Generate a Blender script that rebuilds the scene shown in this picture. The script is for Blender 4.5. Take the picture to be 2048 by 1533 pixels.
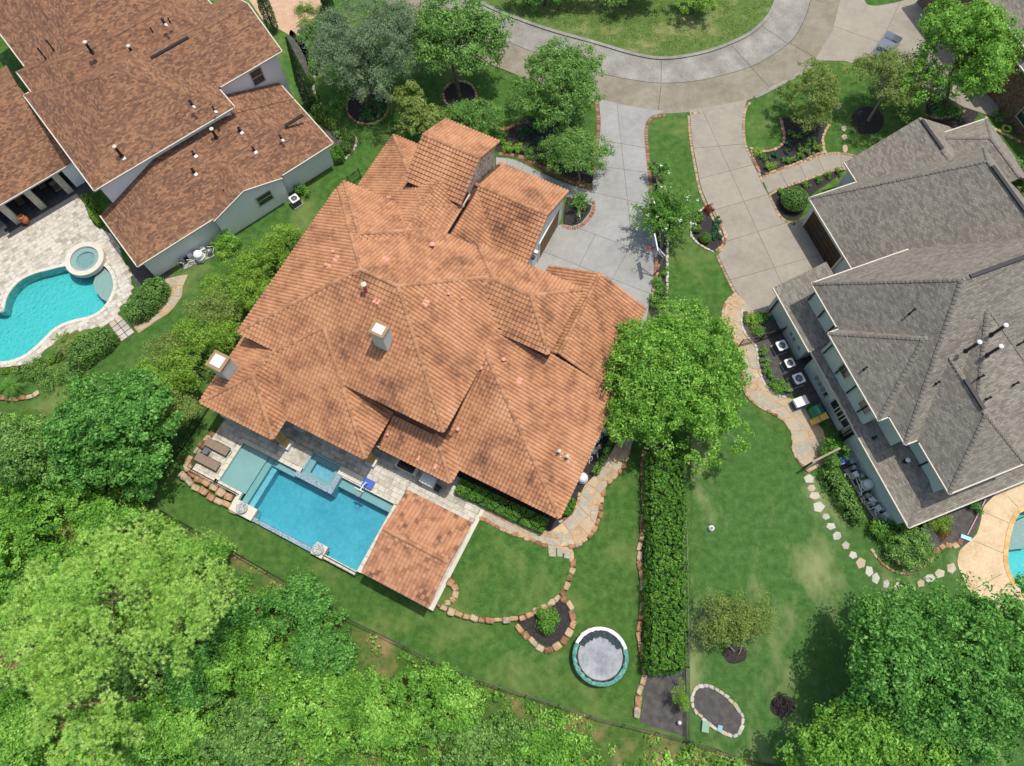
import bpy, bmesh, math, random
import numpy as np
from mathutils import Matrix, Vector

for _o in list(bpy.data.objects):
    bpy.data.objects.remove(_o, do_unlink=True)
SC = bpy.context.scene
COL = SC.collection
random.seed(7)
rng = np.random.default_rng(7)
R = math.radians

# ------------------------------------------------------------------ camera (drone, 58 m up, tilted 20 degrees from straight down)
FPX, NX, NY, CH = 1440.0, 1020.0, 1300.0, 58.0
_d = np.array([NX - 1024, NY - 766.5, FPX]); _d /= np.linalg.norm(_d)
_up = -_d
_x = np.array([1.0, 0, 0]); _x -= _x.dot(_up) * _up; _x /= np.linalg.norm(_x)
_y = np.cross(_up, _x)
RW = np.array([_x, _y, _up])
cam_d = bpy.data.cameras.new('camera')
cam_d.sensor_width = 36.0
cam_d.lens = 36.0 * FPX / 2048.0
cam_d.clip_start = 0.5
cam_d.clip_end = 2000.0
cam = bpy.data.objects.new('camera', cam_d)
COL.objects.link(cam)
_rt, _dn, _fw = RW @ np.array([1, 0, 0.]), RW @ np.array([0, 1., 0]), RW @ np.array([0, 0, 1.])
cam.matrix_world = Matrix(((_rt[0], -_dn[0], -_fw[0], 0), (_rt[1], -_dn[1], -_fw[1], 0), (_rt[2], -_dn[2], -_fw[2], CH), (0, 0, 0, 1)))
SC.camera = cam
SC.render.resolution_x, SC.render.resolution_y = 1024, 766

# ------------------------------------------------------------------ sky, sun, exposure
SUN_AZ, SUN_EL = 39.0, 74.0          # azimuth counter-clockwise from +x
world = bpy.data.worlds.new('World'); SC.world = world
world.use_nodes = True
_nt = world.node_tree
_bg = _nt.nodes['Background']
_sky = _nt.nodes.new('ShaderNodeTexSky')
_sky.sky_type = 'NISHITA'; _sky.sun_disc = False
_sky.sun_elevation = R(SUN_EL); _sky.sun_rotation = R(90.0 - SUN_AZ)
_sky.air_density = 1.0; _sky.dust_density = 2.5
_nt.links.new(_sky.outputs[0], _bg.inputs[0])
_bg.inputs[1].default_value = 0.15
sun_d = bpy.data.lights.new('sun', 'SUN')
sun_d.energy = 3.2; sun_d.angle = R(0.55); sun_d.color = (1.0, 0.96, 0.89)
sun = bpy.data.objects.new('sun', sun_d); COL.objects.link(sun)
sun.location = (30, 30, 80)
_sd = Vector((math.cos(R(SUN_AZ)) * math.cos(R(SUN_EL)), math.sin(R(SUN_AZ)) * math.cos(R(SUN_EL)), math.sin(R(SUN_EL))))
sun.rotation_euler = _sd.to_track_quat('Z', 'Y').to_euler()
SC.view_settings.view_transform = 'Standard'
SC.view_settings.look = 'None'
SC.view_settings.gamma = 1.0
SC.view_settings.exposure = 0.22
SC.view_settings.use_curve_mapping = False

# ------------------------------------------------------------------ measuring helpers
def G(px, py, z=0.0):
    """point of the place at height z that the survey photograph shows at (px, py)"""
    r = RW @ np.array([px - 1024, py - 766.5, FPX])
    return np.array([0, 0, CH]) + r * ((z - CH) / r[2])
def mpp(p):
    """metres per photograph pixel at a point"""
    return float((RW.T @ (np.asarray(p, float) - np.array([0, 0, CH])))[2]) / FPX
class Frame:
    def __init__(s, deg):
        s.a = R(deg); s.U = np.array([math.cos(s.a), math.sin(s.a)]); s.V = np.array([-s.U[1], s.U[0]])
    def w(s, u, v, z=0.0):
        q = s.U * u + s.V * v
        return np.array([q[0], q[1], z])
    def uv(s, px, py, z=0.0):
        q = G(px, py, z)[:2]
        return np.array([q @ s.U, q @ s.V])
F0, F1, F3 = Frame(-26.5), Frame(39.5), Frame(20.5)
def cr(pts, closed=True, n=5):
    """smooth curve through points"""
    P = [np.array(p, float) for p in pts]; N = len(P); out = []
    for i in range(N if closed else N - 1):
        p0, p1, p2, p3 = (P[(i - 1) % N], P[i], P[(i + 1) % N], P[(i + 2) % N]) if closed else (P[max(i - 1, 0)], P[i], P[i + 1], P[min(i + 2, N - 1)])
        for k in range(n):
            t = k / n
            out.append(0.5 * ((2 * p1) + (-p0 + p2) * t + (2 * p0 - 5 * p1 + 4 * p2 - p3) * t * t + (-p0 + 3 * p1 - 3 * p2 + p3) * t ** 3))
    if not closed: out.append(P[-1])
    return out
def gp(pts, z=0.0):
    return [G(p[0], p[1], z) for p in pts]
def gc(pts, z=0.0, closed=True, n=5):
    return gp(cr(pts, closed, n), z)
def inside(poly, x, y):
    c = False; n = len(poly); j = n - 1
    for i in range(n):
        if (poly[i][1] > y) != (poly[j][1] > y) and x < (poly[j][0] - poly[i][0]) * (y - poly[i][1]) / (poly[j][1] - poly[i][1]) + poly[i][0]:
            c = not c
        j = i
    return c
def resample(P, step, closed=False):
    P = [np.array(p, float) for p in P]
    if closed: P = P + [P[0]]
    L = [0.0]
    for a, b in zip(P, P[1:]): L.append(L[-1] + np.linalg.norm(b - a))
    n = max(1, int(round(L[-1] / step))); out = []; k = 0
    for i in range(n + (0 if closed else 1)):
        s = L[-1] * i / n
        while k < len(L) - 2 and L[k + 1] < s: k += 1
        t = (s - L[k]) / max(L[k + 1] - L[k], 1e-9)
        out.append(P[k] * (1 - t) + P[k + 1] * t)
    return out

# ------------------------------------------------------------------ object helpers
ORI = {}
def tag(o, label=None, cat=None, group=None, kind=None):
    if label: o['label'] = label
    if cat: o['category'] = cat
    if group: o['group'] = group
    if kind: o['kind'] = kind
    return o
def thing(name, label, cat, loc, group=None):
    o = bpy.data.objects.new(name, None); COL.objects.link(o)
    o.empty_display_size = 0.3
    o.location = [float(x) for x in loc]
    ORI[o.name] = np.array(loc, float)
    return tag(o, label, cat, group)
def place(name, me, origin, parent=None):
    o = bpy.data.objects.new(name, me); COL.objects.link(o)
    origin = np.array(origin, float)
    ORI[o.name] = origin
    if parent is not None:
        o.parent = parent; origin = origin - ORI[parent.name]
    o.location = [float(x) for x in origin]
    return o
def obj(name, V, Fc, mat, parent=None, smooth=False, origin=None, uvs=None, rnd=None, kind=None):
    V = np.asarray(V, float)
    if origin is None: origin = np.array([V[:, 0].mean(), V[:, 1].mean(), V[:, 2].min()])
    me = bpy.data.meshes.new(name)
    if isinstance(Fc, np.ndarray):
        nf, k = Fc.shape
        me.vertices.add(len(V)); me.vertices.foreach_set('co', (V - origin).astype(np.float32).ravel())
        me.loops.add(nf * k); me.loops.foreach_set('vertex_index', Fc.astype(np.int32).ravel())
        me.polygons.add(nf); me.polygons.foreach_set('loop_start', np.arange(0, nf * k, k, dtype=np.int32))
        me.update(calc_edges=True)
    else:
        me.from_pydata((V - origin).tolist(), [], Fc)
        me.update()
    if rnd is not None:
        a = me.attributes.new('rnd', 'FLOAT', 'FACE'); a.data.foreach_set('value', np.asarray(rnd, np.float32))
    if uvs is not None:
        l = me.uv_layers.new(name='UVMap'); l.data.foreach_set('uv', np.asarray(uvs, np.float32).ravel())
    for m in (mat if isinstance(mat, (list, tuple)) else [mat]): me.materials.append(m)
    me.polygons.foreach_set('use_smooth', np.full(len(me.polygons), bool(smooth)))
    o = place(name, me, origin, parent)
    if kind: o['kind'] = kind
    return o
class MB:
    """collects shapes for one mesh"""
    def __init__(s): s.V = []; s.F = []
    def add(s, V, F):
        b = len(s.V); s.V += [tuple(map(float, v)) for v in V]; s.F += [[i + b for i in f] for f in F]; return s
    def prism(s, poly, z0, z1, inset=0.0):
        """vertical prism over a plan polygon; the top may be drawn in a little"""
        n = len(poly); c = np.mean([p[:2] for p in poly], axis=0)
        ar = sum(poly[i][0] * poly[(i + 1) % n][1] - poly[(i + 1) % n][0] * poly[i][1] for i in range(n))
        if ar < 0: poly = poly[::-1]
        bot = [(p[0], p[1], z0) for p in poly]
        top = []
        for p in poly:
            d = c - np.array(p[:2]); L = np.linalg.norm(d) + 1e-9; d = d / L * min(inset, L * .5)
            top.append((p[0] + d[0], p[1] + d[1], z1))
        s.add(bot + top, [list(range(n, 2 * n)), list(range(n - 1, -1, -1))] + [[i, (i + 1) % n, n + (i + 1) % n, n + i] for i in range(n)])
        return s
    def box(s, c, ex, ey, z0, z1, hx, hy):
        c = np.array(c[:2]); ex = np.array(ex[:2]); ey = np.array(ey[:2])
        return s.prism([c - ex * hx - ey * hy, c + ex * hx - ey * hy, c + ex * hx + ey * hy, c - ex * hx + ey * hy], z0, z1)
    def fbox(s, fr, u0, u1, v0, v1, z0, z1):
        return s.prism([fr.w(u0, v0), fr.w(u1, v0), fr.w(u1, v1), fr.w(u0, v1)], z0, z1)
    def tube(s, path, r, n=8, cap=True):
        P = [np.array(p, float) for p in path]; rr = r if hasattr(r, '__len__') else [r] * len(P)
        rings = []; V = []; F = []
        for i, p in enumerate(P):
            d = P[min(i + 1, len(P) - 1)] - P[max(i - 1, 0)]; d /= np.linalg.norm(d) + 1e-9
            a = np.cross(d, [0, 0, 1.] if abs(d[2]) < .9 else [1., 0, 0]); a /= np.linalg.norm(a); b = np.cross(d, a)
            for k in range(n):
                t = 2 * math.pi * k / n
                V.append(p + rr[i] * (a * math.cos(t) + b * math.sin(t)))
        for i in range(len(P) - 1):
            for k in range(n):
                F.append([i * n + k, i * n + (k + 1) % n, (i + 1) * n + (k + 1) % n, (i + 1) * n + k])
        if cap:
            F.append(list(range(n - 1, -1, -1))); F.append([(len(P) - 1) * n + k for k in range(n)])
        return s.add(V, F)
    def lathe(s, c, prof, n=16, sq=1.0):
        """revolve (radius, z) profile about a vertical axis"""
        V = []; F = []
        for (r, z) in prof:
            for k in range(n):
                t = 2 * math.pi * k / n; V.append((c[0] + r * math.cos(t), c[1] + r * math.sin(t) * sq, z))
        for i in range(len(prof) - 1):
            for k in range(n):
                F.append([i * n + k, i * n + (k + 1) % n, (i + 1) * n + (k + 1) % n, (i + 1) * n + k])
        F.append(list(range(n - 1, -1, -1))); F.append([(len(prof) - 1) * n + k for k in range(n)])
        return s.add(V, F)
    def build(s, name, mat, parent=None, **k):
        return obj(name, s.V, s.F, mat, parent, **k)
def sheet(name, poly, z, mat, parent=None, kind='structure', label=None):
    P = [(p[0], p[1], z) for p in poly]
    n = len(P); ar = sum(P[i][0] * P[(i + 1) % n][1] - P[(i + 1) % n][0] * P[i][1] for i in range(n))
    if ar < 0: P = P[::-1]
    o = obj(name, P, [list(range(n))], mat, parent)
    if kind: o['kind'] = kind
    if label: o['label'] = label
    return o
def holed(name, outer, holes, z, mat, kind='structure'):
    """flat sheet with openings"""
    bm = bmesh.new(); es = []
    for loop in [outer] + holes:
        vs = [bm.verts.new((p[0], p[1], z)) for p in loop]
        es += [bm.edges.new((vs[i], vs[(i + 1) % len(vs)])) for i in range(len(vs))]
    bmesh.ops.triangle_fill(bm, use_beauty=True, use_dissolve=False, edges=es)
    bmesh.ops.recalc_face_normals(bm, faces=bm.faces)
    bm.verts.index_update()
    V = [tuple(v.co) for v in bm.verts]; F = [[v.index for v in f.verts] for f in bm.faces]
    fl = [f.normal.z < 0 for f in bm.faces]
    F = [f[::-1] if k else f for f, k in zip(F, fl)]
    bm.free()
    o = obj(name, V, F, mat, None, origin=np.array([0, 0, z])); o['kind'] = kind
    return o
def pieces(parent, name, tmpl, mats, mat_one, mat_many, maxn=300, many_name=None, many_parent=None, smooth=False):
    """alike pieces: the first maxn are objects that share one mesh, the rest are one joined part"""
    V, Fc = tmpl
    V = np.asarray(V, float)
    me = None
    for k, T in enumerate(mats[:maxn]):
        if me is None:
            me = bpy.data.meshes.new(name); me.from_pydata(V.tolist(), [], Fc); me.update(); me.materials.append(mat_one); me.polygons.foreach_set('use_smooth', np.full(len(me.polygons), smooth))
        o = bpy.data.objects.new(name, me); COL.objects.link(o); o.parent = parent
        T = np.array(T); T2 = T.copy(); T2[:3, 3] -= ORI[parent.name]
        o.matrix_local = Matrix(T2.tolist())
    rest = mats[maxn:]
    if len(rest):
        A = np.array(rest); n = len(A)
        VV = np.einsum('nij,kj->nki', A[:, :3, :3], V) + A[:, None, :3, 3]
        allF = []
        sizes = sorted(set(len(f) for f in Fc))
        tri = []
        for f in Fc:
            for i in range(1, len(f) - 1): tri.append([f[0], f[i], f[i + 1]])
        tri = np.array(tri)
        FF = (tri[None] + (np.arange(n) * len(V))[:, None, None]).reshape(-1, 3)
        rn = np.repeat(rng.random(n), len(tri))
        o = obj(many_name or name, VV.reshape(-1, 3), FF, mat_many, many_parent or parent, rnd=rn, smooth=smooth)
        o['kind'] = 'stuff'
def mtx(o, x, y, z):
    T = np.eye(4); T[:3, 0] = x; T[:3, 1] = y; T[:3, 2] = z; T[:3, 3] = o; return T

# ------------------------------------------------------------------ materials
def lin(c):
    c = [x / 255.0 for x in c]
    return tuple((x / 12.92 if x <= 0.04045 else ((x + 0.055) / 1.055) ** 2.4) for x in c) + (1.0,)
def ramp(nt, cols, fac):
    r = nt.nodes.new('ShaderNodeValToRGB'); e = r.color_ramp.elements
    while len(e) < len(cols): e.new(0.5)
    for i, c in enumerate(cols):
        e[i].position = i / max(1, len(cols) - 1); e[i].color = lin(c)
    nt.links.new(fac, r.inputs[0]); return r.outputs[0]
def math_n(nt, op, a, b):
    m = nt.nodes.new('ShaderNodeMath'); m.operation = op
    for i, x in enumerate((a, b)):
        if isinstance(x, (int, float)): m.inputs[i].default_value = x
        else: nt.links.new(x, m.inputs[i])
    return m.outputs[0]
def noise_n(nt, vec, scale, detail=4, rough=0.6, kind='noise'):
    if kind == 'voronoi':
        t = nt.nodes.new('ShaderNodeTexVoronoi'); t.inputs['Scale'].default_value = scale
        nt.links.new(vec, t.inputs['Vector']); 
        s = nt.nodes.new('ShaderNodeSeparateColor'); nt.links.new(t.outputs['Color'], s.inputs[0]); return s.outputs[0]
    t = nt.nodes.new('ShaderNodeTexNoise'); t.inputs['Scale'].default_value = scale
    t.inputs['Detail'].default_value = detail; t.inputs['Roughness'].default_value = rough
    nt.links.new(vec, t.inputs['Vector']); return t.outputs[0]
def M(name, cols, srcs=(('noise', 1.0, 1.0),), rough=0.85, bump=0.0, bscale=20.0, spec=0.25, metal=0.0, gain=1.0, coat=0.0, trans=0.0, sx=None, bdist=0.02):
    """procedural material: a sum of sources (world noise, per-object random, per-face random) drives a colour ramp"""
    m = bpy.data.materials.new(name); m.use_nodes = True; nt = m.node_tree
    b = nt.nodes['Principled BSDF']
    geo = nt.nodes.new('ShaderNodeNewGeometry'); vec = geo.outputs['Position']
    if sx:
        mp = nt.nodes.new('ShaderNodeMapping'); mp.inputs['Scale'].default_value = sx[:3]
        if len(sx) > 3: mp.inputs['Rotation'].default_value = (0, 0, sx[3])
        nt.links.new(vec, mp.inputs[0]); vec = mp.outputs[0]
    tot = None; ws = 0
    for s in srcs:
        if s[0] in ('noise', 'voronoi'):
            f = noise_n(nt, vec, s[1], kind=s[0]); w = s[2]
            if s[0] == 'noise': f = math_n(nt, 'ADD', math_n(nt, 'MULTIPLY', math_n(nt, 'SUBTRACT', f, 0.5), 2.2), 0.5)
        elif s[0] == 'rand':
            q = nt.nodes.new('ShaderNodeObjectInfo'); f = q.outputs['Random']; w = s[1]
        else:
            q = nt.nodes.new('ShaderNodeAttribute'); q.attribute_name = 'rnd'; f = q.outputs['Fac']; w = s[1]
        f = math_n(nt, 'MULTIPLY', f, w); ws += w
        tot = f if tot is None else math_n(nt, 'ADD', tot, f)
    if len(cols) > 1 and tot is not None:
        f = math_n(nt, 'MULTIPLY', tot, gain / ws)
        if len(srcs) > 1: f = math_n(nt, 'ADD', math_n(nt, 'MULTIPLY', math_n(nt, 'SUBTRACT', f, 0.5), 1.6), 0.5)
        c = ramp(nt, cols, f)
        nt.links.new(c, b.inputs['Base Color'])
    else: b.inputs['Base Color'].default_value = lin(cols[0])
    b.inputs['Roughness'].default_value = rough; b.inputs['Metallic'].default_value = metal
    b.inputs['Specular IOR Level'].default_value = spec
    if coat: b.inputs['Coat Weight'].default_value = coat
    if bump:
        h = noise_n(nt, geo.outputs['Position'], bscale, 5, 0.65)
        bp = nt.nodes.new('ShaderNodeBump'); bp.inputs['Strength'].default_value = bump; bp.inputs['Distance'].default_value = bdist
        nt.links.new(h, bp.inputs['Height']); nt.links.new(bp.outputs[0], b.inputs['Normal'])
    return m
def leafmat(name, cols, transl=0.38, clump=1.2, cw=0.8, rough=0.6):
    """foliage: per-leaf random and clump-sized noise, light passes through the leaves"""
    m = bpy.data.materials.new(name); m.use_nodes = True; nt = m.node_tree
    b = nt.nodes['Principled BSDF']; out = nt.nodes['Material Output']
    geo = nt.nodes.new('ShaderNodeNewGeometry')
    n = noise_n(nt, geo.outputs['Position'], clump, 3)
    n = math_n(nt, 'ADD', math_n(nt, 'MULTIPLY', math_n(nt, 'SUBTRACT', n, 0.5), 2.2), 0.5)
    q = nt.nodes.new('ShaderNodeAttribute'); q.attribute_name = 'rnd'
    f = math_n(nt, 'MULTIPLY', math_n(nt, 'ADD', math_n(nt, 'MULTIPLY', n, cw), math_n(nt, 'MULTIPLY', q.outputs['Fac'], 1.15)), 1.0 / (1.0 + cw))
    c = ramp(nt, cols, f)  # pale ramp end paints in leaf highlights, dark end the shade between clumps
    nt.links.new(c, b.inputs['Base Color']); b.inputs['Roughness'].default_value = rough
    b.inputs['Specular IOR Level'].default_value = 0.3
    t = nt.nodes.new('ShaderNodeBsdfTranslucent'); 
    hs = nt.nodes.new('ShaderNodeHueSaturation'); hs.inputs['Value'].default_value = 1.25; hs.inputs['Hue'].default_value = 0.485
    nt.links.new(c, hs.inputs['Color']); nt.links.new(hs.outputs[0], t.inputs[0])
    mx = nt.nodes.new('ShaderNodeMixShader'); mx.inputs[0].default_value = transl
    nt.links.new(b.outputs[0], mx.inputs[1]); nt.links.new(t.outputs[0], mx.inputs[2]); nt.links.new(mx.outputs[0], out.inputs[0])
    return m
def shingle(name, cols, w, h, rough=0.95):
    """laminated shingles laid in courses along the slope (uv in metres)"""
    m = bpy.data.materials.new(name); m.use_nodes = True; nt = m.node_tree
    b = nt.nodes['Principled BSDF']
    uv = nt.nodes.new('ShaderNodeUVMap'); uv.uv_map = 'UVMap'
    geo = nt.nodes.new('ShaderNodeNewGeometry')
    def bricks(w_, h_, off):
        k = nt.nodes.new('ShaderNodeTexBrick'); k.inputs['Scale'].default_value = 1.0
        k.inputs['Brick Width'].default_value = w_; k.inputs['Row Height'].default_value = h_
        k.inputs['Mortar Size'].default_value = 0.012; k.inputs['Mortar Smooth'].default_value = 0.3; k.offset = off; k.squash = 1.0
        k.inputs['Color1'].default_value = (0, 0, 0, 1); k.inputs['Color2'].default_value = (1, 1, 1, 1); k.inputs['Mortar'].default_value = (0.25, .25, .25, 1)
        nt.links.new(uv.outputs[0], k.inputs['Vector']); return k
    k1, k2 = bricks(w, h, 0.37), bricks(w * 2.3, h * 2, 0.43)
    big = noise_n(nt, geo.outputs['Position'], 0.35, 3)
    fine = noise_n(nt, geo.outputs['Position'], 14.0, 3)
    def bw(o):
        s = nt.nodes.new('ShaderNodeRGBToBW'); nt.links.new(o, s.inputs[0]); return s.outputs[0]
    f = math_n(nt, 'ADD', math_n(nt, 'MULTIPLY', bw(k1.outputs['Color']), 0.42), math_n(nt, 'MULTIPLY', bw(k2.outputs['Color']), 0.16))
    f = math_n(nt, 'ADD', f, math_n(nt, 'MULTIPLY', big, 0.22)); f = math_n(nt, 'ADD', f, math_n(nt, 'MULTIPLY', fine, 0.24))
    nt.links.new(ramp(nt, cols, f), b.inputs['Base Color'])
    b.inputs['Roughness'].default_value = rough; b.inputs['Specular IOR Level'].default_value = 0.15
    bp = nt.nodes.new('ShaderNodeBump'); bp.inputs['Strength'].default_value = 0.9; bp.inputs['Distance'].default_value = 0.02
    nt.links.new(math_n(nt, 'ADD', k1.outputs['Fac'], math_n(nt, 'MULTIPLY', fine, -0.4)), bp.inputs['Height']); bp.invert = True
    nt.links.new(bp.outputs[0], b.inputs['Normal'])
    return m
def lawnmat(name, cols, patch, pw=0.35, pscale=0.12, streak=None):
    """mown grass: blade-scale noise, mowing-scale noise and worn patches"""
    m = bpy.data.materials.new(name); m.use_nodes = True; nt = m.node_tree
    b = nt.nodes['Principled BSDF']
    geo = nt.nodes.new('ShaderNodeNewGeometry'); P = geo.outputs['Position']
    f = math_n(nt, 'ADD', math_n(nt, 'MULTIPLY', noise_n(nt, P, 17.0, 4, .8), 0.58), math_n(nt, 'MULTIPLY', noise_n(nt, P, 1.6, 5, .65), 0.42))
    f = math_n(nt, 'ADD', math_n(nt, 'MULTIPLY', math_n(nt, 'SUBTRACT', f, 0.5), 3.6), 0.5)
    c = ramp(nt, cols, f)
    vec = P
    if streak:
        mp = nt.nodes.new('ShaderNodeMapping'); mp.inputs['Scale'].default_value = streak[:3]; mp.inputs['Rotation'].default_value = (0, 0, streak[3])
        nt.links.new(P, mp.inputs[0]); vec = mp.outputs[0]
    g = noise_n(nt, vec, pscale, 5, .62)
    g = math_n(nt, 'MULTIPLY', math_n(nt, 'SUBTRACT', g, 0.5), 6.0)
    cl = nt.nodes.new('ShaderNodeClamp'); nt.links.new(g, cl.inputs[0])
    mx = nt.nodes.new('ShaderNodeMix'); mx.data_type = 'RGBA'
    nt.links.new(math_n(nt, 'MULTIPLY', cl.outputs[0], pw), mx.inputs[0]); nt.links.new(c, mx.inputs[6]); mx.inputs[7].default_value = lin(patch)
    nt.links.new(mx.outputs[2], b.inputs['Base Color'])
    b.inputs['Roughness'].default_value = 0.9; b.inputs['Specular IOR Level'].default_value = 0.1
    bp = nt.nodes.new('ShaderNodeBump'); bp.inputs['Strength'].default_value = 0.8; bp.inputs['Distance'].default_value = 0.05
    nt.links.new(noise_n(nt, P, 26.0, 4, .7), bp.inputs['Height']); nt.links.new(bp.outputs[0], b.inputs['Normal'])
    return m
def watermat(name, tint, dens, wave=2.2, strength=0.25, refl=1.0):
    """clear tinted water: a rippled, reflecting skin that lets light through, with absorption below it"""
    m = bpy.data.materials.new(name); m.use_nodes = True; nt = m.node_tree; nt.nodes.remove(nt.nodes['Principled BSDF'])
    out = nt.nodes['Material Output']
    tr = nt.nodes.new('ShaderNodeBsdfTransparent'); tr.inputs[0].default_value = (0.97, 0.99, 1, 1)
    gl = nt.nodes.new('ShaderNodeBsdfGlossy'); gl.inputs['Roughness'].default_value = 0.06
    fr = nt.nodes.new('ShaderNodeFresnel'); fr.inputs[0].default_value = 1.33
    geo = nt.nodes.new('ShaderNodeNewGeometry')
    bp = nt.nodes.new('ShaderNodeBump'); bp.inputs['Strength'].default_value = strength; bp.inputs['Distance'].default_value = 0.1
    nt.links.new(noise_n(nt, geo.outputs['Position'], wave, 4, .6), bp.inputs['Height'])
    nt.links.new(bp.outputs[0], gl.inputs['Normal']); nt.links.new(bp.outputs[0], fr.inputs['Normal'])
    mx = nt.nodes.new('ShaderNodeMixShader'); nt.links.new(math_n(nt, 'MULTIPLY', fr.outputs[0], refl), mx.inputs[0]); nt.links.new(tr.outputs[0], mx.inputs[1]); nt.links.new(gl.outputs[0], mx.inputs[2])
    nt.links.new(mx.outputs[0], out.inputs['Surface'])
    va = nt.nodes.new('ShaderNodeVolumeAbsorption'); va.inputs['Color'].default_value = tint + (1,); va.inputs['Density'].default_value = dens
    nt.links.new(va.outputs[0], out.inputs['Volume'])
    return m
TILE_COLS = [(108, 78, 60), (148, 104, 76), (172, 124, 90), (184, 136, 100), (192, 146, 114)]
m_tile = M('clay_tile', TILE_COLS, (('attr', 0.35), ('noise', 0.9, 0.9), ('noise', 0.22, 1.0), ('noise', 5.0, .4)), rough=0.8, bump=0.15, bscale=30)
m_tile1 = M('clay_tile_single', TILE_COLS, (('rand', 0.35), ('noise', 0.9, 0.9), ('noise', 0.22, 1.0), ('noise', 5.0, .4)), rough=0.8, bump=0.15, bscale=30)
m_cap = M('clay_ridge_cap', [(140, 100, 72), (164, 118, 86), (180, 134, 102)], (('attr', 1.0), ('noise', 1.5, 1.0)), rough=0.8)
m_cap1 = M('clay_ridge_cap_single', [(140, 100, 72), (164, 118, 86), (180, 134, 102)], (('rand', 1.0), ('noise', 1.5, 1.0)), rough=0.8)
m_deck = M('roof_underlay', [(84, 58, 46), (110, 76, 60)], rough=0.9)
m_pink = M('fresh_pink_tile', [(214, 142, 124), (226, 158, 140)], (('noise', 3.0, 1.0),), rough=0.8)
m_stucco = M('grey_white_stucco', [(200, 201, 196), (218, 218, 212)], (('noise', 0.8, 1.0),), bump=0.1, bscale=40)
m_stucco3 = M('pale_sage_stucco', [(186, 192, 183), (206, 211, 202)], (('noise', 0.7, 1.0),), bump=0.1, bscale=40)
m_stucco1 = M('cool_white_stucco', [(236, 234, 226), (244, 242, 236)], (('noise', 0.7, 1.0),), bump=0.1, bscale=40)
m_white = M('white_paint', [(206, 206, 200), (218, 218, 212)], (('noise', 2.0, 1.0),), rough=0.5)
m_cream = M('cream_trim', [(186, 180, 164), (200, 194, 178)], (('noise', 2.0, 1.0),), rough=0.6)
m_dark = M('dark_bronze_metal', [(26, 24, 23), (38, 35, 33)], (('noise', 4.0, 1.0),), rough=0.45, spec=0.4)
m_black = M('black_metal', [(14, 14, 15), (22, 22, 23)], (('noise', 4.0, 1.0),), rough=0.4, spec=0.5)
m_grey = M('grey_sheet_metal', [(140, 146, 150), (162, 168, 171)], (('noise', 3.0, 1.0),), rough=0.45, metal=0.4)
m_gable = M('gable_stone', [(140, 132, 118), (186, 178, 162), (214, 206, 190)], (('voronoi', 5.5, 1.0), ('noise', 3.0, .6)), bump=0.8, bscale=9, bdist=.04)
m_wood = M('garage_wood', [(96, 70, 44), (130, 98, 62)], (('noise', 2.0, 1.0),), rough=0.6, sx=(1, 1, 9))
m_woodd = M('dark_door_wood', [(56, 44, 34), (76, 60, 46)], (('noise', 2.0, 1.0),), rough=0.6, sx=(1, 1, 9))
m_glass = M('dark_window_glass', [(34, 44, 48), (52, 64, 68)], (('noise', 0.8, 1.0),), rough=0.06, spec=0.8)
m_shg = shingle('grey_shingles', [(91, 85, 77), (119, 112, 102), (143, 136, 123), (164, 158, 143)], 0.34, 0.145)
m_shb = shingle('brown_blend_shingles', [(66, 52, 46), (96, 72, 60), (128, 94, 72), (160, 120, 90), (110, 80, 64)], 0.30, 0.145)
m_conc = M('pale_driveway_concrete', [(128, 128, 123), (144, 143, 138), (157, 156, 150)], (('noise', 0.35, 1.0), ('noise', 1.7, .8), ('noise', 9.0, 0.5), ('rand', 0.4)), bump=0.08, bscale=40)
m_conc3 = M('warm_driveway_concrete', [(130, 123, 110), (144, 137, 123), (155, 148, 133)], (('noise', 0.35, 1.0), ('noise', 1.7, .8), ('noise', 9.0, 0.5), ('rand', 0.4)), bump=0.08, bscale=40)
m_road = M('tan_street_concrete', [(111, 104, 89), (130, 122, 105), (144, 137, 121)], (('noise', 0.25, 1.0), ('noise', 1.2, .9), ('noise', 7.0, 0.6)), bump=0.08, bscale=30)
m_road2 = M('grey_street_concrete', [(115, 112, 103), (135, 131, 122), (155, 151, 142)], (('noise', 0.5, 1.0), ('noise', 6.0, 0.6)), bump=0.1, bscale=30)
m_joint = M('dark_joint', [(70, 66, 58), (86, 82, 72)], (('noise', 2.0, 1.0),))
m_brick = M('red_brick_paver', [(104, 74, 60), (136, 98, 80), (158, 122, 102)], (('attr', 1.0), ('noise', 2.5, 0.7)), bump=0.2, bscale=30)
m_brick1 = M('red_brick_paver_single', [(104, 74, 60), (136, 98, 80), (158, 122, 102)], (('rand', 1.0), ('noise', 2.5, 0.7)), bump=0.2, bscale=30)
m_tanp = M('tan_brown_paver', [(120, 98, 78), (156, 132, 106), (180, 156, 128)], (('attr', 1.0), ('noise', 2.5, 0.7)), bump=0.2, bscale=30)
m_tanp1 = M('tan_brown_paver_single', [(120, 98, 78), (156, 132, 106), (180, 156, 128)], (('rand', 1.0), ('noise', 2.5, 0.7)), bump=0.2, bscale=30)
m_trav = M('travertine', [(150, 142, 126), (178, 171, 156), (196, 190, 176), (170, 162, 145)], (('attr', 1.0), ('noise', 1.6, 1.0)), bump=0.1, bscale=30, rough=0.7)
m_trav1 = M('travertine_single', [(150, 142, 126), (178, 171, 156), (196, 190, 176), (170, 162, 145)], (('rand', 1.0), ('noise', 1.6, 1.0)), bump=0.1, bscale=30, rough=0.7)
m_cop = M('pale_travertine_coping', [(188, 181, 164), (204, 198, 182)], (('noise', 2.0, 1.0),), rough=0.7)
STONE = [(104, 76, 54), (142, 104, 74), (168, 132, 98), (180, 160, 130), (136, 124, 106)]
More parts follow.
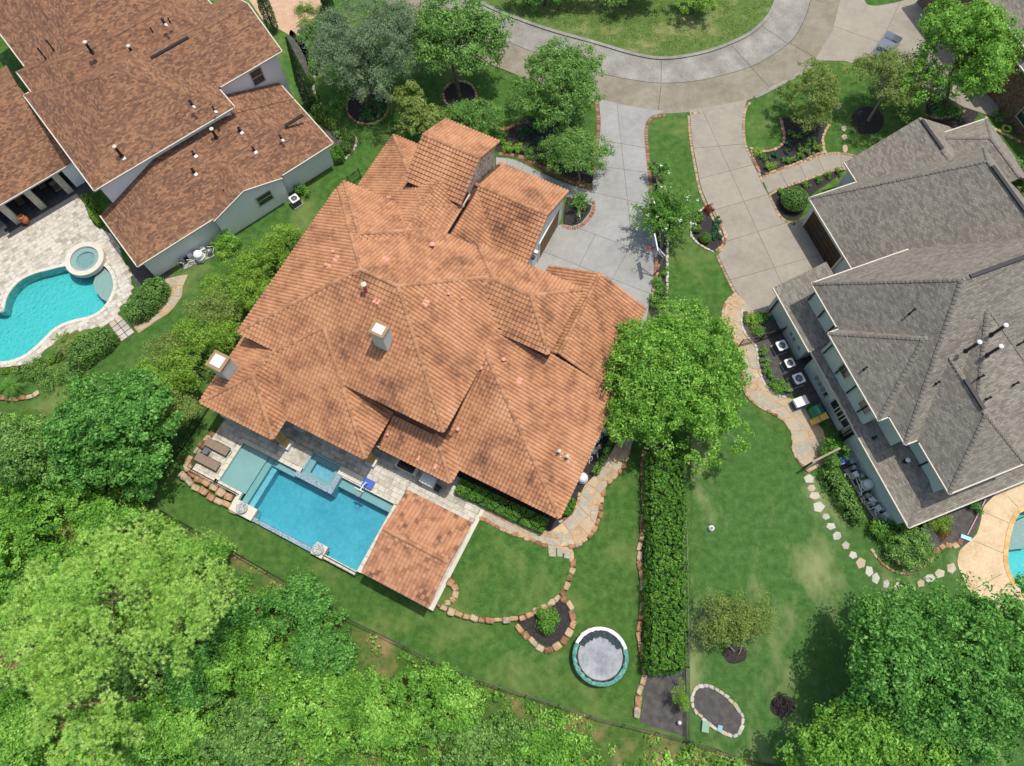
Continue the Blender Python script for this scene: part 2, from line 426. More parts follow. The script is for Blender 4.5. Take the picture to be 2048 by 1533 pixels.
m_stone = M('sandstone_boulder', STONE, (('rand', 1.0), ('noise', 1.8, 0.7), ('noise', 7.0, .4)), bump=0.7, bscale=6, bdist=.05)
m_flag = M('flagstone', [(150, 128, 100), (176, 150, 116), (170, 158, 138), (146, 142, 128), (190, 166, 130)], (('rand', 1.0), ('noise', 1.5, 0.7), ('noise', 6.0, .4)), bump=0.4, bscale=8, bdist=.03)
m_sand = M('sandy_mortar', [(170, 136, 104), (192, 160, 126)], (('noise', 2.0, 1.0),), bump=0.3, bscale=20)
m_pale = M('pale_limestone', [(160, 155, 145), (184, 179, 168), (170, 152, 122)], (('rand', 1.2), ('noise', 2.0, 0.6)), bump=0.4, bscale=9, bdist=.03)
m_mulch = M('black_mulch', [(30, 27, 27), (50, 46, 45), (78, 72, 70)], (('noise', 6.0, 0.6), ('noise', 30.0, 1.0)), bump=0.9, bscale=30, bdist=.04)
m_mulch2 = M('grey_mulch', [(54, 52, 50), (78, 75, 72), (104, 99, 94)], (('noise', 2.0, 0.6), ('noise', 30.0, 1.0)), bump=0.9, bscale=30, bdist=.04)
m_lawn = lawnmat('lush_lawn', [(42, 71, 29), (66, 99, 42), (94, 124, 63)], (132, 138, 82), 0.4, 0.22)
m_lawn3 = lawnmat('mottled_lawn', [(45, 76, 34), (67, 101, 47), (92, 123, 66)], (146, 150, 104), 0.7, 0.2, (1.0, 0.55, 1.0, 0.6))
m_island = lawnmat('rough_island_grass', [(58, 84, 38), (84, 108, 52), (112, 126, 72)], (146, 140, 96), 0.7, 0.3)
m_wild = lawnmat('wild_ground', [(44, 70, 28), (70, 98, 42), (96, 116, 58)], (150, 120, 88), 0.9, 0.25)
m_bark = M('bark', [(70, 58, 46), (104, 90, 74), (132, 120, 104)], (('noise', 5.0, 1.0),), bump=0.6, bscale=14)
m_barkp = M('pale_bark', [(120, 110, 96), (160, 150, 134)], (('noise', 5.0, 1.0),), bump=0.4, bscale=14)
# ================================================================== THE GROUND
TZ = 0.5            # terrace level round the main pool
def S(ox, oy, k):
    return lambda *pts: [(ox + p[0] / k, oy + p[1] / k) for p in pts]
k1 = 2.9257
R1, R2, R3 = S(0, 0, k1), S(674, 0, k1), S(1348, 0, k1)
R4, R5, R6 = S(0, 504, k1), S(674, 504, k1), S(1348, 504, k1)
R7, R8, R9 = S(0, 1009, k1), S(674, 1009, k1), S(1348, 1009, k1)
ZL = S(0, 380, 4.645)                    # left neighbour's pool
ZB = S(1260, 380, 5.897)                 # bed by the right-hand drive
ZP = S(860, 880, 4.645)                  # flagstone path
Z4 = S(1740, 900, 6.65)                  # right neighbour's pool
pool_uv = [(-26.85, 1.0), (-24.55, 0.95), (-24.55, 0.4), (-22.85, 0.4), (-22.85, -0.2), (-13.2, -0.2), (-13.2, 5.65), (-18.1, 5.65), (-18.1, 4.05), (-21.65, 4.05), (-21.65, 4.5), (-26.85, 4.5)]
pool_w = [F0.w(u, v) for u, v in pool_uv]
lpool_px = cr(ZL((0, 1140), (40, 1115), (60, 1020), (110, 930), (200, 840), (330, 780), (450, 750), (590, 715), (760, 690), (880, 675), (960, 705), (1015, 760), (1050, 840), (1050, 930), (1000, 1040), (940, 1115), (850, 1170), (700, 1205), (580, 1245), (490, 1300), (400, 1390), (310, 1475), (220, 1540), (120, 1580), (0, 1595)) + [(-60, 712), (-95, 680), (-90, 640), (-50, 622)], True, 3)
lpool_w = gp(lpool_px)
rpool_px = cr([(2050, 1022), (2034, 1036), (2026, 1053), (2018, 1088), (2015, 1122), (2021, 1146), (2035, 1173), (2055, 1190), (2100, 1195), (2150, 1150), (2160, 1080), (2120, 1030)], True, 3)
rpool_w = gp(rpool_px)
big = [(-260, -260), (260, -260), (260, 330), (-260, 330)]
hole_w = [F0.w(u, v) for u, v in pool_uv[:7] + [(-18.1, 5.65), (-18.1, 6.45), (-21.3, 6.45), (-21.3, 4.5), (-26.85, 4.5)]]
lawn = holed('lawn', big, [hole_w, lpool_w, rpool_w], 0.0, m_lawn)
lawn['label'] = 'lush green mown lawn around the three houses'
fence_px = [(285, 1000), (320, 1020), (420, 1077), (530, 1140), (640, 1205), (700, 1240), (800, 1288), (880, 1330), (1000, 1375), (1100, 1405), (1200, 1438), (1300, 1462), (1380, 1482)]
sheet('woodland_ground', gp(fence_px + [(1500, 1522), (1650, 1548), (2600, 1580), (2600, 2100), (-900, 2100), (-900, 790), (-200, 800), (20, 812), (90, 822), (150, 860), (230, 962)]), 0.008, m_wild)
sheet('mottled_lawn', gp([(1382, 880), (1450, 842), (1495, 812), (1535, 850), (1573, 880), (1600, 940), (1640, 958), (1700, 1040), (1790, 1115), (1870, 1115), (1915, 1090), (1945, 1200), (2000, 1240), (2400, 1260), (2500, 1570), (1650, 1545), (1500, 1520), (1380, 1480)]), 0.006, m_lawn3)
# ------------------------------------------------------------------ street
st_in = cr([(880, -70), (932, -22), (972, 12), (1080, 55), (1195, 88), (1270, 110), (1330, 118), (1400, 108), (1450, 92), (1500, 68), (1535, 35), (1553, -5), (1560, -60)], False, 4)
st_mid = cr([(800, -70), (880, 5), (935, 45), (1010, 82), (1100, 116), (1200, 147), (1262, 160), (1323, 167), (1395, 162), (1461, 147), (1519, 126), (1580, 85), (1608, 41), (1621, 0), (1630, -60)], False, 4)
st_out = cr([(720, -60), (800, 30), (880, 85), (960, 118), (1060, 158), (1190, 203), (1250, 219), (1310, 228), (1400, 222), (1490, 203), (1560, 170), (1620, 135), (1655, 90), (1680, 40), (1697, -5), (1708, -60)], False, 4)
street = sheet('street', gp(st_mid + st_out[::-1]), 0.016, m_road)
sheet('street_inner_lane', gp(st_in + st_mid[::-1]), 0.016, m_road2)
def strip(name, line_px, w, z0, z1, mat, parent=None, kind='structure'):
    P = resample(gp(line_px), 0.6); mb = MB(); V = []; Fq = []
    for i, p in enumerate(P):
        d = P[min(i + 1, len(P) - 1)] - P[max(i - 1, 0)]; d = d / (np.linalg.norm(d) + 1e-9); s = np.array([-d[1], d[0], 0]) * w / 2
        a, b = p - s, p + s
        V += [(a[0], a[1], z0), (a[0], a[1], z1), (b[0], b[1], z1), (b[0], b[1], z0)]
    for i in range(len(P) - 1):
        for k in range(3): Fq.append([4 * i + k, 4 * i + k + 1, 4 * i + k + 5, 4 * i + k + 4][::-1])
    Fq += [[0, 1, 2, 3], [4 * len(P) - 4 + k for k in (3, 2, 1, 0)]]
    o = obj(name, V, Fq, mat, parent)
    if kind: o['kind'] = kind
    return o
strip('kerb', st_in, 0.35, 0.0, 0.14, m_road2)
strip('kerb', [p for p in st_out if p[0] < 1192], 0.4, 0.0, 0.09, m_road)
strip('kerb', [p for p in st_out if 1490 < p[0] < 1628], 0.4, 0.0, 0.09, m_road2)
def joint(parent, a, b, w=0.05, z=0.022):
    A, B = G(*a), G(*b); d = (B - A)[:2]; L = np.linalg.norm(d); d = d / L; n = np.array([-d[1], d[0]])
    mb = MB(); mb.box((A + B) / 2, d, n, z - 0.004, z, L / 2, w / 2)
    return mb.build('joint', m_joint, parent)
for a, b in (((1463, 92), (1545, 182)), ((1323, 118), (1322, 166)), ((1190, 90), (1150, 186)), ((1322, 170), (1316, 226)), ((1577, 85), (1650, 128)), ((1520, 50), (1575, 88))):
    joint(street, a, b)
joint_line = st_mid[4:-4]
strip('joint', joint_line, 0.06, 0.018, 0.024, m_joint, street, None)
sheet('island_grass', gp(st_in + [(1500, -120), (900, -120)]), 0.01, m_island)
# ------------------------------------------------------------------ drives of cast slabs
def bis(poly, lines):
    bm = bmesh.new(); bm.faces.new([bm.verts.new((p[0], p[1], 0)) for p in poly])
    for a, b in lines:
        A, B = G(*a), G(*b); d = B - A; n = Vector((-d[1], d[0], 0)).normalized()
        bmesh.ops.bisect_plane(bm, geom=list(bm.verts) + list(bm.edges) + list(bm.faces), plane_co=Vector((A[0], A[1], 0)), plane_no=n)
    out = [[np.array(v.co) for v in f.verts] for f in bm.faces]; bm.free(); return out
def slabs(name, label, px, lines, mat, z=0.035, gap=0.02, lines_by=None, extra=None):
    base = sheet(name, gp(px), 0.02, m_joint); base['label'] = label
    for poly_px, ls in (extra or [(px, lines)]):
        for f in bis(gp(poly_px), ls):
            c = np.mean(f, axis=0); f = [p + (c - p) / (np.linalg.norm(c - p) + 1e-9) * gap for p in f]
            mb = MB(); mb.prism(f, 0.005, z); mb.build('slab', mat, base)
    return base
up = cr([(1198, 204), (1201, 250), (1197, 290), (1190, 330), (1183, 375), (1176, 400)], False, 3) + [(1185, 405), (1180, 425), (1162, 447), (1145, 453), (1246, 490), (1308, 512)] + cr([(1307, 470), (1302, 400), (1295, 330), (1290, 262), (1298, 238), (1318, 229)], False, 3)[:-1] + [(1330, 222), (1310, 221), (1250, 211), (1198, 198)]
low = [(1145, 453), (1126, 449), (1112, 452), (1064, 520), (1066, 560), (1120, 640), (1290, 660), (1300, 600), (1308, 545), (1308, 512), (1246, 490)]
drive = slabs('driveway', 'pale concrete driveway of the clay-roofed house', up, [], m_conc, extra=[
    (up, [((1217, 284), (1289, 296)), ((1211, 335), (1289, 345)), ((1190, 386), (1300, 412)), ((1236, 228), (1262, 470))]),
    (low, [((1087, 504), (1289, 584)), ((1193, 465), (1163, 524)), ((1251, 511), (1224, 559))])])
sheet('driveway_court', gp(low), 0.018, m_joint)
up3 = cr([(1380, 229), (1384, 280), (1395, 340), (1405, 385), (1432, 440), (1447, 468), (1451, 488), (1442, 503), (1436, 510)], False, 2) + [(1450, 540), (1470, 580), (1487, 607), (1505, 626), (1540, 626), (1640, 592), (1690, 560), (1602, 438), (1588, 452), (1560, 437)] + [(1545, 410), (1535, 388), (1526, 372), (1515, 347), (1502, 320), (1488, 292), (1484, 255), (1487, 225), (1494, 200), (1440, 210), (1378, 220)]
drive3 = slabs('driveway', 'warm concrete driveway of the grey-roofed house', up3, [((1392, 297), (1485, 289)), ((1409.5, 355.5), (1502, 331.5)), ((1435, 419), (1534, 390)), ((1464, 480), (1567, 448)), ((1466, 559), (1628, 514)), ((1438, 294), (1543, 524))], m_conc3)
drive4 = slabs('driveway', 'wide concrete drive beyond the big bright tree at the street', [(1628, 122), (1664, 62), (1690, -40), (2030, -40), (1985, 30), (2020, 150), (2012, 185), (1990, 236), (1925, 214), (1880, 188), (1760, 146), (1690, 123)], [((1680, 58), (1760, 86)), ((1802, 0), (1765, 80)), ((1810, 12), (1990, 60)), ((1900, 190), (1960, 20))], m_conc3)
sheet('verge_grass', gc([(1718, -60), (1728, 0), (1745, 12), (1775, 9), (1812, 0), (1860, -20), (1880, -60)]), 0.042, m_lawn)
drive1 = sheet('driveway', gp([(470, -40), (525, 40), (560, 60), (585, 75), (600, 95), (612, 120), (616, 140), (640, 150), (600, 70), (622, 40), (640, 30), (660, -40)]), 0.03, M('tan_paved_drive', [(168, 138, 112), (190, 160, 132)], (('noise', 1.5, 1.0), ('noise', 9.0, .5)), bump=.2, bscale=25)); drive1['label'] = 'tan paved drive by the brown-shingled house'
walk0 = cr(R2((930, 922), (1040, 937), (1150, 990), (1300, 1060), (1420, 1100), (1500, 1118)), False, 3) + cr(R2((1490, 1205), (1380, 1160), (1250, 1140), (1130, 1060), (1030, 985), (930, 967)), False, 3)
wk = slabs('front_walk', 'curved pale concrete walk to the stone gable', walk0, [((1015, 315), (1012, 340)), ((1050, 325), (1040, 350)), ((1090, 345), (1080, 375)), ((1130, 360), (1122, 395))], m_conc, z=0.04)
walk3 = cr(R3((515, 1045), (600, 1012), (700, 975), (820, 932), (900, 908), (980, 906), (1060, 922), (1130, 950)), False, 3) + cr(R3((1080, 1010), (1000, 985), (950, 987), (870, 1012), (760, 1052), (640, 1092), (550, 1132)), False, 3)
wk3 = slabs('front_walk', 'curved warm concrete walk to the grey-roofed house', walk3, [(R3((620, 1010))[0], R3((660, 1090))[0]), (R3((735, 970))[0], R3((775, 1050))[0]), (R3((845, 930))[0], R3((880, 1010))[0]), (R3((975, 905))[0], R3((978, 985))[0])], m_conc3, z=0.04)
# ------------------------------------------------------------------ rows of small pavers
BOX = ([(-.5, -.5, 0), (.5, -.5, 0), (.5, .5, 0), (-.5, .5, 0), (-.488, -.486, 1), (.488, -.486, 1), (.488, .486, 1), (-.488, .486, 1)], [[4, 5, 6, 7], [0, 1, 5, 4], [1, 2, 6, 5], [2, 3, 7, 6], [3, 0, 4, 7]])
def pavers(parent, name, line_px, width, step, mat1, matn, z=0.05, curve=True, maxn=0, rows=1, zb=0.0):
    P = resample(gp(cr(line_px, False, 4) if curve else line_px), step); T = []
    for a, b in zip(P, P[1:]):
        d = (b - a)[:2]; L = np.linalg.norm(d); d = d / L; n = np.array([-d[1], d[0]])
        for r in range(rows):
            o = (a + b) / 2; o = o[:2] + n * (r - (rows - 1) / 2) * width / rows
            T.append(mtx((o[0], o[1], zb), np.array([d[0], d[1], 0]) * L * .96, np.array([n[0], n[1], 0]) * width / rows * .96, np.array([0, 0, z + random.uniform(-.006, .006)])))
    pieces(parent, name, BOX, T, mat1, matn, maxn)
for line in ([(1193, 205), (1197, 250), (1193, 290), (1187, 325), (1188, 345)], [(1330, 232), (1304, 236), (1292, 262), (1297, 330), (1304, 400), (1310, 470), (1312, 545), (1304, 605)],
             [(998, 308), (1040, 314), (1075, 330), (1120, 355), (1160, 372), (1186, 380)], [(1186, 402), (1186, 424), (1168, 448), (1146, 458), (1124, 452)]):
    pavers(drive, 'border_brick', line, 0.36, 0.11, m_brick1, m_brick)
for line in ([(1377, 232), (1381, 280), (1391, 340), (1402, 388), (1428, 442), (1443, 470), (1447, 490), (1438, 505)], [(1434, 512), (1447, 541), (1467, 581), (1484, 607), (1500, 627)],
             [(1500, 206), (1490, 222), (1487, 255), (1491, 292), (1506, 322), (1519, 350), (1526, 366)], R3((520, 1038), (600, 1006), (700, 970), (820, 926), (900, 902), (980, 900), (1060, 914)), R3((560, 1140), (640, 1098), (760, 1058), (870, 1018), (960, 992), (1030, 992)),
             [(1538, 390), (1546, 408), (1560, 433), (1578, 446), (1598, 444)], [(1380, 228), (1400, 226)], [(1498, 622), (1520, 640), (1542, 628)]):
    pavers(drive3, 'border_paver', line, 0.26, 0.12, m_tanp1, m_tanp)
# ------------------------------------------------------------------ planting beds
def bed(px, mat=None, z=0.03, smooth=True):
    return sheet('planting_bed', gc(px, 0, True, 3) if smooth else gp(px), z, mat or m_mulch)
bed([(990, 302), (1012, 262), (1050, 240), (1130, 240), (1170, 290), (1212, 300), (1208, 335), (1182, 368), (1130, 350), (1090, 330), (1040, 308)])
bed([(1135, 392), (1165, 385), (1182, 405), (1178, 425), (1160, 446), (1140, 452), (1126, 446)])
bed([(1302, 330), (1316, 328), (1328, 370), (1336, 410), (1333, 480), (1331, 540), (1332, 600), (1318, 640), (1297, 620), (1310, 560), (1315, 500), (1312, 440), (1305, 380)])
bed(R3((622, 690), (640, 760), (640, 830), (600, 872), (520, 892), (440, 868), (470, 930), (482, 985), (520, 1030), (600, 1003), (700, 966), (800, 922), (884, 896), (866, 840), (880, 780), (920, 712), (800, 700)))
bed(ZB((945, 168), (820, 262), (722, 380), (722, 545), (850, 660), (1000, 730), (1105, 650), (1125, 530), (1085, 440), (1010, 265)))
bed(R3((570, 1140), (640, 1102), (770, 1060), (870, 1022), (1010, 985), (920, 1060), (800, 1150), (745, 1272), (680, 1292), (620, 1250)))
for cx, cy, r in ((735, 215, 42), (919, 192, 34), (1735, 242, 34), (1905, 215, 55), (1470, 1308, 24), (1565, 1413, 26)):
    bed([(cx + r * math.cos(a) * random.uniform(.92, 1.05), cy + r * .85 * math.sin(a) * random.uniform(.92, 1.05)) for a in np.linspace(0, 2 * math.pi, 12, False)])
bed([(1290, 880), (1294, 960), (1292, 1020), (1284, 1100), (1292, 1180), (1286, 1230), (1281, 1290), (1292, 1330), (1287, 1400), (1280, 1446), (1372, 1474), (1374, 1200), (1370, 1040), (1365, 930), (1340, 880)], m_mulch2, smooth=False)
bed([(1034, 1246), (1042, 1236), (1062, 1228), (1100, 1205), (1120, 1197), (1136, 1205), (1143, 1226), (1142, 1255), (1128, 1272), (1100, 1294), (1077, 1284), (1052, 1264)])
bed(R9((104, 1160), (130, 1075), (200, 1064), (290, 1112), (366, 1190), (404, 1260), (376, 1346), (318, 1352), (220, 1296), (134, 1220)), m_mulch2)
bed(R6((400, 342), (470, 340), (560, 362), (640, 480), (700, 640), (730, 740), (724, 822), (652, 850), (592, 830), (522, 760), (492, 660), (482, 560), (432, 500), (396, 420)), m_mulch2)
bed(R6((1040, 1100), (1120, 1150), (1180, 1260), (1260, 1400), (1350, 1530), (1460, 1600), (1420, 1640), (1230, 1660), (1100, 1480), (1020, 1330), (960, 1220)), m_mulch2)
bed(Z4((250, 1290), (380, 1480), (640, 1560), (760, 1490), (900, 1330), (1040, 1260), (1200, 1300), (1330, 1190), (1400, 1080), (1460, 940), (1500, 770), (1700, 560), (1700, 480), (560, 960), (250, 1000)), m_mulch2)
bed([(1985, 238), (1998, 245), (2012, 258), (2030, 266), (2055, 274), (2100, 240), (2040, 200)], m_mulch2)
bed(S(560, 0, 4.79)((100, 290), (180, 360), (270, 470), (295, 560), (260, 680), (310, 760), (320, 880), (370, 960), (400, 1070), (480, 1130), (560, 1190), (650, 1250), (730, 1340), (690, 1450), (600, 1540), (450, 1500), (400, 1200), (230, 1000), (190, 900), (130, 600), (90, 420)), m_mulch2)
bed([(258, 470), (266, 560), (300, 580), (330, 560), (345, 540), (300, 500)], m_mulch2)
# ------------------------------------------------------------------ raised terrace: lawn, path, hedge bed
circ_px = [(966, 1006), (868, 1203)] + cr([(885, 1212), (930, 1228), (980, 1236), (1040, 1231), (1085, 1211), (1118, 1188), (1136, 1152), (1140, 1122), (1126, 1106), (1095, 1086), (1050, 1068), (1000, 1052), (957, 1030)], False, 3)
mb = MB(); mb.prism(gp(circ_px, 0.45), -0.05, 0.45); o = mb.build('raised_lawn', m_lawn); o['kind'] = 'structure'
path_in = ZP((510, 590), (640, 650), (780, 730), (900, 790), (1010, 830), (1120, 850), (1200, 790), (1290, 720), (1370, 610), (1400, 500), (1440, 420), (1530, 330), (1600, 250), (1680, 120), (1760, -30))
path_out = ZP((450, 700), (560, 760), (690, 840), (850, 900), (990, 950), (1100, 975), (1230, 990), (1390, 960), (1480, 880), (1540, 760), (1580, 600), (1600, 460), (1640, 400), (1740, 330), (1800, 220), (1860, 100), (1900, -30))
mb = MB(); mb.prism(gp(path_out + path_in[::-1], 0.45), -0.05, 0.455); o = mb.build('path_base', m_sand); o['kind'] = 'structure'
mb = MB(); mb.prism(gp(ZP((200, 420), (510, 590), (780, 730), (1010, 830), (1120, 850), (1200, 790), (1290, 720), (1370, 610), (1400, 500), (1440, 420), (1530, 330), (1700, 0), (1600, -60), (1100, 600), (240, 250)), 0.43), -0.05, 0.43); o = mb.build('hedge_bed', m_mulch); o['kind'] = 'structure'
def flags(parent, left_px, right_px, step, across, mat, z0, z1, zpix, jit=0.28, gap=0.035):
    A = resample(gp(left_px, zpix), step); n = len(A) - 1
    B0 = gp(right_px, zpix); L = sum(np.linalg.norm(b - a) for a, b in zip(B0, B0[1:])); Bp = resample(B0, L / n)[:n + 1]
    while len(Bp) < n + 1: Bp.append(B0[-1])
    g = [[A[i] * (1 - t) + Bp[i] * t for t in np.linspace(0, 1, across + 1)] for i in range(n + 1)]
    for i in range(n + 1):
        for j in range(across + 1):
            w = np.linalg.norm(A[i] - Bp[i]) / across
            q = np.array([random.uniform(-1, 1), random.uniform(-1, 1), 0]) * jit * min(w, step)
            if j in (0, across) or i in (0, n): q *= 0.35
            g[i][j] = g[i][j] + q
    for i in range(n):
        for j in range(across):
            f = [g[i][j], g[i][j + 1], g[i + 1][j + 1], g[i + 1][j]]
            if across > 1 and random.random() < 0.2: f = [f[0], (f[0] + f[1]) / 2 + np.array([random.uniform(-.1, .1), random.uniform(-.1, .1), 0]), f[1], f[2], f[3]]
            c = np.mean(f, axis=0); f = [p + (c - p) / (np.linalg.norm(c - p) + 1e-9) * gap * random.uniform(.8, 2.0) for p in f]
            mb = MB(); mb.prism(f, z0, z1 + random.uniform(-.012, .02), 0.015); mb.build('flagstone', mat, parent)
path = thing('flagstone_path', 'flagstone path curving round the corner of the clay-roofed house', 'path', G(1120, 1080, .45))
flags(path, path_in, path_out, 0.95, 2, m_flag, 0.44, 0.50, 0.45)
steps = thing('flagstone_steps', 'sandy flagstone steps between the raised lawn and the curved path', 'steps', G(1115, 1105, 0))
mb = MB(); mb.prism(gc(ZP((1090, 960), (1180, 985), (1300, 1000), (1335, 1060), (1320, 1130), (1240, 1130), (1130, 1110), (1085, 1050)), .4, True, 3), 0, 0.44); mb.build('step_base', m_sand, steps)
for q in (((1095, 975), (1170, 985), (1170, 1090), (1105, 1085)), ((1180, 1000), (1240, 1005), (1230, 1090), (1180, 1085)), ((1250, 1015), (1315, 1030), (1310, 1110), (1245, 1100))):
    mb = MB(); mb.prism(gp(ZP(*q), .45), 0.40, 0.49, 0.03); mb.build('flagstone', m_flag, steps)
p3 = thing('flagstone_path', 'tan flagstone path along the side of the grey-roofed house', 'path', G(1560, 800, 0))
pi3 = R6((470, 345), (405, 345), (392, 420), (432, 510), (482, 570), (490, 660), (522, 765), (592, 835), (660, 855), (730, 870), (800, 960), (870, 1040), (900, 1150), (880, 1240))
po3 = R6((360, 245), (300, 300), (285, 390), (330, 480), (375, 560), (395, 680), (415, 820), (470, 890), (560, 940), (640, 985), (690, 1060), (695, 1150), (720, 1220), (790, 1290))
sheet('path_base', gp(pi3 + po3[::-1]), 0.034, m_sand)
flags(p3, pi3, po3, 1.15, 2, m_flag, 0.02, 0.06, 0)
sheet('wall_strip', gp(R6((730, 830), (860, 930), (1000, 1110), (1060, 1100), (1040, 1010), (800, 600), (700, 640))), 0.028, m_mulch2)
p1 = thing('flagstone_path', 'flagstone path between the clipped hedges and the shrub row', 'path', G(300, 620, 0))
pa = ZL((1530, 830), (1560, 920), (1540, 1000), (1480, 1060), (1400, 1120), (1320, 1180), (1215, 1240))
pb = ZL((1750, 790), (1700, 900), (1690, 990), (1620, 1090), (1560, 1150), (1440, 1230), (1290, 1330))
sheet('path_base', gp(pa + pb[::-1]), 0.02, m_sand)
flags(p1, pa, pb, 1.0, 2, m_flag, 0.01, 0.05, 0)
p1b = thing('paver_pad', 'grid of eight pale square pavers between the two clipped hedges', 'paving', G(245, 660, 0))
sheet('path_base', gp(ZL((1110, 1160), (1260, 1330), (1130, 1420), (1000, 1250))), 0.018, m_mulch2)
for i in range(2):
    for j in range(4):
        q = []
        for di, dj in ((.05, .06), (.95, .06), (.95, .94), (.05, .94)):
            s, t = (i + di) / 2, (j + dj) / 4
            a = np.array(G(*ZL((1010, 1245))[0])) * (1 - s) + np.array(G(*ZL((1115, 1165))[0])) * s
            b = np.array(G(*ZL((1130, 1412))[0])) * (1 - s) + np.array(G(*ZL((1255, 1325))[0])) * s
            q.append(a * (1 - t) + b * t)
        mb = MB(); mb.prism(q, 0.01, 0.06); mb.build('paver', m_pale, p1b)
# stepping stones across the mottled lawn
ss = thing('stepping_stone_path', 'line of pale irregular stepping stones curving across the mottled lawn', 'path', G(1700, 1090, 0))
sspts = [(1618, 959, 13, 10), (1622, 977, 9, 8), (1629, 993, 12, 9), (1637, 1014, 12, 13), (1651, 1034, 9, 8), (1661, 1053, 10, 9), (1674, 1072, 10, 10), (1691, 1092, 8, 10), (1706, 1111, 9, 9), (1721, 1127, 11, 12), (1738, 1143, 10, 12), (1751, 1157, 9, 12), (1772, 1169, 8, 10), (1795, 1172, 11, 11), (1820, 1174, 11, 7), (1841, 1167, 9, 9), (1859, 1157, 11, 9), (1879, 1147, 12, 10), (1902, 1137, 11, 12)]
for (x, y, a, b) in sspts:
    ph = random.uniform(0, 6); n = random.choice((4, 5, 5, 6))
    q = [G(x + a * math.cos(ph + t) * random.uniform(.85, 1.15), y + b * math.sin(ph + t) * random.uniform(.85, 1.15)) for t in np.linspace(0, 2 * math.pi, n, False)]
    mb = MB(); mb.prism(q, 0.0, 0.06, 0.03); mb.build('stepping_stone', m_pale, ss)
ss = thing('stepping_stone_path', 'few worn stepping stones in the grass beside the sparse olive tree', 'path', G(1690, 260, 0))
for (x, y, a, b) in [(1688, 275, 7, 7), (1688, 258, 6, 6), (1690, 298, 6, 9), (1677, 214, 6, 8), (1727, 315, 8, 4), (1742, 308, 8, 4)]:
    q = [G(x + a * math.cos(t) * random.uniform(.8, 1.15), y + b * math.sin(t) * random.uniform(.8, 1.15)) for t in np.linspace(0.4, 0.4 + 2 * math.pi, 6, False)]
    mb = MB(); mb.prism(q, 0.0, 0.055, 0.02); mb.build('stepping_stone', m_flag, ss)
# ------------------------------------------------------------------ stone edging
def rock_tmpl(seed, flat=0.5):
    """irregular chamfered block of quarried stone"""
    r = np.random.default_rng(seed); bm = bmesh.new(); bmesh.ops.create_cube(bm, size=1.0)
    for v in bm.verts:
        v.co = [c * r.uniform(.74, 1.12) for c in v.co]
    bmesh.ops.bevel(bm, geom=list(bm.edges), offset=0.13, segments=1, affect='EDGES', clamp_overlap=True)
    for v in bm.verts: v.co = [c + r.uniform(-.035, .035) for c in v.co]
    V = [tuple(v.co) for v in bm.verts]; bm.verts.index_update(); Fc = [[v.index for v in f.verts] for f in bm.faces]; bm.free()
    return V, Fc
ROCKS = []
for s_ in range(7):
    V_, F_ = rock_tmpl(100 + s_); me_ = bpy.data.meshes.new('stone'); me_.from_pydata(V_, [], F_); me_.update(); me_.materials.append(m_stone); ROCKS.append(me_)
ROCKP = []
for s_ in range(5):
    V_, F_ = rock_tmpl(200 + s_); me_ = bpy.data.meshes.new('stone'); me_.from_pydata(V_, [], F_); me_.update(); me_.materials.append(m_pale); ROCKP.append(me_)
def edging(label, line_px, step, w, h, z=0.0, closed=False, curve=True, mesh=None, cat='stone edging', name='stone_edging', rows=1, zpix=None, jit=0.12):
    zp = z if zpix is None else zpix
    P = gp(cr(line_px, closed, 4) if curve else line_px, zp)
    P = resample(P, step, closed)
    if closed: P = P + [P[0]]
    t = thing(name, label, cat, np.append(np.mean(P, axis=0)[:2], z))
    pool = mesh or ROCKS
    for a, b in zip(P, P[1:]):
        d = (b - a)[:2]; L = np.linalg.norm(d); d = d / (L + 1e-9); n = np.array([-d[1], d[0]])
        for r in range(rows):
            o = bpy.data.objects.new('stone', random.choice(pool)); COL.objects.link(o); o.parent = t
            c = (a + b)[:2] / 2 + n * ((r - (rows - 1) / 2) * w / rows + random.uniform(-jit, jit) * w)
            hh = h * random.uniform(.8, 1.2)
            ang = math.atan2(d[1], d[0]) + random.uniform(-.2, .2)
            o.location = [c[0] - t.location[0], c[1] - t.location[1], hh * .27]
            o.rotation_euler = (0, 0, ang)
            o.scale = (L * random.uniform(.88, 1.12), w / rows * random.uniform(.85, 1.15), hh)
    return t
edging('sandstone boulders ringing the raised round lawn', [(872, 1200), (885, 1214), (930, 1232), (980, 1241), (1040, 1236), (1085, 1216), (1120, 1192), (1139, 1154), (1145, 1122), (1138, 1104)], 0.62, 0.5, 0.62, 0.0)
edging('stacked orange boulders in the corner bed by the pavilion', [(896, 1160), (908, 1170), (914, 1185), (910, 1205), (888, 1205)], 0.6, 0.5, 0.55, 0.3, curve=False)
edging('rough boulders edging the outside of the curved flagstone path', [(1120, 1092), (1150, 1094), (1170, 1080), (1186, 1062), (1196, 1040), (1202, 1005), (1206, 975), (1215, 965), (1236, 950), (1248, 925), (1258, 900)], 0.6, 0.42, 0.6, 0.05)
edging('low tan stones along the lawn side of the flagstone path', [(957, 1034), (985, 1048), (1010, 1062), (1045, 1074), (1075, 1086), (1095, 1092)], 0.5, 0.3, 0.2, 0.4)
edging('low tan stones between the flagstone path and the house hedge', ZP((1390, 490), (1370, 600), (1300, 700), (1200, 770)), 0.35, 0.22, 0.16, 0.42)
edging('pale boulders along the long hedge by the side fence', [(1287, 900), (1284, 945), (1287, 985), (1288, 1020), (1285, 1060), (1278, 1095), (1277, 1120), (1284, 1160), (1287, 1195), (1280, 1240), (1276, 1275), (1283, 1305), (1288, 1340), (1284, 1370), (1277, 1385), (1275, 1410), (1272, 1435)], 0.75, 0.42, 0.35, 0.0)
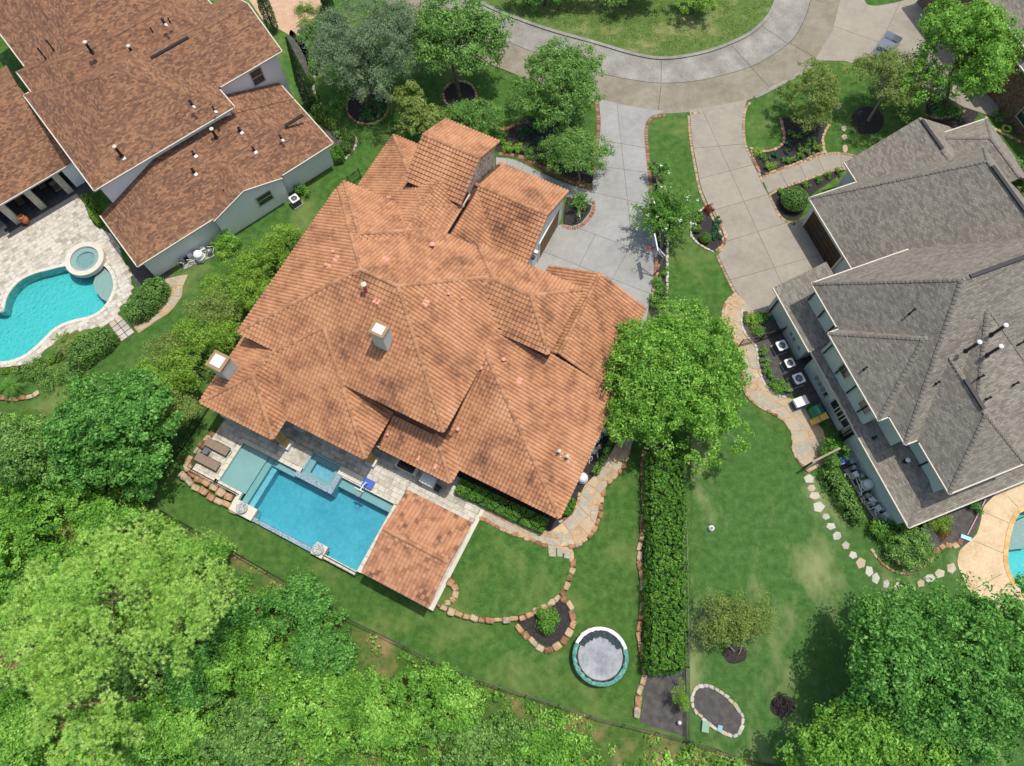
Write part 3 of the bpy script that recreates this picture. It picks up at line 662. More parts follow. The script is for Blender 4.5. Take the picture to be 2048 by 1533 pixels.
edging('sandstone ring round the small mulch bed below the round lawn', [(1034, 1250), (1048, 1268), (1073, 1290), (1092, 1302), (1118, 1290), (1133, 1272), (1146, 1250), (1145, 1225), (1134, 1200), (1122, 1194)], 0.7, 0.5, 0.35, 0.0)
edging('rust-coloured boulder bank below the sun loungers', [(362, 945), (384, 970), (404, 983), (430, 997), (455, 1012), (478, 1024)], 0.8, 0.55, 0.62, 0.0, zpix=.2, rows=1)
edging('upper tier of rust-coloured boulders under the lounger deck', [(384, 914), (372, 932), (388, 952), (412, 966), (440, 982), (466, 996)], 0.7, 0.6, 0.55, 0.15, zpix=.3)
edging('weathered boulders along the shaded west edge of the lounger deck', [(432, 862), (418, 878), (400, 896), (388, 908)], 0.6, 0.7, 0.5, 0.1, zpix=.3)
edging('cream edging stones round the oval mulch bed by the back fence', R9((104, 1160), (130, 1075), (200, 1064), (290, 1112), (366, 1190), (404, 1260), (376, 1346), (318, 1352), (220, 1296), (134, 1220)), 0.42, 0.28, 0.2, closed=True, mesh=ROCKP)
edging('tan stones edging the front island bed of round shrubs', R3((620, 690), (636, 760), (642, 830), (600, 872), (520, 892), (442, 866)), 0.42, 0.28, 0.2)
edging('stones edging the lawn side of the front island bed', R3((884, 900), (868, 840), (882, 780), (918, 712)), 0.42, 0.28, 0.2)
edging('tan stones along the walk side of the front island bed', R3((452, 880), (472, 950), (500, 1015)), 0.42, 0.26, 0.2)
edging('orange stones between the island bed and the front walk', R3((530, 1022), (620, 992), (720, 956), (820, 912), (880, 892)), 0.42, 0.22, 0.16)
edging('pale stones round the bed with two clipped balls by the drive', ZB((945, 165), (815, 262), (722, 375), (722, 548), (845, 665), (990, 738)), 0.36, 0.22, 0.18, mesh=ROCKP)
edging('tan stones on the drive side of the clipped ball bed', ZB((1010, 262), (1085, 440), (1122, 530), (1108, 640), (1010, 728)), 0.36, 0.26, 0.16)
edging('cream stone edging of the narrow bed by the basketball hoop', [(1328, 372), (1336, 410), (1335, 480), (1334, 520), (1334, 560), (1333, 600)], 0.42, 0.26, 0.2, mesh=ROCKP)
edging('tan stone edging on the drive side of the hoop bed', [(1318, 530), (1312, 560), (1302, 600)], 0.42, 0.26, 0.2)
edging('mortared stone rim along the lawn side of the side-yard path', po3, 0.5, 0.22, 0.14)
edging('pale stone rim round the side-yard mulch bed', R6((400, 342), (392, 420), (432, 505), (482, 565), (490, 660), (522, 762), (592, 832), (655, 852)), 0.4, 0.22, 0.16, mesh=ROCKP)
edging('flat tan stones edging the shrub bed by the right-hand pool', [(1780, 1105), (1798, 1125), (1830, 1135), (1855, 1125), (1868, 1108), (1880, 1095), (1896, 1090), (1910, 1092), (1925, 1080)], 0.55, 0.45, 0.14)
edging('thin stone edging curving below the dense shrub', R9((1150, 260), (1220, 350), (1300, 395), (1380, 410)), 0.4, 0.22, 0.15)
edging('dark stone ring round the willowy tree', [(735 + 42 * math.cos(a), 215 + 36 * math.sin(a)) for a in np.linspace(0, 2 * math.pi, 14, False)], 0.4, 0.25, 0.25, closed=True)
edging('dark stone ring round the street tree behind the gable', [(919 + 33 * math.cos(a), 192 + 28 * math.sin(a)) for a in np.linspace(0, 2 * math.pi, 12, False)], 0.4, 0.25, 0.25, closed=True)
edging('curved stone edging under the big bright tree', [(1850, 232), (1870, 237), (1895, 236), (1915, 230), (1928, 222)], 0.45, 0.3, 0.22)
edging('tan block edging of the bed with the yellow hose', [(1970, 235), (1972, 248), (1985, 258), (2010, 270), (2035, 284), (2050, 288)], 0.4, 0.35, 0.22)
edging('cream stone border of the boxwood bed beside the brown-roofed house', S(560, 0, 4.79)((600, 200), (520, 270), (420, 370), (380, 450), (385, 580), (340, 700), (318, 800), (340, 920), (385, 990), (405, 1075)), 0.4, 0.28, 0.2, mesh=ROCKP)
edging('cream stone border round the last boxwood balls', S(560, 0, 4.79)((655, 1255), (720, 1320), (730, 1390), (690, 1460), (620, 1530)), 0.4, 0.28, 0.2, mesh=ROCKP)
edging('stones under the clipped hedge beside the flagstone path', ZL((1550, 900), (1510, 1010), (1430, 1090), (1340, 1160)), 0.5, 0.35, 0.25)
edging('stones below the lower clipped hedge by the left pool', ZL((1110, 1410), (1040, 1460), (960, 1530)) + R4((560, 620), (500, 690)), 0.55, 0.4, 0.3)
edging('stones between the street lawn and the front shrub bed', [(985, 250), (1005, 262), (1025, 255), (1040, 247)], 0.5, 0.35, 0.3)
edging('tan rocks scattered along the left palm bed', [(0, 795), (30, 800), (60, 795), (80, 785)], 0.6, 0.4, 0.3)
# ================================================================== ROOF ENGINE
def clip(poly, f):
    out = []
    for i in range(len(poly)):
        a, b = poly[i], poly[(i + 1) % len(poly)]; fa, fb = f(a), f(b)
        if fa >= -1e-9: out.append(a)
        if (fa > 1e-9 and fb < -1e-9) or (fa < -1e-9 and fb > 1e-9):
            t = fa / (fa - fb); out.append(tuple(np.array(a) * (1 - t) + np.array(b) * t))
    q = []
    for p in out:
        if not q or np.hypot(p[0] - q[-1][0], p[1] - q[-1][1]) > 1e-4: q.append(p)
    if len(q) > 1 and np.hypot(q[0][0] - q[-1][0], q[0][1] - q[-1][1]) < 1e-4: q.pop()
    return q
class Roof:
    """rectangular roof in a house frame; sides S N W E carry a slope (None = open gable or abutment)"""
    def __init__(s, fr, u0, u1, v0, v1, ze, S=None, N=None, W=None, E=None, zs=None, walls='SNWE', inset=0.45, wz=0.0, caps=True, gut='SNWE', stone=''):
        s.fr, s.r, s.ze, s.walls, s.inset, s.wz, s.caps, s.gut, s.stone = fr, (u0, u1, v0, v1), ze, walls, inset, wz, caps, gut, stone
        zs = zs or {}
        g = lambda k: zs.get(k, ze)
        s.pl = {}
        if S is not None: s.pl['S'] = (0, S, g('S') - S * v0, S)
        if N is not None: s.pl['N'] = (0, -N, g('N') + N * v1, N)
        if W is not None: s.pl['W'] = (W, 0, g('W') - W * u0, W)
        if E is not None: s.pl['E'] = (-E, 0, g('E') + E * u1, E)
        rect = [(u0, v0), (u1, v0), (u1, v1), (u0, v1)]
        s.faces = {}
        for k, p in s.pl.items():
            poly = rect
            for j, q in s.pl.items():
                if j != k and poly: poly = clip(poly, lambda t, p=p, q=q: (q[0] * t[0] + q[1] * t[1] + q[2]) - (p[0] * t[0] + p[1] * t[1] + p[2]))
            if len(poly) > 2: s.faces[k] = poly
    def z(s, u, v, k=None):
        if k: p = s.pl[k]; return p[0] * u + p[1] * v + p[2]
        return min(p[0] * u + p[1] * v + p[2] for p in s.pl.values())
    def has(s, u, v, m=0.0):
        u0, u1, v0, v1 = s.r; return u0 - m <= u <= u1 + m and v0 - m <= v <= v1 + m
    def basis(s, k):
        U3, V3 = np.append(s.fr.U, 0), np.append(s.fr.V, 0); g = s.pl[k][3]; c = 1 / math.hypot(1, g)
        x, y = {'S': (U3, V3), 'N': (-U3, -V3), 'W': (-V3, U3), 'E': (V3, -U3)}[k]
        y = (y + np.array([0, 0, g])) * c; return x, y, np.cross(x, y), c
    def dist(s, k, u, v):
        u0, u1, v0, v1 = s.r; return {'S': v - v0, 'N': v1 - v, 'W': u - u0, 'E': u1 - u}[k]
    def ridges(s):
        out = []; ks = list(s.faces)
        for a in range(len(ks)):
            for b in range(a + 1, len(ks)):
                A, B = s.faces[ks[a]], s.faces[ks[b]]; sh = [p for p in A if any(np.hypot(p[0] - q[0], p[1] - q[1]) < 1e-3 for q in B)]
                if len(sh) >= 2: out.append((sh[0], sh[1], ks[a], ks[b]))
        return out
def covered(roofs, me, u, v, z, eps=0.04):
    for r in roofs:
        if r is me or r.fr is not me.fr: continue
        if r.has(u, v) and r.z(u, v) > z + eps: return True
    return False
def deck_mesh(rf, thick=0.2):
    V, Fc, UVs = [], [], []
    for k, poly in rf.faces.items():
        x, y, n, c = rf.basis(k); b = len(V); m = len(poly)
        for (u, v) in poly: V.append(rf.fr.w(u, v, rf.z(u, v, k)))
        for (u, v) in poly: V.append(rf.fr.w(u, v, rf.z(u, v, k) - thick))
        P = [np.array(q) for q in V[b:b + m]]
        nn = np.cross(P[1] - P[0], P[2] - P[0]); idx = list(range(m)) if nn[2] > 0 else list(range(m - 1, -1, -1))
        Fc.append([b + i for i in idx]); UVs += [(float(V[b + i] @ x), float(V[b + i] @ y)) for i in idx]
        Fc.append([b + m + i for i in idx[::-1]]); UVs += [(0, 0)] * m
        for i in range(m):
            j = (i + 1) % m; q = [b + idx[i], b + m + idx[i], b + m + idx[j], b + idx[j]]
            Fc.append(q); UVs += [(0, 0)] * 4
    return V, Fc, UVs
TW, TE = 0.30, 0.36
_xs = [-.155, -.125, -.07, 0, .07, .125, .155]; _zs = [0, .055, .105, .12, .105, .055, 0]
_V = [(x, -.205, z + .10) for x, z in zip(_xs, _zs)] + [(x, .205, z) for x, z in zip(_xs, _zs)]
TILE = (_V + [(-.155, -.205, -.02), (.155, -.205, -.02)] + _V[6::-1], [[i, i + 1, i + 8, i + 7] for i in range(6)] + [[14, 15, 16, 17, 18, 19, 20, 21, 22]])
_h = [(.2 * math.cos(t), .22 * math.sin(t) + .02) for t in np.linspace(math.pi, 0, 6)]
CAP = ([(-.24, a, b) for a, b in _h] + [(.24, a * .88, b * .8) for a, b in _h], [[i, i + 6, i + 7, i + 1] for i in range(5)] + [[5, 4, 3, 2, 1, 0]])
def cap_list(roofs, rf, step=0.42):
    T = []
    if not rf.caps: return T
    for a, b, ka, kb in rf.ridges():
        A = rf.fr.w(a[0], a[1], rf.z(*a)); B = rf.fr.w(b[0], b[1], rf.z(*b))
        if A[2] > B[2]: A, B, a, b = B, A, b, a          # a is the low end
        L = np.linalg.norm(B - A); x = (B - A) / L
        up = rf.basis(ka)[2] + rf.basis(kb)[2]; up = up - x * (up @ x); up /= np.linalg.norm(up)
        n = max(1, int(L / step))
        for i in range(n):
            t = (i + .5) / n; u, v = a[0] * (1 - t) + b[0] * t, a[1] * (1 - t) + b[1] * t; p = A * (1 - t) + B * t
            if covered(roofs, rf, u, v, p[2], 0.02): continue
            T.append(mtx(p + up * 0.0, x * (L / n / .42), np.cross(up, x), up))
    return T
def tile_list(roofs, rf):
    T = []
    for k, poly in rf.faces.items():
        x, y, n, c = rf.basis(k); us = [p[0] for p in poly]; vs = [p[1] for p in poly]
        if k in 'SN': lo, hi, dmax = min(us), max(us), max(abs(rf.dist(k, 0, v)) for v in vs)
        else: lo, hi, dmax = min(vs), max(vs), max(abs(rf.dist(k, u, 0)) for u in us)
        nx = int((hi - lo) / TW) + 1; ny = int(dmax / (TE * c)) + 2
        off = (hi - lo - nx * TW) / 2
        u0, u1, v0, v1 = rf.r
        for j in range(ny):
            d = (j + .5) * TE * c - 0.06
            for i in range(nx + 1):
                s = lo + off + (i + .5) * TW
                u, v = {'S': (s, v0 + d), 'N': (s, v1 - d), 'W': (u0 + d, s), 'E': (u1 - d, s)}[k]
                if not inside(poly, u, v): 
                    if not (j == 0 and inside(poly, *{'S': (u, v + .1), 'N': (u, v - .1), 'W': (u + .1, v), 'E': (u - .1, v)}[k])): continue
                z = rf.z(u, v, k)
                if covered(roofs, rf, u, v, z): continue
                jz = random.gauss(0, .006)
                T.append((mtx(rf.fr.w(u, v, z) + n * (0.012 + jz), x, y, n), k))
    return T
def eave_trim(roofs, rf, w=0.08, h=0.12):
    mb = MB(); u0, u1, v0, v1 = rf.r
    ends = {'S': ((u0, v0), (u1, v0)), 'N': ((u1, v1), (u0, v1)), 'W': ((u0, v1), (u0, v0)), 'E': ((u1, v0), (u1, v1))}
    out = {'S': (0, -1), 'N': (0, 1), 'W': (-1, 0), 'E': (1, 0)}
    for k in 'SNWE':
        if k not in rf.gut: continue
        (a, b) = ends[k]; L = math.hypot(b[0] - a[0], b[1] - a[1]); n = max(2, int(L / .5)); o = out[k]
        e = np.array([b[0] - a[0], b[1] - a[1]]) / L
        for i in range(n):
            t0, t1 = i / n, (i + 1) / n
            p, q = np.array(a) * (1 - t0) + np.array(b) * t0, np.array(a) * (1 - t1) + np.array(b) * t1
            m = (p + q) / 2; zz = rf.z(*m)
            if k in rf.pl and abs(zz - rf.z(m[0], m[1], k)) > .3: continue
            if any(r is not rf and r.fr is rf.fr and r.has(m[0] + o[0] * .12, m[1] + o[1] * .12) and r.z(m[0] + o[0] * .12, m[1] + o[1] * .12) > zz - .05 for r in roofs): continue
            za, zb = rf.z(*p), rf.z(*q); o2 = np.array(o)
            c = [(p, -.02, za), (q, -.02, zb), (q, w, zb), (p, w, za)]
            V = [rf.fr.w(*(x + o2 * d), z - h) for x, d, z in c] + [rf.fr.w(*(x + o2 * d), z + .015) for x, d, z in c]
            mb.add(V, [[3, 2, 1, 0], [4, 5, 6, 7], [0, 1, 5, 4], [1, 2, 6, 5], [2, 3, 7, 6], [3, 0, 4, 7]])
    return mb
def wall_mesh(rf, sides):
    u0, u1, v0, v1 = rf.r; i = rf.inset; mb = MB()
    c = {'S': ((u0 + i, v0 + i), (u1 - i, v0 + i)), 'E': ((u1 - i, v0 + i), (u1 - i, v1 - i)), 'N': ((u1 - i, v1 - i), (u0 + i, v1 - i)), 'W': ((u0 + i, v1 - i), (u0 + i, v0 + i))}
    for k in sides:
        a, b = c[k]; n = 12; V = [rf.fr.w(*a, rf.wz), rf.fr.w(*b, rf.wz)]
        for j in range(n, -1, -1):
            t = j / n; u, v = a[0] * (1 - t) + b[0] * t, a[1] * (1 - t) + b[1] * t
            V.append(rf.fr.w(u, v, rf.z(u, v) - .21))
        mb.add(V, [list(range(len(V)))])
    return mb
def house(name, label, roofs, deckmat, trimmat, wallmat, tiled, capmat=None, stone=None, base=None):
    u0, u1, v0, v1 = roofs[0].r
    t = thing(name, label, 'house', roofs[0].fr.w((u0 + u1) / 2, (v0 + v1) / 2, 0) if base is None else base)
    allT, allC, t1 = [], [], []
    for i, rf in enumerate(roofs):
        V, Fc, UV = deck_mesh(rf, 0.2)
        ro = obj('roof', V, Fc, deckmat, t, uvs=UV)
        mb = eave_trim(roofs, rf)
        if mb.F: mb.build('gutter', trimmat, ro)
        sd = [k for k in rf.walls if k not in rf.stone]
        if sd: wall_mesh(rf, sd).build('wall', wallmat, t)
        if rf.stone: wall_mesh(rf, rf.stone).build('wall', stone, t)
        if tiled:
            L = tile_list(roofs, rf)
            if i == 0:
                t1 = [T for T, k in L if k == 'S']; random.shuffle(t1); allT += [T for T, k in L if k != 'S']; r0 = ro
                allT += t1[300:]; t1 = t1[:300]
            else: allT += [T for T, k in L]
            allC += cap_list(roofs, rf)
        else:
            C = cap_list(roofs, rf, 0.3)
            if C:
                flat = ([(-.17, -.15, -.02), (.17, -.15, -.02), (.17, 0, .03), (-.17, 0, .036), (.17, .15, -.02), (-.17, .15, -.02)], [[0, 1, 2, 3], [3, 2, 4, 5]])
                pieces(ro, 'ridge_shingles', flat, C, capmat, capmat, 0)
    if tiled:
        pieces(r0, 'roof_tile', TILE, t1, m_tile1, m_tile1, 300, smooth=True)
        pieces(t, 'roof_tiles', TILE, allT, m_tile, m_tile, 0, smooth=True)
        random.shuffle(allC)
        pieces(t, 'ridge_cap', CAP, allC, m_cap1, m_cap, 300, 'ridge_caps', smooth=False)
    return t
# ================================================================== MAIN HOUSE
ZA, ZLO, SL = 6.8, 3.3, 0.53
A0 = Roof(F0, -29.2, -11.2, 11.34, 26.15, ZA, SL, SL, SL, SL)
roofs0 = [A0,
    Roof(F0, -29.05, -19.1, 19.0, 26.85, ZA, None, SL, SL, SL, walls='NW'),                                     # north-west hip
    Roof(F0, -16.2, -6.93, 20.42, 26.55, ZA, SL, SL, SL, SL),                                                   # east hip
    Roof(F0, -29.6, -19.1, 24.0, 35.15, 3.3, None, .589, .589, .53, zs={'E': 6.8}, walls='WN'),
    Roof(F0, -29.6, -19.1, 24.0, 30.6, 3.3, None, None, .589, .53, zs={'E': 6.8}, walls='E', gut='E'),                  # long north slope
    Roof(F0, -24.3, -19.05, 29.1, 35.95, 7.4, SL, SL, gut='SN', walls='SWE', stone='E', inset=.3),               # stone gable
    Roof(F0, -19.25, -12.4, 27.6, 36.3, 4.0, SL, SL, gut='SN', walls='NE', inset=.28),                           # garage
    Roof(F0, -19.0, -14.2, 26.0, 31.5, 3.57, E=SL, walls='', gut=''),                                            # infill slope
    Roof(F0, -29.65, -15.95, 7.3, 24.0, 4.75, SL, None, SL, SL, walls='W', gut='SWE', inset=.5),                  # west hip
    Roof(F0, -29.65, -23.05, 5.48, 20.0, 4.75, SL, None, SL, SL, walls='', gut='SWE'),                            # loggia hip
    Roof(F0, -17.6, -9.52, 8.78, 14.0, ZLO, SL, None, None, SL, walls='', gut='SE'),                             # small hip
    Roof(F0, -22.0, -0.88, 10.05, 21.1, ZLO, .437, None, None, .346, walls='SEN', gut='SE', inset=.4),           # south-east hip
    Roof(F0, -10.75, -1.9, 21.25, 29.25, ZLO, None, None, SL, SL, walls='SNWE', gut='WE', inset=.3)]             # east gable wing
H0 = house('clay_tile_house', 'large house with sprawling orange clay tile roof beside the blue pool', roofs0, m_deck, m_cream, m_stucco, True, stone=m_gable)
# garage door and lamp
def fr_panel(fr, u, v0, v1, z0, z1, t, mat, name, parent):
    mb = MB(); mb.fbox(fr, u, u + t, v0, v1, z0, z1); return mb.build(name, mat, parent)
gd = fr_panel(F0, -12.68, 31.2, 35.2, 0.0, 2.9, .05, m_wood, 'garage_door', H0)
for i in range(4):
    for j in range(4):
        fr_panel(F0, -12.63, 31.3 + i * .98, 31.3 + i * .98 + .86, .08 + j * .7, .08 + j * .7 + .62, .02, m_wood, 'door_panel', gd)
fr_panel(F0, -12.68, 31.0, 31.2, 0, 3.05, .09, m_white, 'door_frame', H0); fr_panel(F0, -12.68, 35.2, 35.4, 0, 3.05, .09, m_white, 'door_frame', H0); fr_panel(F0, -12.68, 31.2, 35.2, 2.9, 3.05, .09, m_white, 'door_frame', H0)
mb = MB(); mb.fbox(F0, -12.66, -12.3, 29.9, 30.2, 3.0, 3.3); mb.build('wall_lamp', m_white, H0)
mb = MB(); mb.fbox(F0, -12.66, -12.4, 29.5, 29.8, 2.7, 3.0); mb.build('wall_lamp', m_black, H0)
# pink repair tiles, vent stacks
def onroof(px, py, rf, k):
    """point of a roof plane seen at a photograph position"""
    r = RW @ np.array([px - 1024, py - 766.5, FPX]); p = rf.pl[k]
    n = np.array([p[0] * rf.fr.U[0] + p[1] * rf.fr.V[0], p[0] * rf.fr.U[1] + p[1] * rf.fr.V[1], -1.0])
    o = np.array([0, 0, CH]); t = (-p[2] - n @ o) / (n @ r); return o + r * t
D0, B0r, N0, S5 = roofs0[11], roofs0[8], roofs0[3], roofs0[10]
for (x, y, rf, k, n) in ((754, 602, A0, 'S', 2), (850, 607, A0, 'E', 2), (1037, 762, D0, 'E', 2), (770, 522, A0, 'N', 2), (676, 520, A0, 'W', 2), (780, 398, N0, 'W', 1), (838, 915, S5, 'S', 1), (872, 932, S5, 'S', 1), (663, 535, A0, 'W', 1)):
    p = onroof(x, y, rf, k); X, Y, Nn, c = rf.basis(k)
    T = [mtx(p + Nn * .045 + X * TW * (i - (n - 1) / 2) * (1 if k in 'SN' else 1), X, Y, Nn) for i in range(n)]
    pieces(H0, 'replacement_tile', TILE, T, m_pink, m_pink)
for (x, y, rf, k, h, r, big_) in ((733, 584, A0, 'S', 1.1, .13, 1), (898, 592, A0, 'E', .3, .07, 0), (925, 600, A0, 'E', .3, .06, 0), (1007, 723, D0, 'E', .35, .09, 0), (962, 740, D0, 'S', .35, .09, 0), (866, 496, A0, 'N', .5, .12, 0), (667, 508, A0, 'W', .3, .08, 0), (654, 534, A0, 'W', .3, .08, 0), (560, 677, B0r, 'W', .5, .12, 0), (916, 862, D0, 'S', .4, .09, 0), (776, 872, S5, 'S', .3, .07, 0)):
    p = onroof(x, y, rf, k); mb = MB(); mb.tube([p - [0, 0, .1], p + [0, 0, h]], r, 10); v = mb.build('vent_stack', M('painted_vent', [(172, 96, 78), (188, 112, 92)]) if 'painted_vent' not in bpy.data.materials else bpy.data.materials['painted_vent'], H0)
    mb = MB(); mb.lathe(p, [(r * 1.5, p[2] + h), (r * 1.7, p[2] + h + .08), (r * .6, p[2] + h + .14)], 10); mb.build('vent_cap', m_cream if big_ else m_pink, v)
    X, Y, Nn, c = rf.basis(k); q = .26
    mb = MB(); mb.add([p + Nn * .11 - X * q - Y * q, p + Nn * .11 + X * q - Y * q, p + Nn * .11 + X * q + Y * q, p + Nn * .11 - X * q + Y * q], [[0, 1, 2, 3]]); mb.build('vent_flashing', m_pink, v)
for (x, y) in ((1117, 908), (1133, 918)):
    p = onroof(x, y, D0, 'E'); mb = MB(); mb.tube([p - [0, 0, .1], p + [0, 0, .75]], .1, 10); v = mb.build('vent_stack', m_black, H0)
    mb = MB(); mb.lathe(p, [(.13, p[2] + .75), (.15, p[2] + .82), (.05, p[2] + .9)], 10); mb.build('vent_cap', m_cream, v)
    X, Y, Nn, c = D0.basis('E'); mb = MB(); mb.add([p + Nn * .11 - X * .25 - Y * .3, p + Nn * .11 + X * .25 - Y * .3, p + Nn * .11 + X * .25 + Y * .3, p + Nn * .11 - X * .25 + Y * .3], [[0, 1, 2, 3]]); mb.build('vent_flashing', m_cream, v)
def chimney(u, v, hu, hv, z0, z1):
    mb = MB(); mb.fbox(F0, u - hu, u + hu, v - hv, v + hv, z0, z1 - .35); c = mb.build('chimney', m_stucco3, H0)
    mb = MB(); mb.fbox(F0, u - hu * .95, u + hu * .95, v - hv * .95, v + hv * .95, z1 - .35, z1 - .1); mb.build('chimney_screen', m_black, c)
    mb = MB(); mb.fbox(F0, u - hu * 1.12, u + hu * 1.12, v - hv * 1.12, v + hv * 1.12, z1 - .1, z1); mb.build('chimney_cap', M('cap_tan', [(140, 112, 82), (154, 124, 92)]) if 'cap_tan' not in bpy.data.materials else bpy.data.materials['cap_tan'], c)
    mb = MB(); mb.fbox(F0, u - hu * .72, u + hu * .72, v - hv * .72, v + hv * .72, z1, z1 + .04); mb.build('chimney_lid', m_white, c)
chimney(-17.95, 15.0, .55, .48, 7.0, 11.2)
chimney(-28.75, 8.4, .62, .62, 4.2, 7.8)
# gable ends get a dark vent opening under the raised eave, columns of the loggia
for (u, v) in ((-23.5, 6.0), (-29.2, 6.0), (-16.5, 7.9), (-23.3, 7.9)):
    mb = MB(); mb.fbox(F0, u - .28, u + .28, v - .28, v + .28, TZ - .1, 4.5); col = mb.build('column', M('golden_stone', [(150, 116, 66), (190, 152, 92)], (('noise', 3.0, 1.0),), bump=.4, bscale=10) if 'golden_stone' not in bpy.data.materials else bpy.data.materials['golden_stone'], H0)
    mb = MB(); mb.fbox(F0, u - .42, u + .42, v - .42, v + .42, TZ - .1, 1.0); mb.build('column_plinth', m_stucco, col)
mb = MB(); mb.fbox(F0, -29.8, -16.9, 11.5, 11.7, 0, 4.6); mb.build('wall', m_stucco, H0)
mb = MB(); mb.fbox(F0, -17.0, -9.0, 11.2, 11.4, 0, 3.4); mb.build('wall', m_stucco, H0)
# ================================================================== POOL TERRACE OF THE MAIN HOUSE
m_plaster = M('pool_plaster', [(115, 162, 176), (132, 176, 184), (151, 188, 192)], (('noise', .5, 1.0), ('noise', 3.5, .8)), rough=.7)
m_ledge = M('ledge_plaster', [(123, 154, 151), (134, 162, 159)], (('noise', .8, 1.0), ('noise', 4.0, .4)), rough=.7)
m_mosaic = M('blue_grey_mosaic', [(86, 106, 118), (120, 142, 154), (156, 172, 178)], (('voronoi', 16.0, 1.0),), rough=.25, spec=.6)
m_water = watermat('pool_water', (0.10, 0.78, 0.85), 0.56, 2.4, .18)
pool = thing('swimming_pool', 'rectangular bright blue pool with shallow ledge beside the clay-roofed house', 'pool', F0.w(-20, 2.5, -1.05))
mb = MB(); n_ = len(pool_w)
mb.add([(p[0], p[1], -1.05) for p in pool_w], [list(range(n_))]); mb.build('pool_floor', m_plaster, pool)
mb = MB(); mb.add([(p[0], p[1], -1.05) for p in pool_w] + [(p[0], p[1], .46) for p in pool_w], [[i, n_ + i, n_ + (i + 1) % n_, (i + 1) % n_] for i in range(n_)]); mb.build('pool_wall', m_plaster, pool)
mb = MB(); mb.fbox(F0, -26.84, -24.45, 1.01, 4.49, -1.04, .22); mb.build('tanning_ledge', m_ledge, pool)
for (a, b, c, d, z) in ((-24.45, -23.87, .41, 4.49, .02), (-23.87, -23.36, .41, 3.98, -.26), (-23.87, -21.66, 3.99, 4.49, .02), (-18.09, -13.21, 4.95, 5.64, .02)):
    mb = MB(); mb.fbox(F0, a, b, c, d, -1.04, z); mb.build('pool_step', m_ledge if z > 0 else m_plaster, pool)
    mb = MB(); mb.fbox(F0, a, b, c - .05 if c > 3 else c, c if c > 3 else c, z - .01, z + .004) if c > 3 else mb.fbox(F0, b - .06, b, c, d, z, z + .006); mb.build('step_trim', M('step_tile', [(30, 92, 120), (44, 112, 140)]) if 'step_tile' not in bpy.data.materials else bpy.data.materials['step_tile'], pool)
mb = MB(); mb.prism([p + (F0.w(-20, 2.5) - p) * .0004 for p in pool_w], -1.045, .40); mb.build('pool_water', m_water, pool)
mb = MB(); mb.fbox(F0, -22.85, -17.15, -.56, -.2, -.3, .385); mb.build('vanishing_edge', m_mosaic, pool)
mb = MB(); mb.fbox(F0, -22.9, -17.1, -.75, -.56, -.3, -.05); mb.build('catch_channel', m_dark, pool)
def cop(u0, u1, v0, v1, z0=.2, z1=.53, step=.62):
    L = max(u1 - u0, v1 - v0); n = max(1, int(round(L / step)))
    for i in range(n):
        g = .012; mb = MB()
        if u1 - u0 >= v1 - v0: mb.fbox(F0, u0 + L * i / n + g, u0 + L * (i + 1) / n - g, v0, v1, z0, z1)
        else: mb.fbox(F0, u0, u1, v0 + L * i / n + g, v0 + L * (i + 1) / n - g, z0, z1)
        mb.build('coping_stone', m_cop, pool)
cop(-27.2, -26.85, .65, 4.85); cop(-26.85, -21.65, 4.5, 4.85); cop(-29.4, -24.56, .65, .99); cop(-24.9, -24.56, -.1, .65); cop(-18.1, -13.2, 5.65, 5.75); cop(-13.2, -12.9, -.2, 5.65); cop(-16.1, -13.2, -.55, -.2)
# spa
m_water2 = watermat('spa_water', (0.14, 0.74, 0.9), 0.45, 5.0, .1)
spa = thing('spa', 'square raised spa with mosaic rim set into the blue pool', 'spa', F0.w(-19.9, 5.4, -.4))
mb = MB(); mb.fbox(F0, -21.64, -18.11, 4.06, 4.5, -.9, .56); mb.fbox(F0, -18.6, -18.11, 4.5, 6.0, -.9, .56); mb.build('spa_rim', m_mosaic, spa)
mb = MB(); mb.fbox(F0, -21.2, -18.6, 4.5, 6.35, -.5, -.35); mb.build('spa_floor', m_plaster, spa)
mb = MB(); mb.fbox(F0, -21.2, -20.75, 4.5, 6.35, -.35, .12); mb.fbox(F0, -20.75, -18.6, 5.95, 6.35, -.35, .12); mb.fbox(F0, -19.0, -18.6, 4.9, 5.95, -.35, .12); mb.fbox(F0, -20.75, -18.6, 4.5, 4.9, -.35, .12); mb.build('spa_bench', m_ledge, spa)
mb = MB(); mb.fbox(F0, -21.3, -21.2, 4.5, 6.35, -.5, .6); mb.fbox(F0, -21.2, -18.6, 6.35, 6.45, -.5, .6); mb.build('spa_wall', m_plaster, spa)
mb = MB(); mb.fbox(F0, -21.195, -18.605, 4.505, 6.345, -.36, .54); mb.build('spa_water', m_water2, spa)
mb = MB(); mb.fbox(F0, -22.7, -21.3, 4.86, 6.42, .3, .63); mb.build('spa_surround', m_trav1, spa)
mb = MB(); mb.fbox(F0, -21.65, -21.21, 4.51, 4.855, .2, .6); mb.build('spa_surround', m_cop, spa)
mb = MB(); mb.fbox(F0, -18.57, -16.2, 5.76, 6.45, .3, .64); mb.build('spa_surround', m_cop, spa)
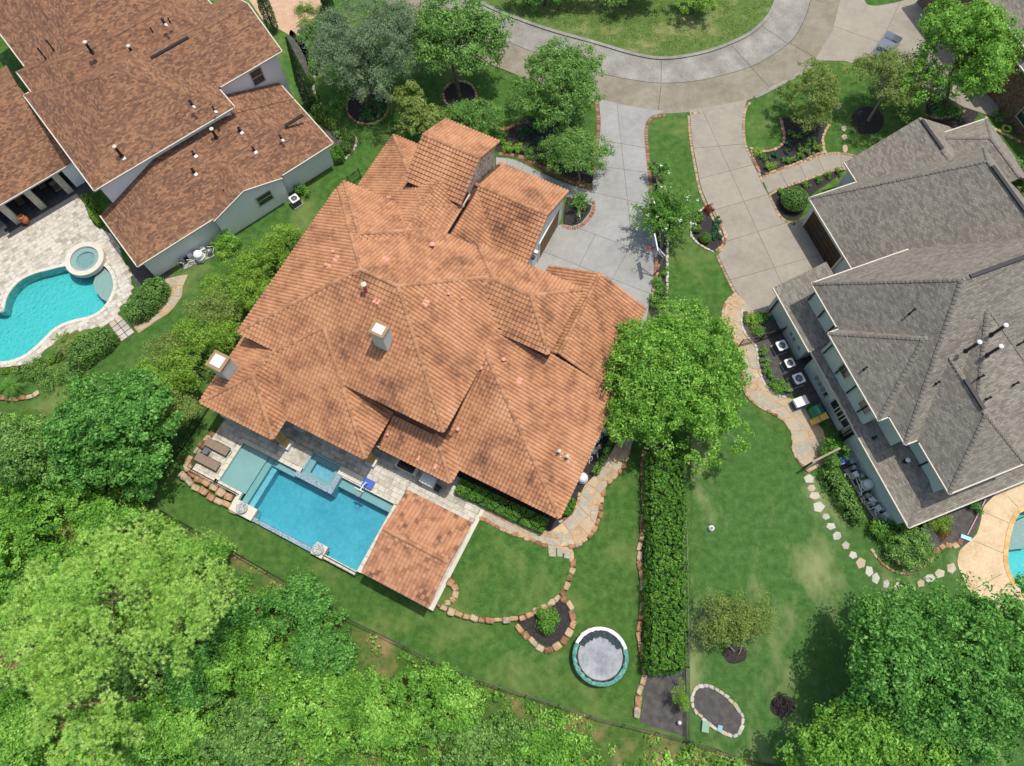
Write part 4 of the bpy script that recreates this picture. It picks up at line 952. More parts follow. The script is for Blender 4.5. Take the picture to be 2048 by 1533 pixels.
# travertine paving
deck = thing('pool_deck', 'pale travertine paving around the rectangular pool', 'paving', F0.w(-18, 7, 0))
deck['kind'] = 'structure'
del deck['category']
TT = []
def tiles(fr, u0, u1, v0, v1, z, keep, su=.61, sv=.41, th=.12):
    out = []; j = 0; v = v0
    while v < v1 - .05:
        u = u0 - (.3 if j % 2 else 0)
        while u < u1 - .02:
            w = random.choice((su, su, sv)); a, b = max(u, u0), min(u + w, u1); c, d = v, min(v + sv, v1)
            if b - a > .06 and keep((a + b) / 2, (c + d) / 2):
                o = fr.w((a + b) / 2, (c + d) / 2, z - th); U3, V3 = np.append(fr.U, 0), np.append(fr.V, 0)
                out.append(mtx(o, U3 * (b - a - .006), V3 * (d - c - .006), np.array([0, 0, th + random.uniform(-.003, .003)])))
            u += w
        v += sv; j += 1
    return out
keep0 = lambda u, v: not (-22.72 < u < -16.18 and v < 6.45 and u < -18.0) and not (u < -16.18 and u > -18.6 and v < 6.46)
TT += tiles(F0, -29.4, -27.21, 1.0, 4.86, TZ, keep0) + tiles(F0, -29.4, -12.9, 4.87, 10.6, TZ, lambda u, v: keep0(u, v) and not (u > -18.2 and v < 5.76)) + tiles(F0, -12.89, -6.83, .1, 9.9, TZ, keep0)
front = [T for T in TT if (np.array(T)[:2, 3] @ F0.V) < 7.2]; back_ = [T for T in TT if (np.array(T)[:2, 3] @ F0.V) >= 7.2]
random.shuffle(front)
pieces(deck, 'paving_slab', BOX, front + back_, m_trav1, m_trav, 300, 'paving_slabs')
for a_, b_, c_, d_ in ((-29.45, -12.9, 6.46, 10.7), (-29.45, -22.71, 4.86, 6.46), (-16.19, -12.9, 5.76, 6.46)):
    mb = MB(); mb.fbox(F0, a_, b_, c_, d_, -.02, .36); mb.build('deck_base', m_cop, deck)
mb = MB(); mb.fbox(F0, -29.45, -27.2, .62, 4.86, -.02, .36); mb.build('deck_base', m_cop, deck)
mb = MB(); mb.fbox(F0, -12.89, -6.8, .05, 10.0, -.02, .36); mb.build('deck_base', m_cop, deck)
mb = MB(); mb.fbox(F0, -6.82, -6.5, .05, 9.05, -.02, .53); mb.build('deck_coping', m_cop, deck)
mb = MB(); mb.fbox(F0, -12.9, -6.5, -.15, .05, -.02, .53); mb.build('deck_coping', m_cop, deck)
# fire bowls on their plinths
def bowl(label, u, v, hu):
    t = thing('fire_bowl', label, 'fire bowl', F0.w(u, v, 0), 'fire bowls at the vanishing edge')
    mb = MB(); mb.fbox(F0, u - hu, u + hu, v - .5, v + .5, -.1, .62); mb.build('plinth', m_cop, t)
    c = F0.w(u - .05, v + .05)
    mb = MB(); mb.lathe(c, [(.2, .62), (.42, .78), (.46, .9), (.40, .9), (.36, .84), (.05, .8)], 18); mb.build('bowl', m_grey, t)
    mb = MB()
    for i in range(110):
        a, r = random.uniform(0, 6.28), .44 * math.sqrt(random.random()); s = random.uniform(.05, .1); p = np.array([c[0] + r * math.cos(a), c[1] + r * math.sin(a), .86 + random.uniform(0, .07)])
        mb.add([p + [s, 0, 0], p + [-s * .5, s * .8, 0], p + [-s * .5, -s * .8, 0], p + [0, 0, s * 1.3]], [[0, 1, 3], [1, 2, 3], [2, 0, 3]])
    mb.build('fire_glass', m_white, t, kind='stuff')
bowl('white fire bowl on the plinth nearest the shallow ledge', -23.75, -.1, 1.05)
bowl('white fire bowl on the plinth nearest the pavilion', -16.62, -.12, .5)
# deck railings
def railing(label, pts, h=.95, z=.53):
    t = thing('railing', label, 'railing', np.append(pts[0][:2], z))
    for p in pts:
        mb = MB(); mb.tube([(p[0], p[1], z - .3), (p[0], p[1], z + h)], .03, 6); mb.build('post', m_dark, t)
    for a, b in zip(pts, pts[1:]):
        for zz in (z + h, z + .12):
            mb = MB(); mb.tube([(a[0], a[1], zz), (b[0], b[1], zz)], .028, 6); mb.build('rail', m_dark, t)
        L = np.linalg.norm((b - a)[:2]); n = int(L / .12); mb = MB()
        for i in range(1, n):
            q = a + (b - a) * i / n; mb.tube([(q[0], q[1], z + .12), (q[0], q[1], z + h)], .008, 4, False)
        mb.build('balusters', m_dark, t, kind='stuff')
railing('dark metal railing round the corner of the lounger deck', [F0.w(-24.75, .75), F0.w(-27.0, .75), F0.w(-29.32, .75), F0.w(-29.35, 2.0), F0.w(-29.35, 3.2)], .9)
railing('dark metal railing between the fire bowl and the pavilion', [F0.w(-16.0, -.3), F0.w(-13.0, -.3)], .9)
# loungers and table
m_sling = M('taupe_sling', [(120, 104, 88), (140, 122, 104)], (('noise', 6.0, 1.0),), rough=.9)
def lounger(label, v):
    u = -28.35; t = thing('sun_lounger', label, 'sun lounger', F0.w(u, v, TZ), 'sun loungers on the ledge deck')
    W_ = .34
    prof = [(-1.0, .78), (-.35, .42), (-.3, .40), (1.0, .40)]
    V = []; 
    for (du, dz) in prof:
        for s in (-W_, W_): V.append(F0.w(u + du, v + s, TZ + dz - .04))
        for s in (-W_, W_): V.append(F0.w(u + du, v + s, TZ + dz))
    Fq = []
    for i in range(3):
        b = 4 * i; Fq += [[b + 2, b + 3, b + 7, b + 6], [b + 1, b, b + 4, b + 5], [b, b + 2, b + 6, b + 4], [b + 3, b + 1, b + 5, b + 7]]
    Fq += [[0, 1, 3, 2], [12, 14, 15, 13]]
    obj('sling', V, Fq, m_sling, t)
    for s in (-W_ - .03, W_ + .03):
        mb = MB(); mb.tube([F0.w(u - .45, v + s, TZ + .36), F0.w(u + 1.02, v + s, TZ + .36)], .025, 6); mb.build('side_rail', m_dark, t)
        for du in (-.55, .85):
            mb = MB(); mb.tube([F0.w(u + du, v + s, TZ), F0.w(u + du, v + s, TZ + .36)], .022, 6); mb.build('leg', m_dark, t)
lounger('taupe sling sun lounger nearer the house', 3.25)
lounger('taupe sling sun lounger nearer the boulder bank', 1.85)
t = thing('side_table', 'small dark side table between the two sun loungers', 'table', F0.w(-29.0, 2.55, TZ))
mb = MB(); mb.fbox(F0, -29.25, -28.75, 2.3, 2.8, TZ + .42, TZ + .46); mb.build('table_top', M('slate_top', [(86, 88, 96), (106, 108, 116)]), t)
for a, b in ((-29.2, 2.35), (-28.8, 2.35), (-29.2, 2.75), (-28.8, 2.75)):
    mb = MB(); mb.tube([F0.w(a, b, TZ), F0.w(a, b, TZ + .42)], .02, 5); mb.build('leg', m_dark, t)
for i, (a, b) in enumerate(((-29.22, 2.98), (-28.95, 2.95))):
    mb = MB(); mb.lathe(F0.w(a, b), [(.06, TZ), (.07, TZ + .2), (.05, TZ + .24)], 8); o = mb.build('lantern', m_white); tag(o, 'small white lantern standing by the side table', 'lantern', 'white lanterns by the loungers')
# poolside basketball hoop
m_blue = M('blue_plastic', [(20, 70, 160), (30, 86, 180)], (('noise', 2.0, 1.0),), rough=.4, spec=.5)
t = thing('pool_hoop', 'blue based poolside basketball hoop with white arm over the water', 'basketball hoop', F0.w(-16.0, 5.95, .53))
c = F0.w(-15.75, 6.0)
mb = MB(); mb.fbox(F0, -16.3, -15.4, 5.78, 6.5, .53, .78); mb.build('base', m_blue, t)
mb = MB(); mb.tube([F0.w(-15.85, 6.1, .78), F0.w(-15.85, 6.05, 1.5), F0.w(-15.85, 5.75, 1.75), F0.w(-15.85, 5.3, 1.85)], .05, 8); mb.build('arm', m_white, t)
mb = MB(); mb.fbox(F0, -16.25, -15.45, 5.22, 5.28, 1.65, 2.2); mb.build('backboard', m_white, t)
ring = [F0.w(-15.85 + .23 * math.cos(a), 4.98 + .23 * math.sin(a), 1.75) for a in np.linspace(0, 2 * math.pi, 17)]
mb = MB(); mb.tube(ring, .016, 5, False); mb.build('rim', M('red_rim', [(190, 50, 30), (200, 60, 36)]), t)
mb = MB()
for a in np.linspace(0, 2 * math.pi, 12, False): mb.tube([F0.w(-15.85 + .22 * math.cos(a), 4.98 + .22 * math.sin(a), 1.74), F0.w(-15.85 + .13 * math.cos(a + .3), 4.98 + .13 * math.sin(a + .3), 1.42)], .008, 4, False)
mb.build('net', m_white, t, kind='stuff')
# things under the eaves of the terrace
t = thing('grill', 'black built-in grill under the small tiled eave', 'grill', F0.w(-13.3, 8.3, TZ))
mb = MB(); mb.fbox(F0, -14.6, -12.7, 8.35, 9.0, TZ, 1.35); mb.build('cabinet', m_stucco, t)
mb = MB(); mb.fbox(F0, -14.3, -12.9, 8.3, 8.95, 1.35, 1.6); mb.build('lid', m_black, t)
t = thing('cabinet', 'pale outdoor cabinet beside the grill', 'cabinet', F0.w(-11.6, 8.3, TZ))
mb = MB(); mb.fbox(F0, -12.1, -11.0, 8.1, 8.8, TZ, 1.4); mb.build('body', m_stucco1, t)
mb = MB(); mb.fbox(F0, -12.15, -10.95, 8.05, 8.85, 1.4, 1.45); mb.build('top', m_white, t)
t = thing('patio_chair', 'dark patio chair under the eave beside the pale cabinet', 'chair', F0.w(-10.6, 8.15, TZ))
mb = MB(); mb.fbox(F0, -10.85, -10.4, 8.0, 8.45, TZ + .38, TZ + .44); mb.build('seat', m_dark, t)
mb = MB(); mb.fbox(F0, -10.85, -10.4, 8.42, 8.47, TZ + .44, TZ + .9); mb.build('backrest', m_dark, t)
for a, b in ((-10.83, 8.02), (-10.42, 8.02), (-10.83, 8.43), (-10.42, 8.43)):
    mb = MB(); mb.tube([F0.w(a, b, TZ), F0.w(a, b, TZ + .4)], .02, 5); mb.build('leg', m_dark, t)
t = thing('telescope', 'dark tripod telescope at the loggia corner', 'telescope', G(442, 832, .5))
p = G(442, 832, .5)
for a in (0, 2.1, 4.2):
    mb = MB(); mb.tube([p + [0, 0, 1.0], p + [.35 * math.cos(a), .35 * math.sin(a), 0]], .025, 5); mb.build('leg', m_black, t)
mb = MB(); mb.tube([p + [-.3, -.2, .95], p + [.35, .25, 1.25]], .07, 8); mb.build('tube', m_grey, t)
# ------------------------------------------------------------------ pavilion
PV = Roof(F0, -12.2, -6.75, .0, 6.75, 2.75, .3, .3, gut='SN', walls='')
pv = thing('pavilion', 'open pool pavilion with low orange tile gable roof', 'pavilion', F0.w(-9.5, 3.3, TZ))
V, Fc, UV = deck_mesh(PV, .14); ro = obj('roof', V, Fc, m_deck, pv, uvs=UV)
T = [x for x, k in tile_list([PV], PV)]; random.shuffle(T)
m_tilep = M('pavilion_tile', [(110, 78, 60), (150, 106, 78), (168, 120, 90), (178, 130, 98), (172, 124, 92)], (('rand', .45), ('noise', .9, .8)), rough=.8)
m_tilep2 = M('pavilion_tile_rest', [(110, 78, 60), (150, 106, 78), (168, 120, 90), (178, 130, 98), (172, 124, 92)], (('attr', .45), ('noise', .9, .8)), rough=.8)
FT = ([(x, y, z * .55) for x, y, z in TILE[0]], TILE[1])
pieces(ro, 'roof_tile', FT, T, m_tilep, m_tilep2, 300, 'roof_tiles', smooth=True)
pieces(ro, 'ridge_cap', CAP, cap_list([PV], PV), m_cap1, m_cap, 300)
eave_trim([PV], PV).build('gutter', m_cream, ro)
for a, b in ((-11.7, .5), (-7.2, .5), (-11.7, 6.2), (-7.2, 6.2), (-7.2, 3.35), (-11.7, 3.35)):
    mb = MB(); mb.fbox(F0, a - .16, a + .16, b - .16, b + .16, TZ, 2.72); mb.build('post', m_dark, pv)
for a in (-11.7, -7.2):
    mb = MB(); mb.fbox(F0, a - .1, a + .1, .1, 6.65, 2.45, 2.72); mb.build('beam', m_dark, pv)
# ================================================================== GREY-ROOFED HOUSE (right)
roofs3 = [Roof(F3, 32.45, 58.0, 3.1, 17.45, 6.4, .8, 1.2, 1.2, 1.2),
    Roof(F3, 31.55, 44.0, 5.43, 13.1, 6.4, 1.05, 1.05, 1.05, None, gut='SNW', walls='SNW'),
    Roof(F3, 33.5, 40.0, -1.22, 9.0, 6.4, .88, None, 1.09, 1.09, gut='SWE', walls='SW'),
    Roof(F3, 35.3, 44.9, -1.1, 13.7, 6.4, .49, 1.2, 1.09, 1.09, gut='SE', walls='S'),
    Roof(F3, 38.3, 56.5, 8.0, 26.15, 3.4, None, 1.42, .89, .89, gut='NW', walls='NW'),
    Roof(F3, 43.2, 54.6, 20.0, 28.4, 3.4, None, None, .64, .64, gut='W', walls='NW'),
    Roof(F3, 50.5, 56.5, 20.0, 27.3, 5.0, None, .7, .7, .7, gut='NW', walls='NW'),
    Roof(F3, 31.2, 35.5, 12.95, 19.3, 3.2, None, None, .42, None, gut='W', walls='WNS'),
    Roof(F3, 31.35, 33.4, 6.0, 12.95, 3.2, None, None, .42, None, gut='W', walls='W'),
    Roof(F3, 31.3, 46.0, -2.45, 6.0, 3.2, .45, None, .45, None, gut='SW', walls='SW')]
H3 = house('grey_shingle_house', 'pale sage stucco house with steep grey shingle roofs on the right', roofs3, m_shg, m_cream, m_stucco3, False, capmat=M('grey_ridge_shingle', [(112, 106, 97), (130, 124, 113)], (('attr', 1.0),)))
def winF(fr, parent, u, v0, v1, z0, z1, axis='W', sash=True):
    """framed window standing proud of a wall that faces W (-u) or S (-v)"""
    def bx(a0, a1, b0, b1, d0, d1):
        mb = MB()
        if axis == 'W': mb.fbox(fr, u - d1, u - d0, a0, a1, b0, b1)
        else: mb.fbox(fr, a0, a1, u - d1, u - d0, b0, b1)
        return mb
    f = MB(); 
    for q in ((v0 - .1, v1 + .1, z1, z1 + .1), (v0 - .1, v1 + .1, z0 - .1, z0), (v0 - .1, v0, z0, z1), (v1, v1 + .1, z0, z1)):
        b = bx(*q, -.02, .06); f.add(b.V, b.F)
    w = f.build('window', m_cream, parent)
    bx(v0, v1, z0, z1, -.02, .02).build('pane', m_glass, w)
    if sash: bx(v0, v1, (z0 + z1) / 2 - .03, (z0 + z1) / 2 + .03, .015, .04).build('sash', m_cream, w)
for px in R6((955, 900), (980, 945), (1005, 990)):
    v = F3.uv(*px, 1.7)[1]; winF(F3, H3, 31.75, v - .45, v + .45, 1.2, 2.5, 'W', False)
for px in R6((1000, 695), (1115, 905)):
    v = F3.uv(*px, 5.3)[1]; winF(F3, H3, 32.0, v - .5, v + .5, 4.5, 5.9)
for v, u, z0, z1 in ((16.9, 32.9, 4.2, 6.3), (15.2, 32.9, 4.2, 6.3), (13.7, 32.9, 4.2, 6.3), (12.3, 32.0, 3.8, 6.3), (10.4, 32.0, 3.8, 6.3), (8.6, 32.0, 3.8, 6.3), (6.9, 32.0, 3.8, 6.3), (1.4, 33.95, 4.2, 6.3), (18.4, 31.65, .1, 3.1), (6.0, 31.75, .1, 3.1), (5.6, 31.75, .1, 3.1)):
    mb = MB(); mb.tube([F3.w(u - .1, v, z0), F3.w(u - .1, v, z1 - .35), F3.w(u - .35, v, z1)], .07, 6); mb.build('downspout', m_dark, H3)
mb = MB(); mb.fbox(F3, 38.68, 38.75, 20.2, 25.2, 0, 2.6); gd = mb.build('garage_door', m_woodd, H3)
for i in range(4):
    for j in range(4):
        mb = MB(); mb.fbox(F3, 38.64, 38.69, 20.3 + i * 1.23, 21.4 + i * 1.23, .08 + j * .63, .62 + j * .63); mb.build('door_panel', m_woodd, gd)
for a, b, c, d in ((20.0, 20.2, 0, 2.8), (25.2, 25.4, 0, 2.8), (20.2, 25.2, 2.6, 2.8)):
    mb = MB(); mb.fbox(F3, 38.6, 38.75, a, b, c, d); mb.build('door_frame', m_cream, H3)
def stack(x, y, rf, k, h, r, parent, capm=None, mat=None):
    p = onroof(x, y, rf, k); mb = MB(); mb.tube([p - [0, 0, .15], p + [0, 0, h]], r, 9); v = mb.build('vent_stack', mat or m_black, parent)
    mb = MB(); mb.lathe(p, [(r * 1.6, p[2] + .0), (r * 1.7, p[2] + .08), (r * 1.05, p[2] + .16)], 9); mb.build('vent_collar', m_black, v)
    mb = MB(); mb.lathe(p, [(r * 1.5, p[2] + h), (r * 1.6, p[2] + h + .1), (r * .8, p[2] + h + .16)], 10); mb.build('vent_cap', capm or m_black, v)
a3, w2, w4, w5, g3 = roofs3[:5]
for (x, y) in R6((1855, 487), (1705, 583), (1828, 607)): stack(x, y, w5, 'S', 1.6, .11, H3, m_white)
for (x, y, rf, k, h) in ((*R6((1375, 365))[0], a3, 'W', .8), (*R6((1110, 690))[0], w2, 'W', .5), (*R6((1530, 775))[0], a3, 'S', .5), (*R6((1780, 742))[0], w5, 'S', .6), (*R6((1985, 780))[0], w5, 'S', .5), (*R6((1825, 865))[0], w5, 'S', .5), (*R6((2015, 545))[0], w5, 'S', .6)):
    stack(x, y, rf, k, h, .06, H3)
l2, l1 = roofs3[9], roofs3[7]
stack(*R6((1165, 1092))[0], l2, 'W', .4, .08, H3); stack(*R6((1350, 1228))[0], l2, 'W', .45, .12, H3, m_white)
def ridge_vent(fr, parent, a, b, z, w=.14):
    A, B = fr.w(*a, z), fr.w(*b, z); d = (B - A) / np.linalg.norm(B - A); n = np.array([-d[1], d[0], 0]) * w
    mb = MB(); mb.add([A - n, B - n, B + n, A + n] + [p + np.array([0, 0, .12]) for p in (A - n, B - n, B + n, A + n)], [[4, 5, 6, 7], [0, 1, 5, 4], [1, 2, 6, 5], [2, 3, 7, 6], [3, 0, 4, 7]])
    return mb.build('ridge_vent', m_dark, parent)
ridge_vent(F3, H3, (38.8, 11.71), (47.5, 11.71), 13.28)
ridge_vent(F3, H3, (36.75, 3.2), (36.75, 5.6), 9.95)
ridge_vent(F3, H3, (48.9, 24.8), (48.9, 28.1), 7.02)
ridge_vent(F3, H3, (47.4, 12.5), (47.4, 19.9), 11.48)
# wall fittings
for px in R6((835, 740), (850, 775), (868, 805), (880, 835), (905, 830), (690, 480), (705, 510), (740, 560)):
    q = F3.uv(*px, 1.3); mb = MB(); mb.fbox(F3, 31.6, 31.76, q[1] - .14, q[1] + .14, 1.1, 1.5); mb.build('meter_box', m_grey, H3)
# ================================================================== BROWN-ROOFED HOUSE (left)
roofs1 = [Roof(F1, -4.0, 9.85, 50.45, 63.5, 6.5, .5, .5, .5, .5),
    Roof(F1, 3.0, 16.6, 53.17, 62.2, 6.5, .45, .45, None, None, gut='SE', walls='SEW'),
    Roof(F1, -3.3, 14.5, 57.0, 66.4, 6.5, .5, .5, .5, .5, gut='W', walls='W'),
    Roof(F1, -2.45, 14.6, 60.0, 78.0, 6.5, .5, .5, .5, .5, gut='WE', walls='WE'),
    Roof(F1, -26.0, -3.9, 57.65, 72.0, 3.2, .5, .5, .5, None, gut='S', walls=''),
    Roof(F1, -5.1, 15.3, 44.35, 51.0, 3.2, .38, None, .38, .38, gut='SWE', walls='SWE'),
    Roof(F1, 9.4, 15.3, 50.9, 53.5, 3.2, .38, None, None, .38, gut='E', walls='E', zs={'S': 3.2 + .38 * 6.55}),
    Roof(F1, 2.35, 9.55, 44.1, 49.8, 3.2, None, None, .36, .36, gut='S', walls='S', inset=.14)]
H1 = house('brown_shingle_house', 'white stucco house with mottled brown shingle roof at the upper left', roofs1, m_shb, m_cream, m_stucco1, False, capmat=M('brown_ridge_shingle', [(104, 76, 58), (148, 108, 80)], (('attr', 1.0),)))
winF(F1, H1, 53.62, 13.1, 14.2, 4.2, 5.8, 'S')
winF(F1, H1, 44.23, 6.6, 8.0, 1.4, 2.6, 'S')
m1, wg1, bk1, bk2, pt1, lo1, le1, gb1 = roofs1
for (x, y, rf, k, h, r) in ((184.6, 106, bk2, 'W', 1.1, .12), (268.3, 111, bk1, 'S', 1.0, .12), (91.6, 118, bk2, 'W', 1.1, .06), (107.6, 101, bk2, 'W', 1.0, .06), (244, 313, m1, 'S', 1.2, .12), (433, 276, lo1, 'S', 1.1, .12), (384, 210, m1, 'E', .4, .09), (428, 220, m1, 'E', .3, .06), (480, 262, lo1, 'S', .3, .09), (388, 309, lo1, 'S', .3, .07), (388, 345, lo1, 'S', .4, .09), (508, 301, lo1, 'S', .3, .07), (562, 277, lo1, 'E', .3, .07), (450, 386, lo1, 'S', .3, .05), (328, 46, bk2, 'E', .3, .09), (305, 64, bk2, 'E', .3, .05), (340, 45, bk2, 'E', .3, .05)):
    stack(x, y, rf, k, h, r, H1, m_cream if r > .11 else None)
    if r > .055 and h < .5 or (x, y) == (244, 313):
        p = onroof(x + 4, y + 4, rf, k); X, Y, Nn, c = rf.basis(k)
        mb = MB(); mb.add([p + Nn * .02 + X * a + Y * b for a, b in ((-.15, -.12), (.15, -.12), (.15, .12), (-.15, .12))], [[0, 1, 2, 3]]); mb.build('vent_flashing', m_white, H1)
ridge_vent(F1, H1, (12.6, 47.65), (14.6, 47.65), 4.4 + .05)
for (x, y) in ((5, 57.6), (9, 57.6)): pass
ridge_vent(F1, H1, (6.6, 57.68), (10.4, 57.68), 8.47)
mb = MB(); mb.fbox(F1, -5.6, -4.2, 58.2, 58.6, 0, 3.4); mb.build('wall', m_stucco1, H1)
mb = MB(); mb.fbox(F1, -26, -4.0, 63.5, 63.7, 0, 3.2); mb.build('wall', m_stucco1, H1)
for u in (-9.1, -11.6, -6.3):
    mb = MB(); mb.fbox(F1, u - .3, u + .3, 57.95, 58.5, 0, 3.1); mb.build('column', m_gable if False else M('cream_column_stone', [(170, 160, 140), (204, 196, 176)], (('noise', 3.0, 1.0),), bump=.4, bscale=10) if 'cream_column_stone' not in bpy.data.materials else bpy.data.materials['cream_column_stone'], H1)
m_slate = M('slate_patio', [(70, 70, 72), (92, 92, 92), (112, 110, 106)], (('attr', 1.0), ('noise', 2.0, .7)), rough=.7)
sheet('covered_patio', [F1.w(-26, 56.9), F1.w(-4.2, 56.9), F1.w(-4.2, 63.5), F1.w(-26, 63.5)], 0.035, m_slate)
for i, (u, v, lab) in enumerate(((-8.0, 60.2, 'dark patio armchair behind the right-hand stone column'), (-10.4, 59.8, 'dark patio armchair between the two stone columns'), (-7.0, 59.0, 'low patio armchair near the corner of the covered patio'))):
    t = thing('patio_armchair', lab, 'chair', F1.w(u, v, .03), 'armchairs on the covered patio')
    for nm, a, b, c, d, z0, z1 in (('seat', -.35, .35, -.35, .35, .32, .42), ('backrest', -.35, .35, .3, .4, .42, .95), ('armrest', -.42, -.34, -.35, .35, .55, .62), ('armrest', .34, .42, -.35, .35, .55, .62)):
        mb = MB(); mb.fbox(F1, u + a, u + b, v + c, v + d, z0, z1); mb.build(nm, m_sling if nm != 'armrest' else m_dark, t)
    for a in (-.36, .36):
        for b in (-.32, .34):
            mb = MB(); mb.fbox(F1, u + a - .03, u + a + .03, v + b - .03, v + b + .03, .03, .56); mb.build('leg', m_dark, t)
m_terra = M('terracotta', [(168, 98, 60), (190, 118, 78)], (('noise', 3.0, 1.0),))
t = thing('terracotta_urn', 'terracotta urn beside the outer patio column', 'urn', F1.w(-11.0, 57.6, 0)); p = F1.w(-11.0, 57.55)
mb = MB(); mb.lathe(p, [(.18, .03), (.32, .3), (.36, .6), (.24, .95), (.28, 1.05), (.22, 1.05), (.18, .9)], 14); mb.build('pot', m_terra, t)
mb = MB(); mb.lathe(p, [(.2, .03), (.24, .03), (.24, .06), (.2, .08)], 12); mb.build('foot', m_terra, t)
# left neighbour's deck and pool
ldeck_px = ZL((740, 80), (800, 160), (830, 260), (900, 350), (990, 390), (1060, 450), (1110, 560), (1150, 660), (1190, 740), (1220, 850), (1210, 980), (1150, 1060), (1110, 1100), (1090, 1170), (1010, 1240), (850, 1290), (700, 1310), (620, 1330), (540, 1390), (450, 1460), (380, 1533))
ldeck_poly = gp(cr(ldeck_px, False, 3) + [(60, 726), (30, 734), (-40, 738), (-160, 700), (-160, 480), (-20, 400), (22, 478)])
ldeck = thing('pool_deck', 'mottled travertine paving around the curved pool on the left', 'paving', G(150, 600, 0)); ldeck['kind'] = 'structure'; del ldeck['category']
def keepl(u, v):
    p = F1.w(u, v); return inside(ldeck_poly, p[0], p[1]) and not any(inside(lpool_w, p[0] + a, p[1] + b) for a in (-.24, 0, .24) for b in (-.24, 0, .24)) and np.hypot(p[0] - G(169, 518, .4)[0], p[1] - G(169, 518, .4)[1]) > 1.6
cs = [np.array([p[:2] @ F1.U, p[:2] @ F1.V]) for p in ldeck_poly]
LT = tiles(F1, min(c[0] for c in cs), max(c[0] for c in cs), min(c[1] for c in cs), max(c[1] for c in cs), .05, keepl, .5, .41, .05)
LT = [T for T in LT if True]; random.shuffle(LT)
pieces(ldeck, 'paving_slab', BOX, LT, m_trav1, m_trav, 300, 'paving_slabs')
outer_l = ldeck_poly
bm_o = holed('deck_bed', [(p[0], p[1]) for p in ldeck_poly], [[(p[0], p[1]) for p in lpool_w]], 0.03, m_trav)
m_lwater = watermat('left_pool_water', (0.04, 0.74, 0.72), 0.6, 3.0, .5)
m_lplas = M('left_pool_plaster', [(120, 206, 206), (140, 216, 214)], (('noise', 2.5, 1.0), ('noise', 9.0, .6)), rough=.7)
m_shelf = M('grey_shelf', [(130, 146, 142), (156, 170, 164)], (('noise', 8.0, 1.0),))
def freepool(name, label, cat, poly, depth, wl, wmat, pmat, copmat, copw, coplabel='coping_stone', shelf=None):
    t = thing(name, label, cat, np.append(np.mean(poly, axis=0)[:2], -depth)); n = len(poly)
    mb = MB(); mb.add([(p[0], p[1], -depth) for p in poly], [list(range(n))]); mb.build('pool_floor', pmat, t)
    mb = MB(); mb.add([(p[0], p[1], -depth) for p in poly] + [(p[0], p[1], .03) for p in poly], [[i, n + i, n + (i + 1) % n, (i + 1) % n] for i in range(n)]); mb.build('pool_wall', pmat, t)
    if shelf: mb = MB(); mb.prism(shelf, -depth + .01, wl - .22); mb.build('shallow_shelf', m_shelf, t)
    mb = MB(); mb.prism(poly, -depth + .005, wl); mb.build('pool_water', wmat, t)
    P = resample(poly, .55, True); c = np.mean(poly, axis=0); T = []; m = len(P)
    ar = sum(poly[i][0] * poly[(i + 1) % n][1] - poly[(i + 1) % n][0] * poly[i][1] for i in range(n)); sg = -1 if ar > 0 else 1
    for i in range(m):
        a, b = P[i], P[(i + 1) % m]; d = (b - a)[:2]; L = np.linalg.norm(d); d /= L; nn = np.array([-d[1], d[0]]) * sg
        o = (a + b)[:2] / 2 + nn * copw / 2
        T.append(mtx((o[0], o[1], -.02), np.array([d[0], d[1], 0]) * L * 1.02, np.array([nn[0], nn[1], 0]) * copw, np.array([0, 0, .09])))
    pieces(t, 'coping_stone', BOX, T, copmat, copmat, 300)
    return t
shelf_w = gp(ZL((950, 712), (1010, 762), (1045, 840), (1045, 930), (995, 1035), (930, 1000), (870, 930), (850, 850), (880, 760)))
freepool('swimming_pool', 'free-form teal pool of the brown-roofed house', 'pool', lpool_w, 1.0, -.06, m_lwater, m_lplas, m_cop, .32, shelf=shelf_w)
sp = G(169, 518, .4); t = thing('spa', 'round raised spa overlooking the teal pool', 'spa', np.append(sp[:2], 0))
n_ = 28; ro_, ri_ = 1.75, 1.28; V = []; Fq = []
for i in range(n_):
    a = 2 * math.pi * i / n_; cs_, sn_ = math.cos(a), math.sin(a)
    V += [(sp[0] + ro_ * cs_, sp[1] + ro_ * sn_, .0), (sp[0] + ro_ * cs_, sp[1] + ro_ * sn_, .45), (sp[0] + ri_ * cs_, sp[1] + ri_ * sn_, .45), (sp[0] + ri_ * cs_, sp[1] + ri_ * sn_, .05)]
for i in range(n_):
    for k in range(3): j = (i + 1) % n_; Fq.append([4 * i + k, 4 * j + k, 4 * j + k + 1, 4 * i + k + 1])
obj('spa_wall', V, Fq, m_cop, t)
mb = MB(); mb.lathe(sp, [(ri_, .053), (ri_, .056), (.05, .06)], 24); mb.build('spa_floor', m_lplas, t)
mb = MB(); mb.lathe(sp, [(ri_, .07), (ri_, .24), (.85, .24), (.8, .075)], 24); mb.build('spa_bench', m_shelf, t)
mb = MB(); mb.lathe(sp, [(ri_ - .01, .08), (ri_ - .01, .38), (.02, .381)], 24); mb.build('spa_water', m_lwater, t)
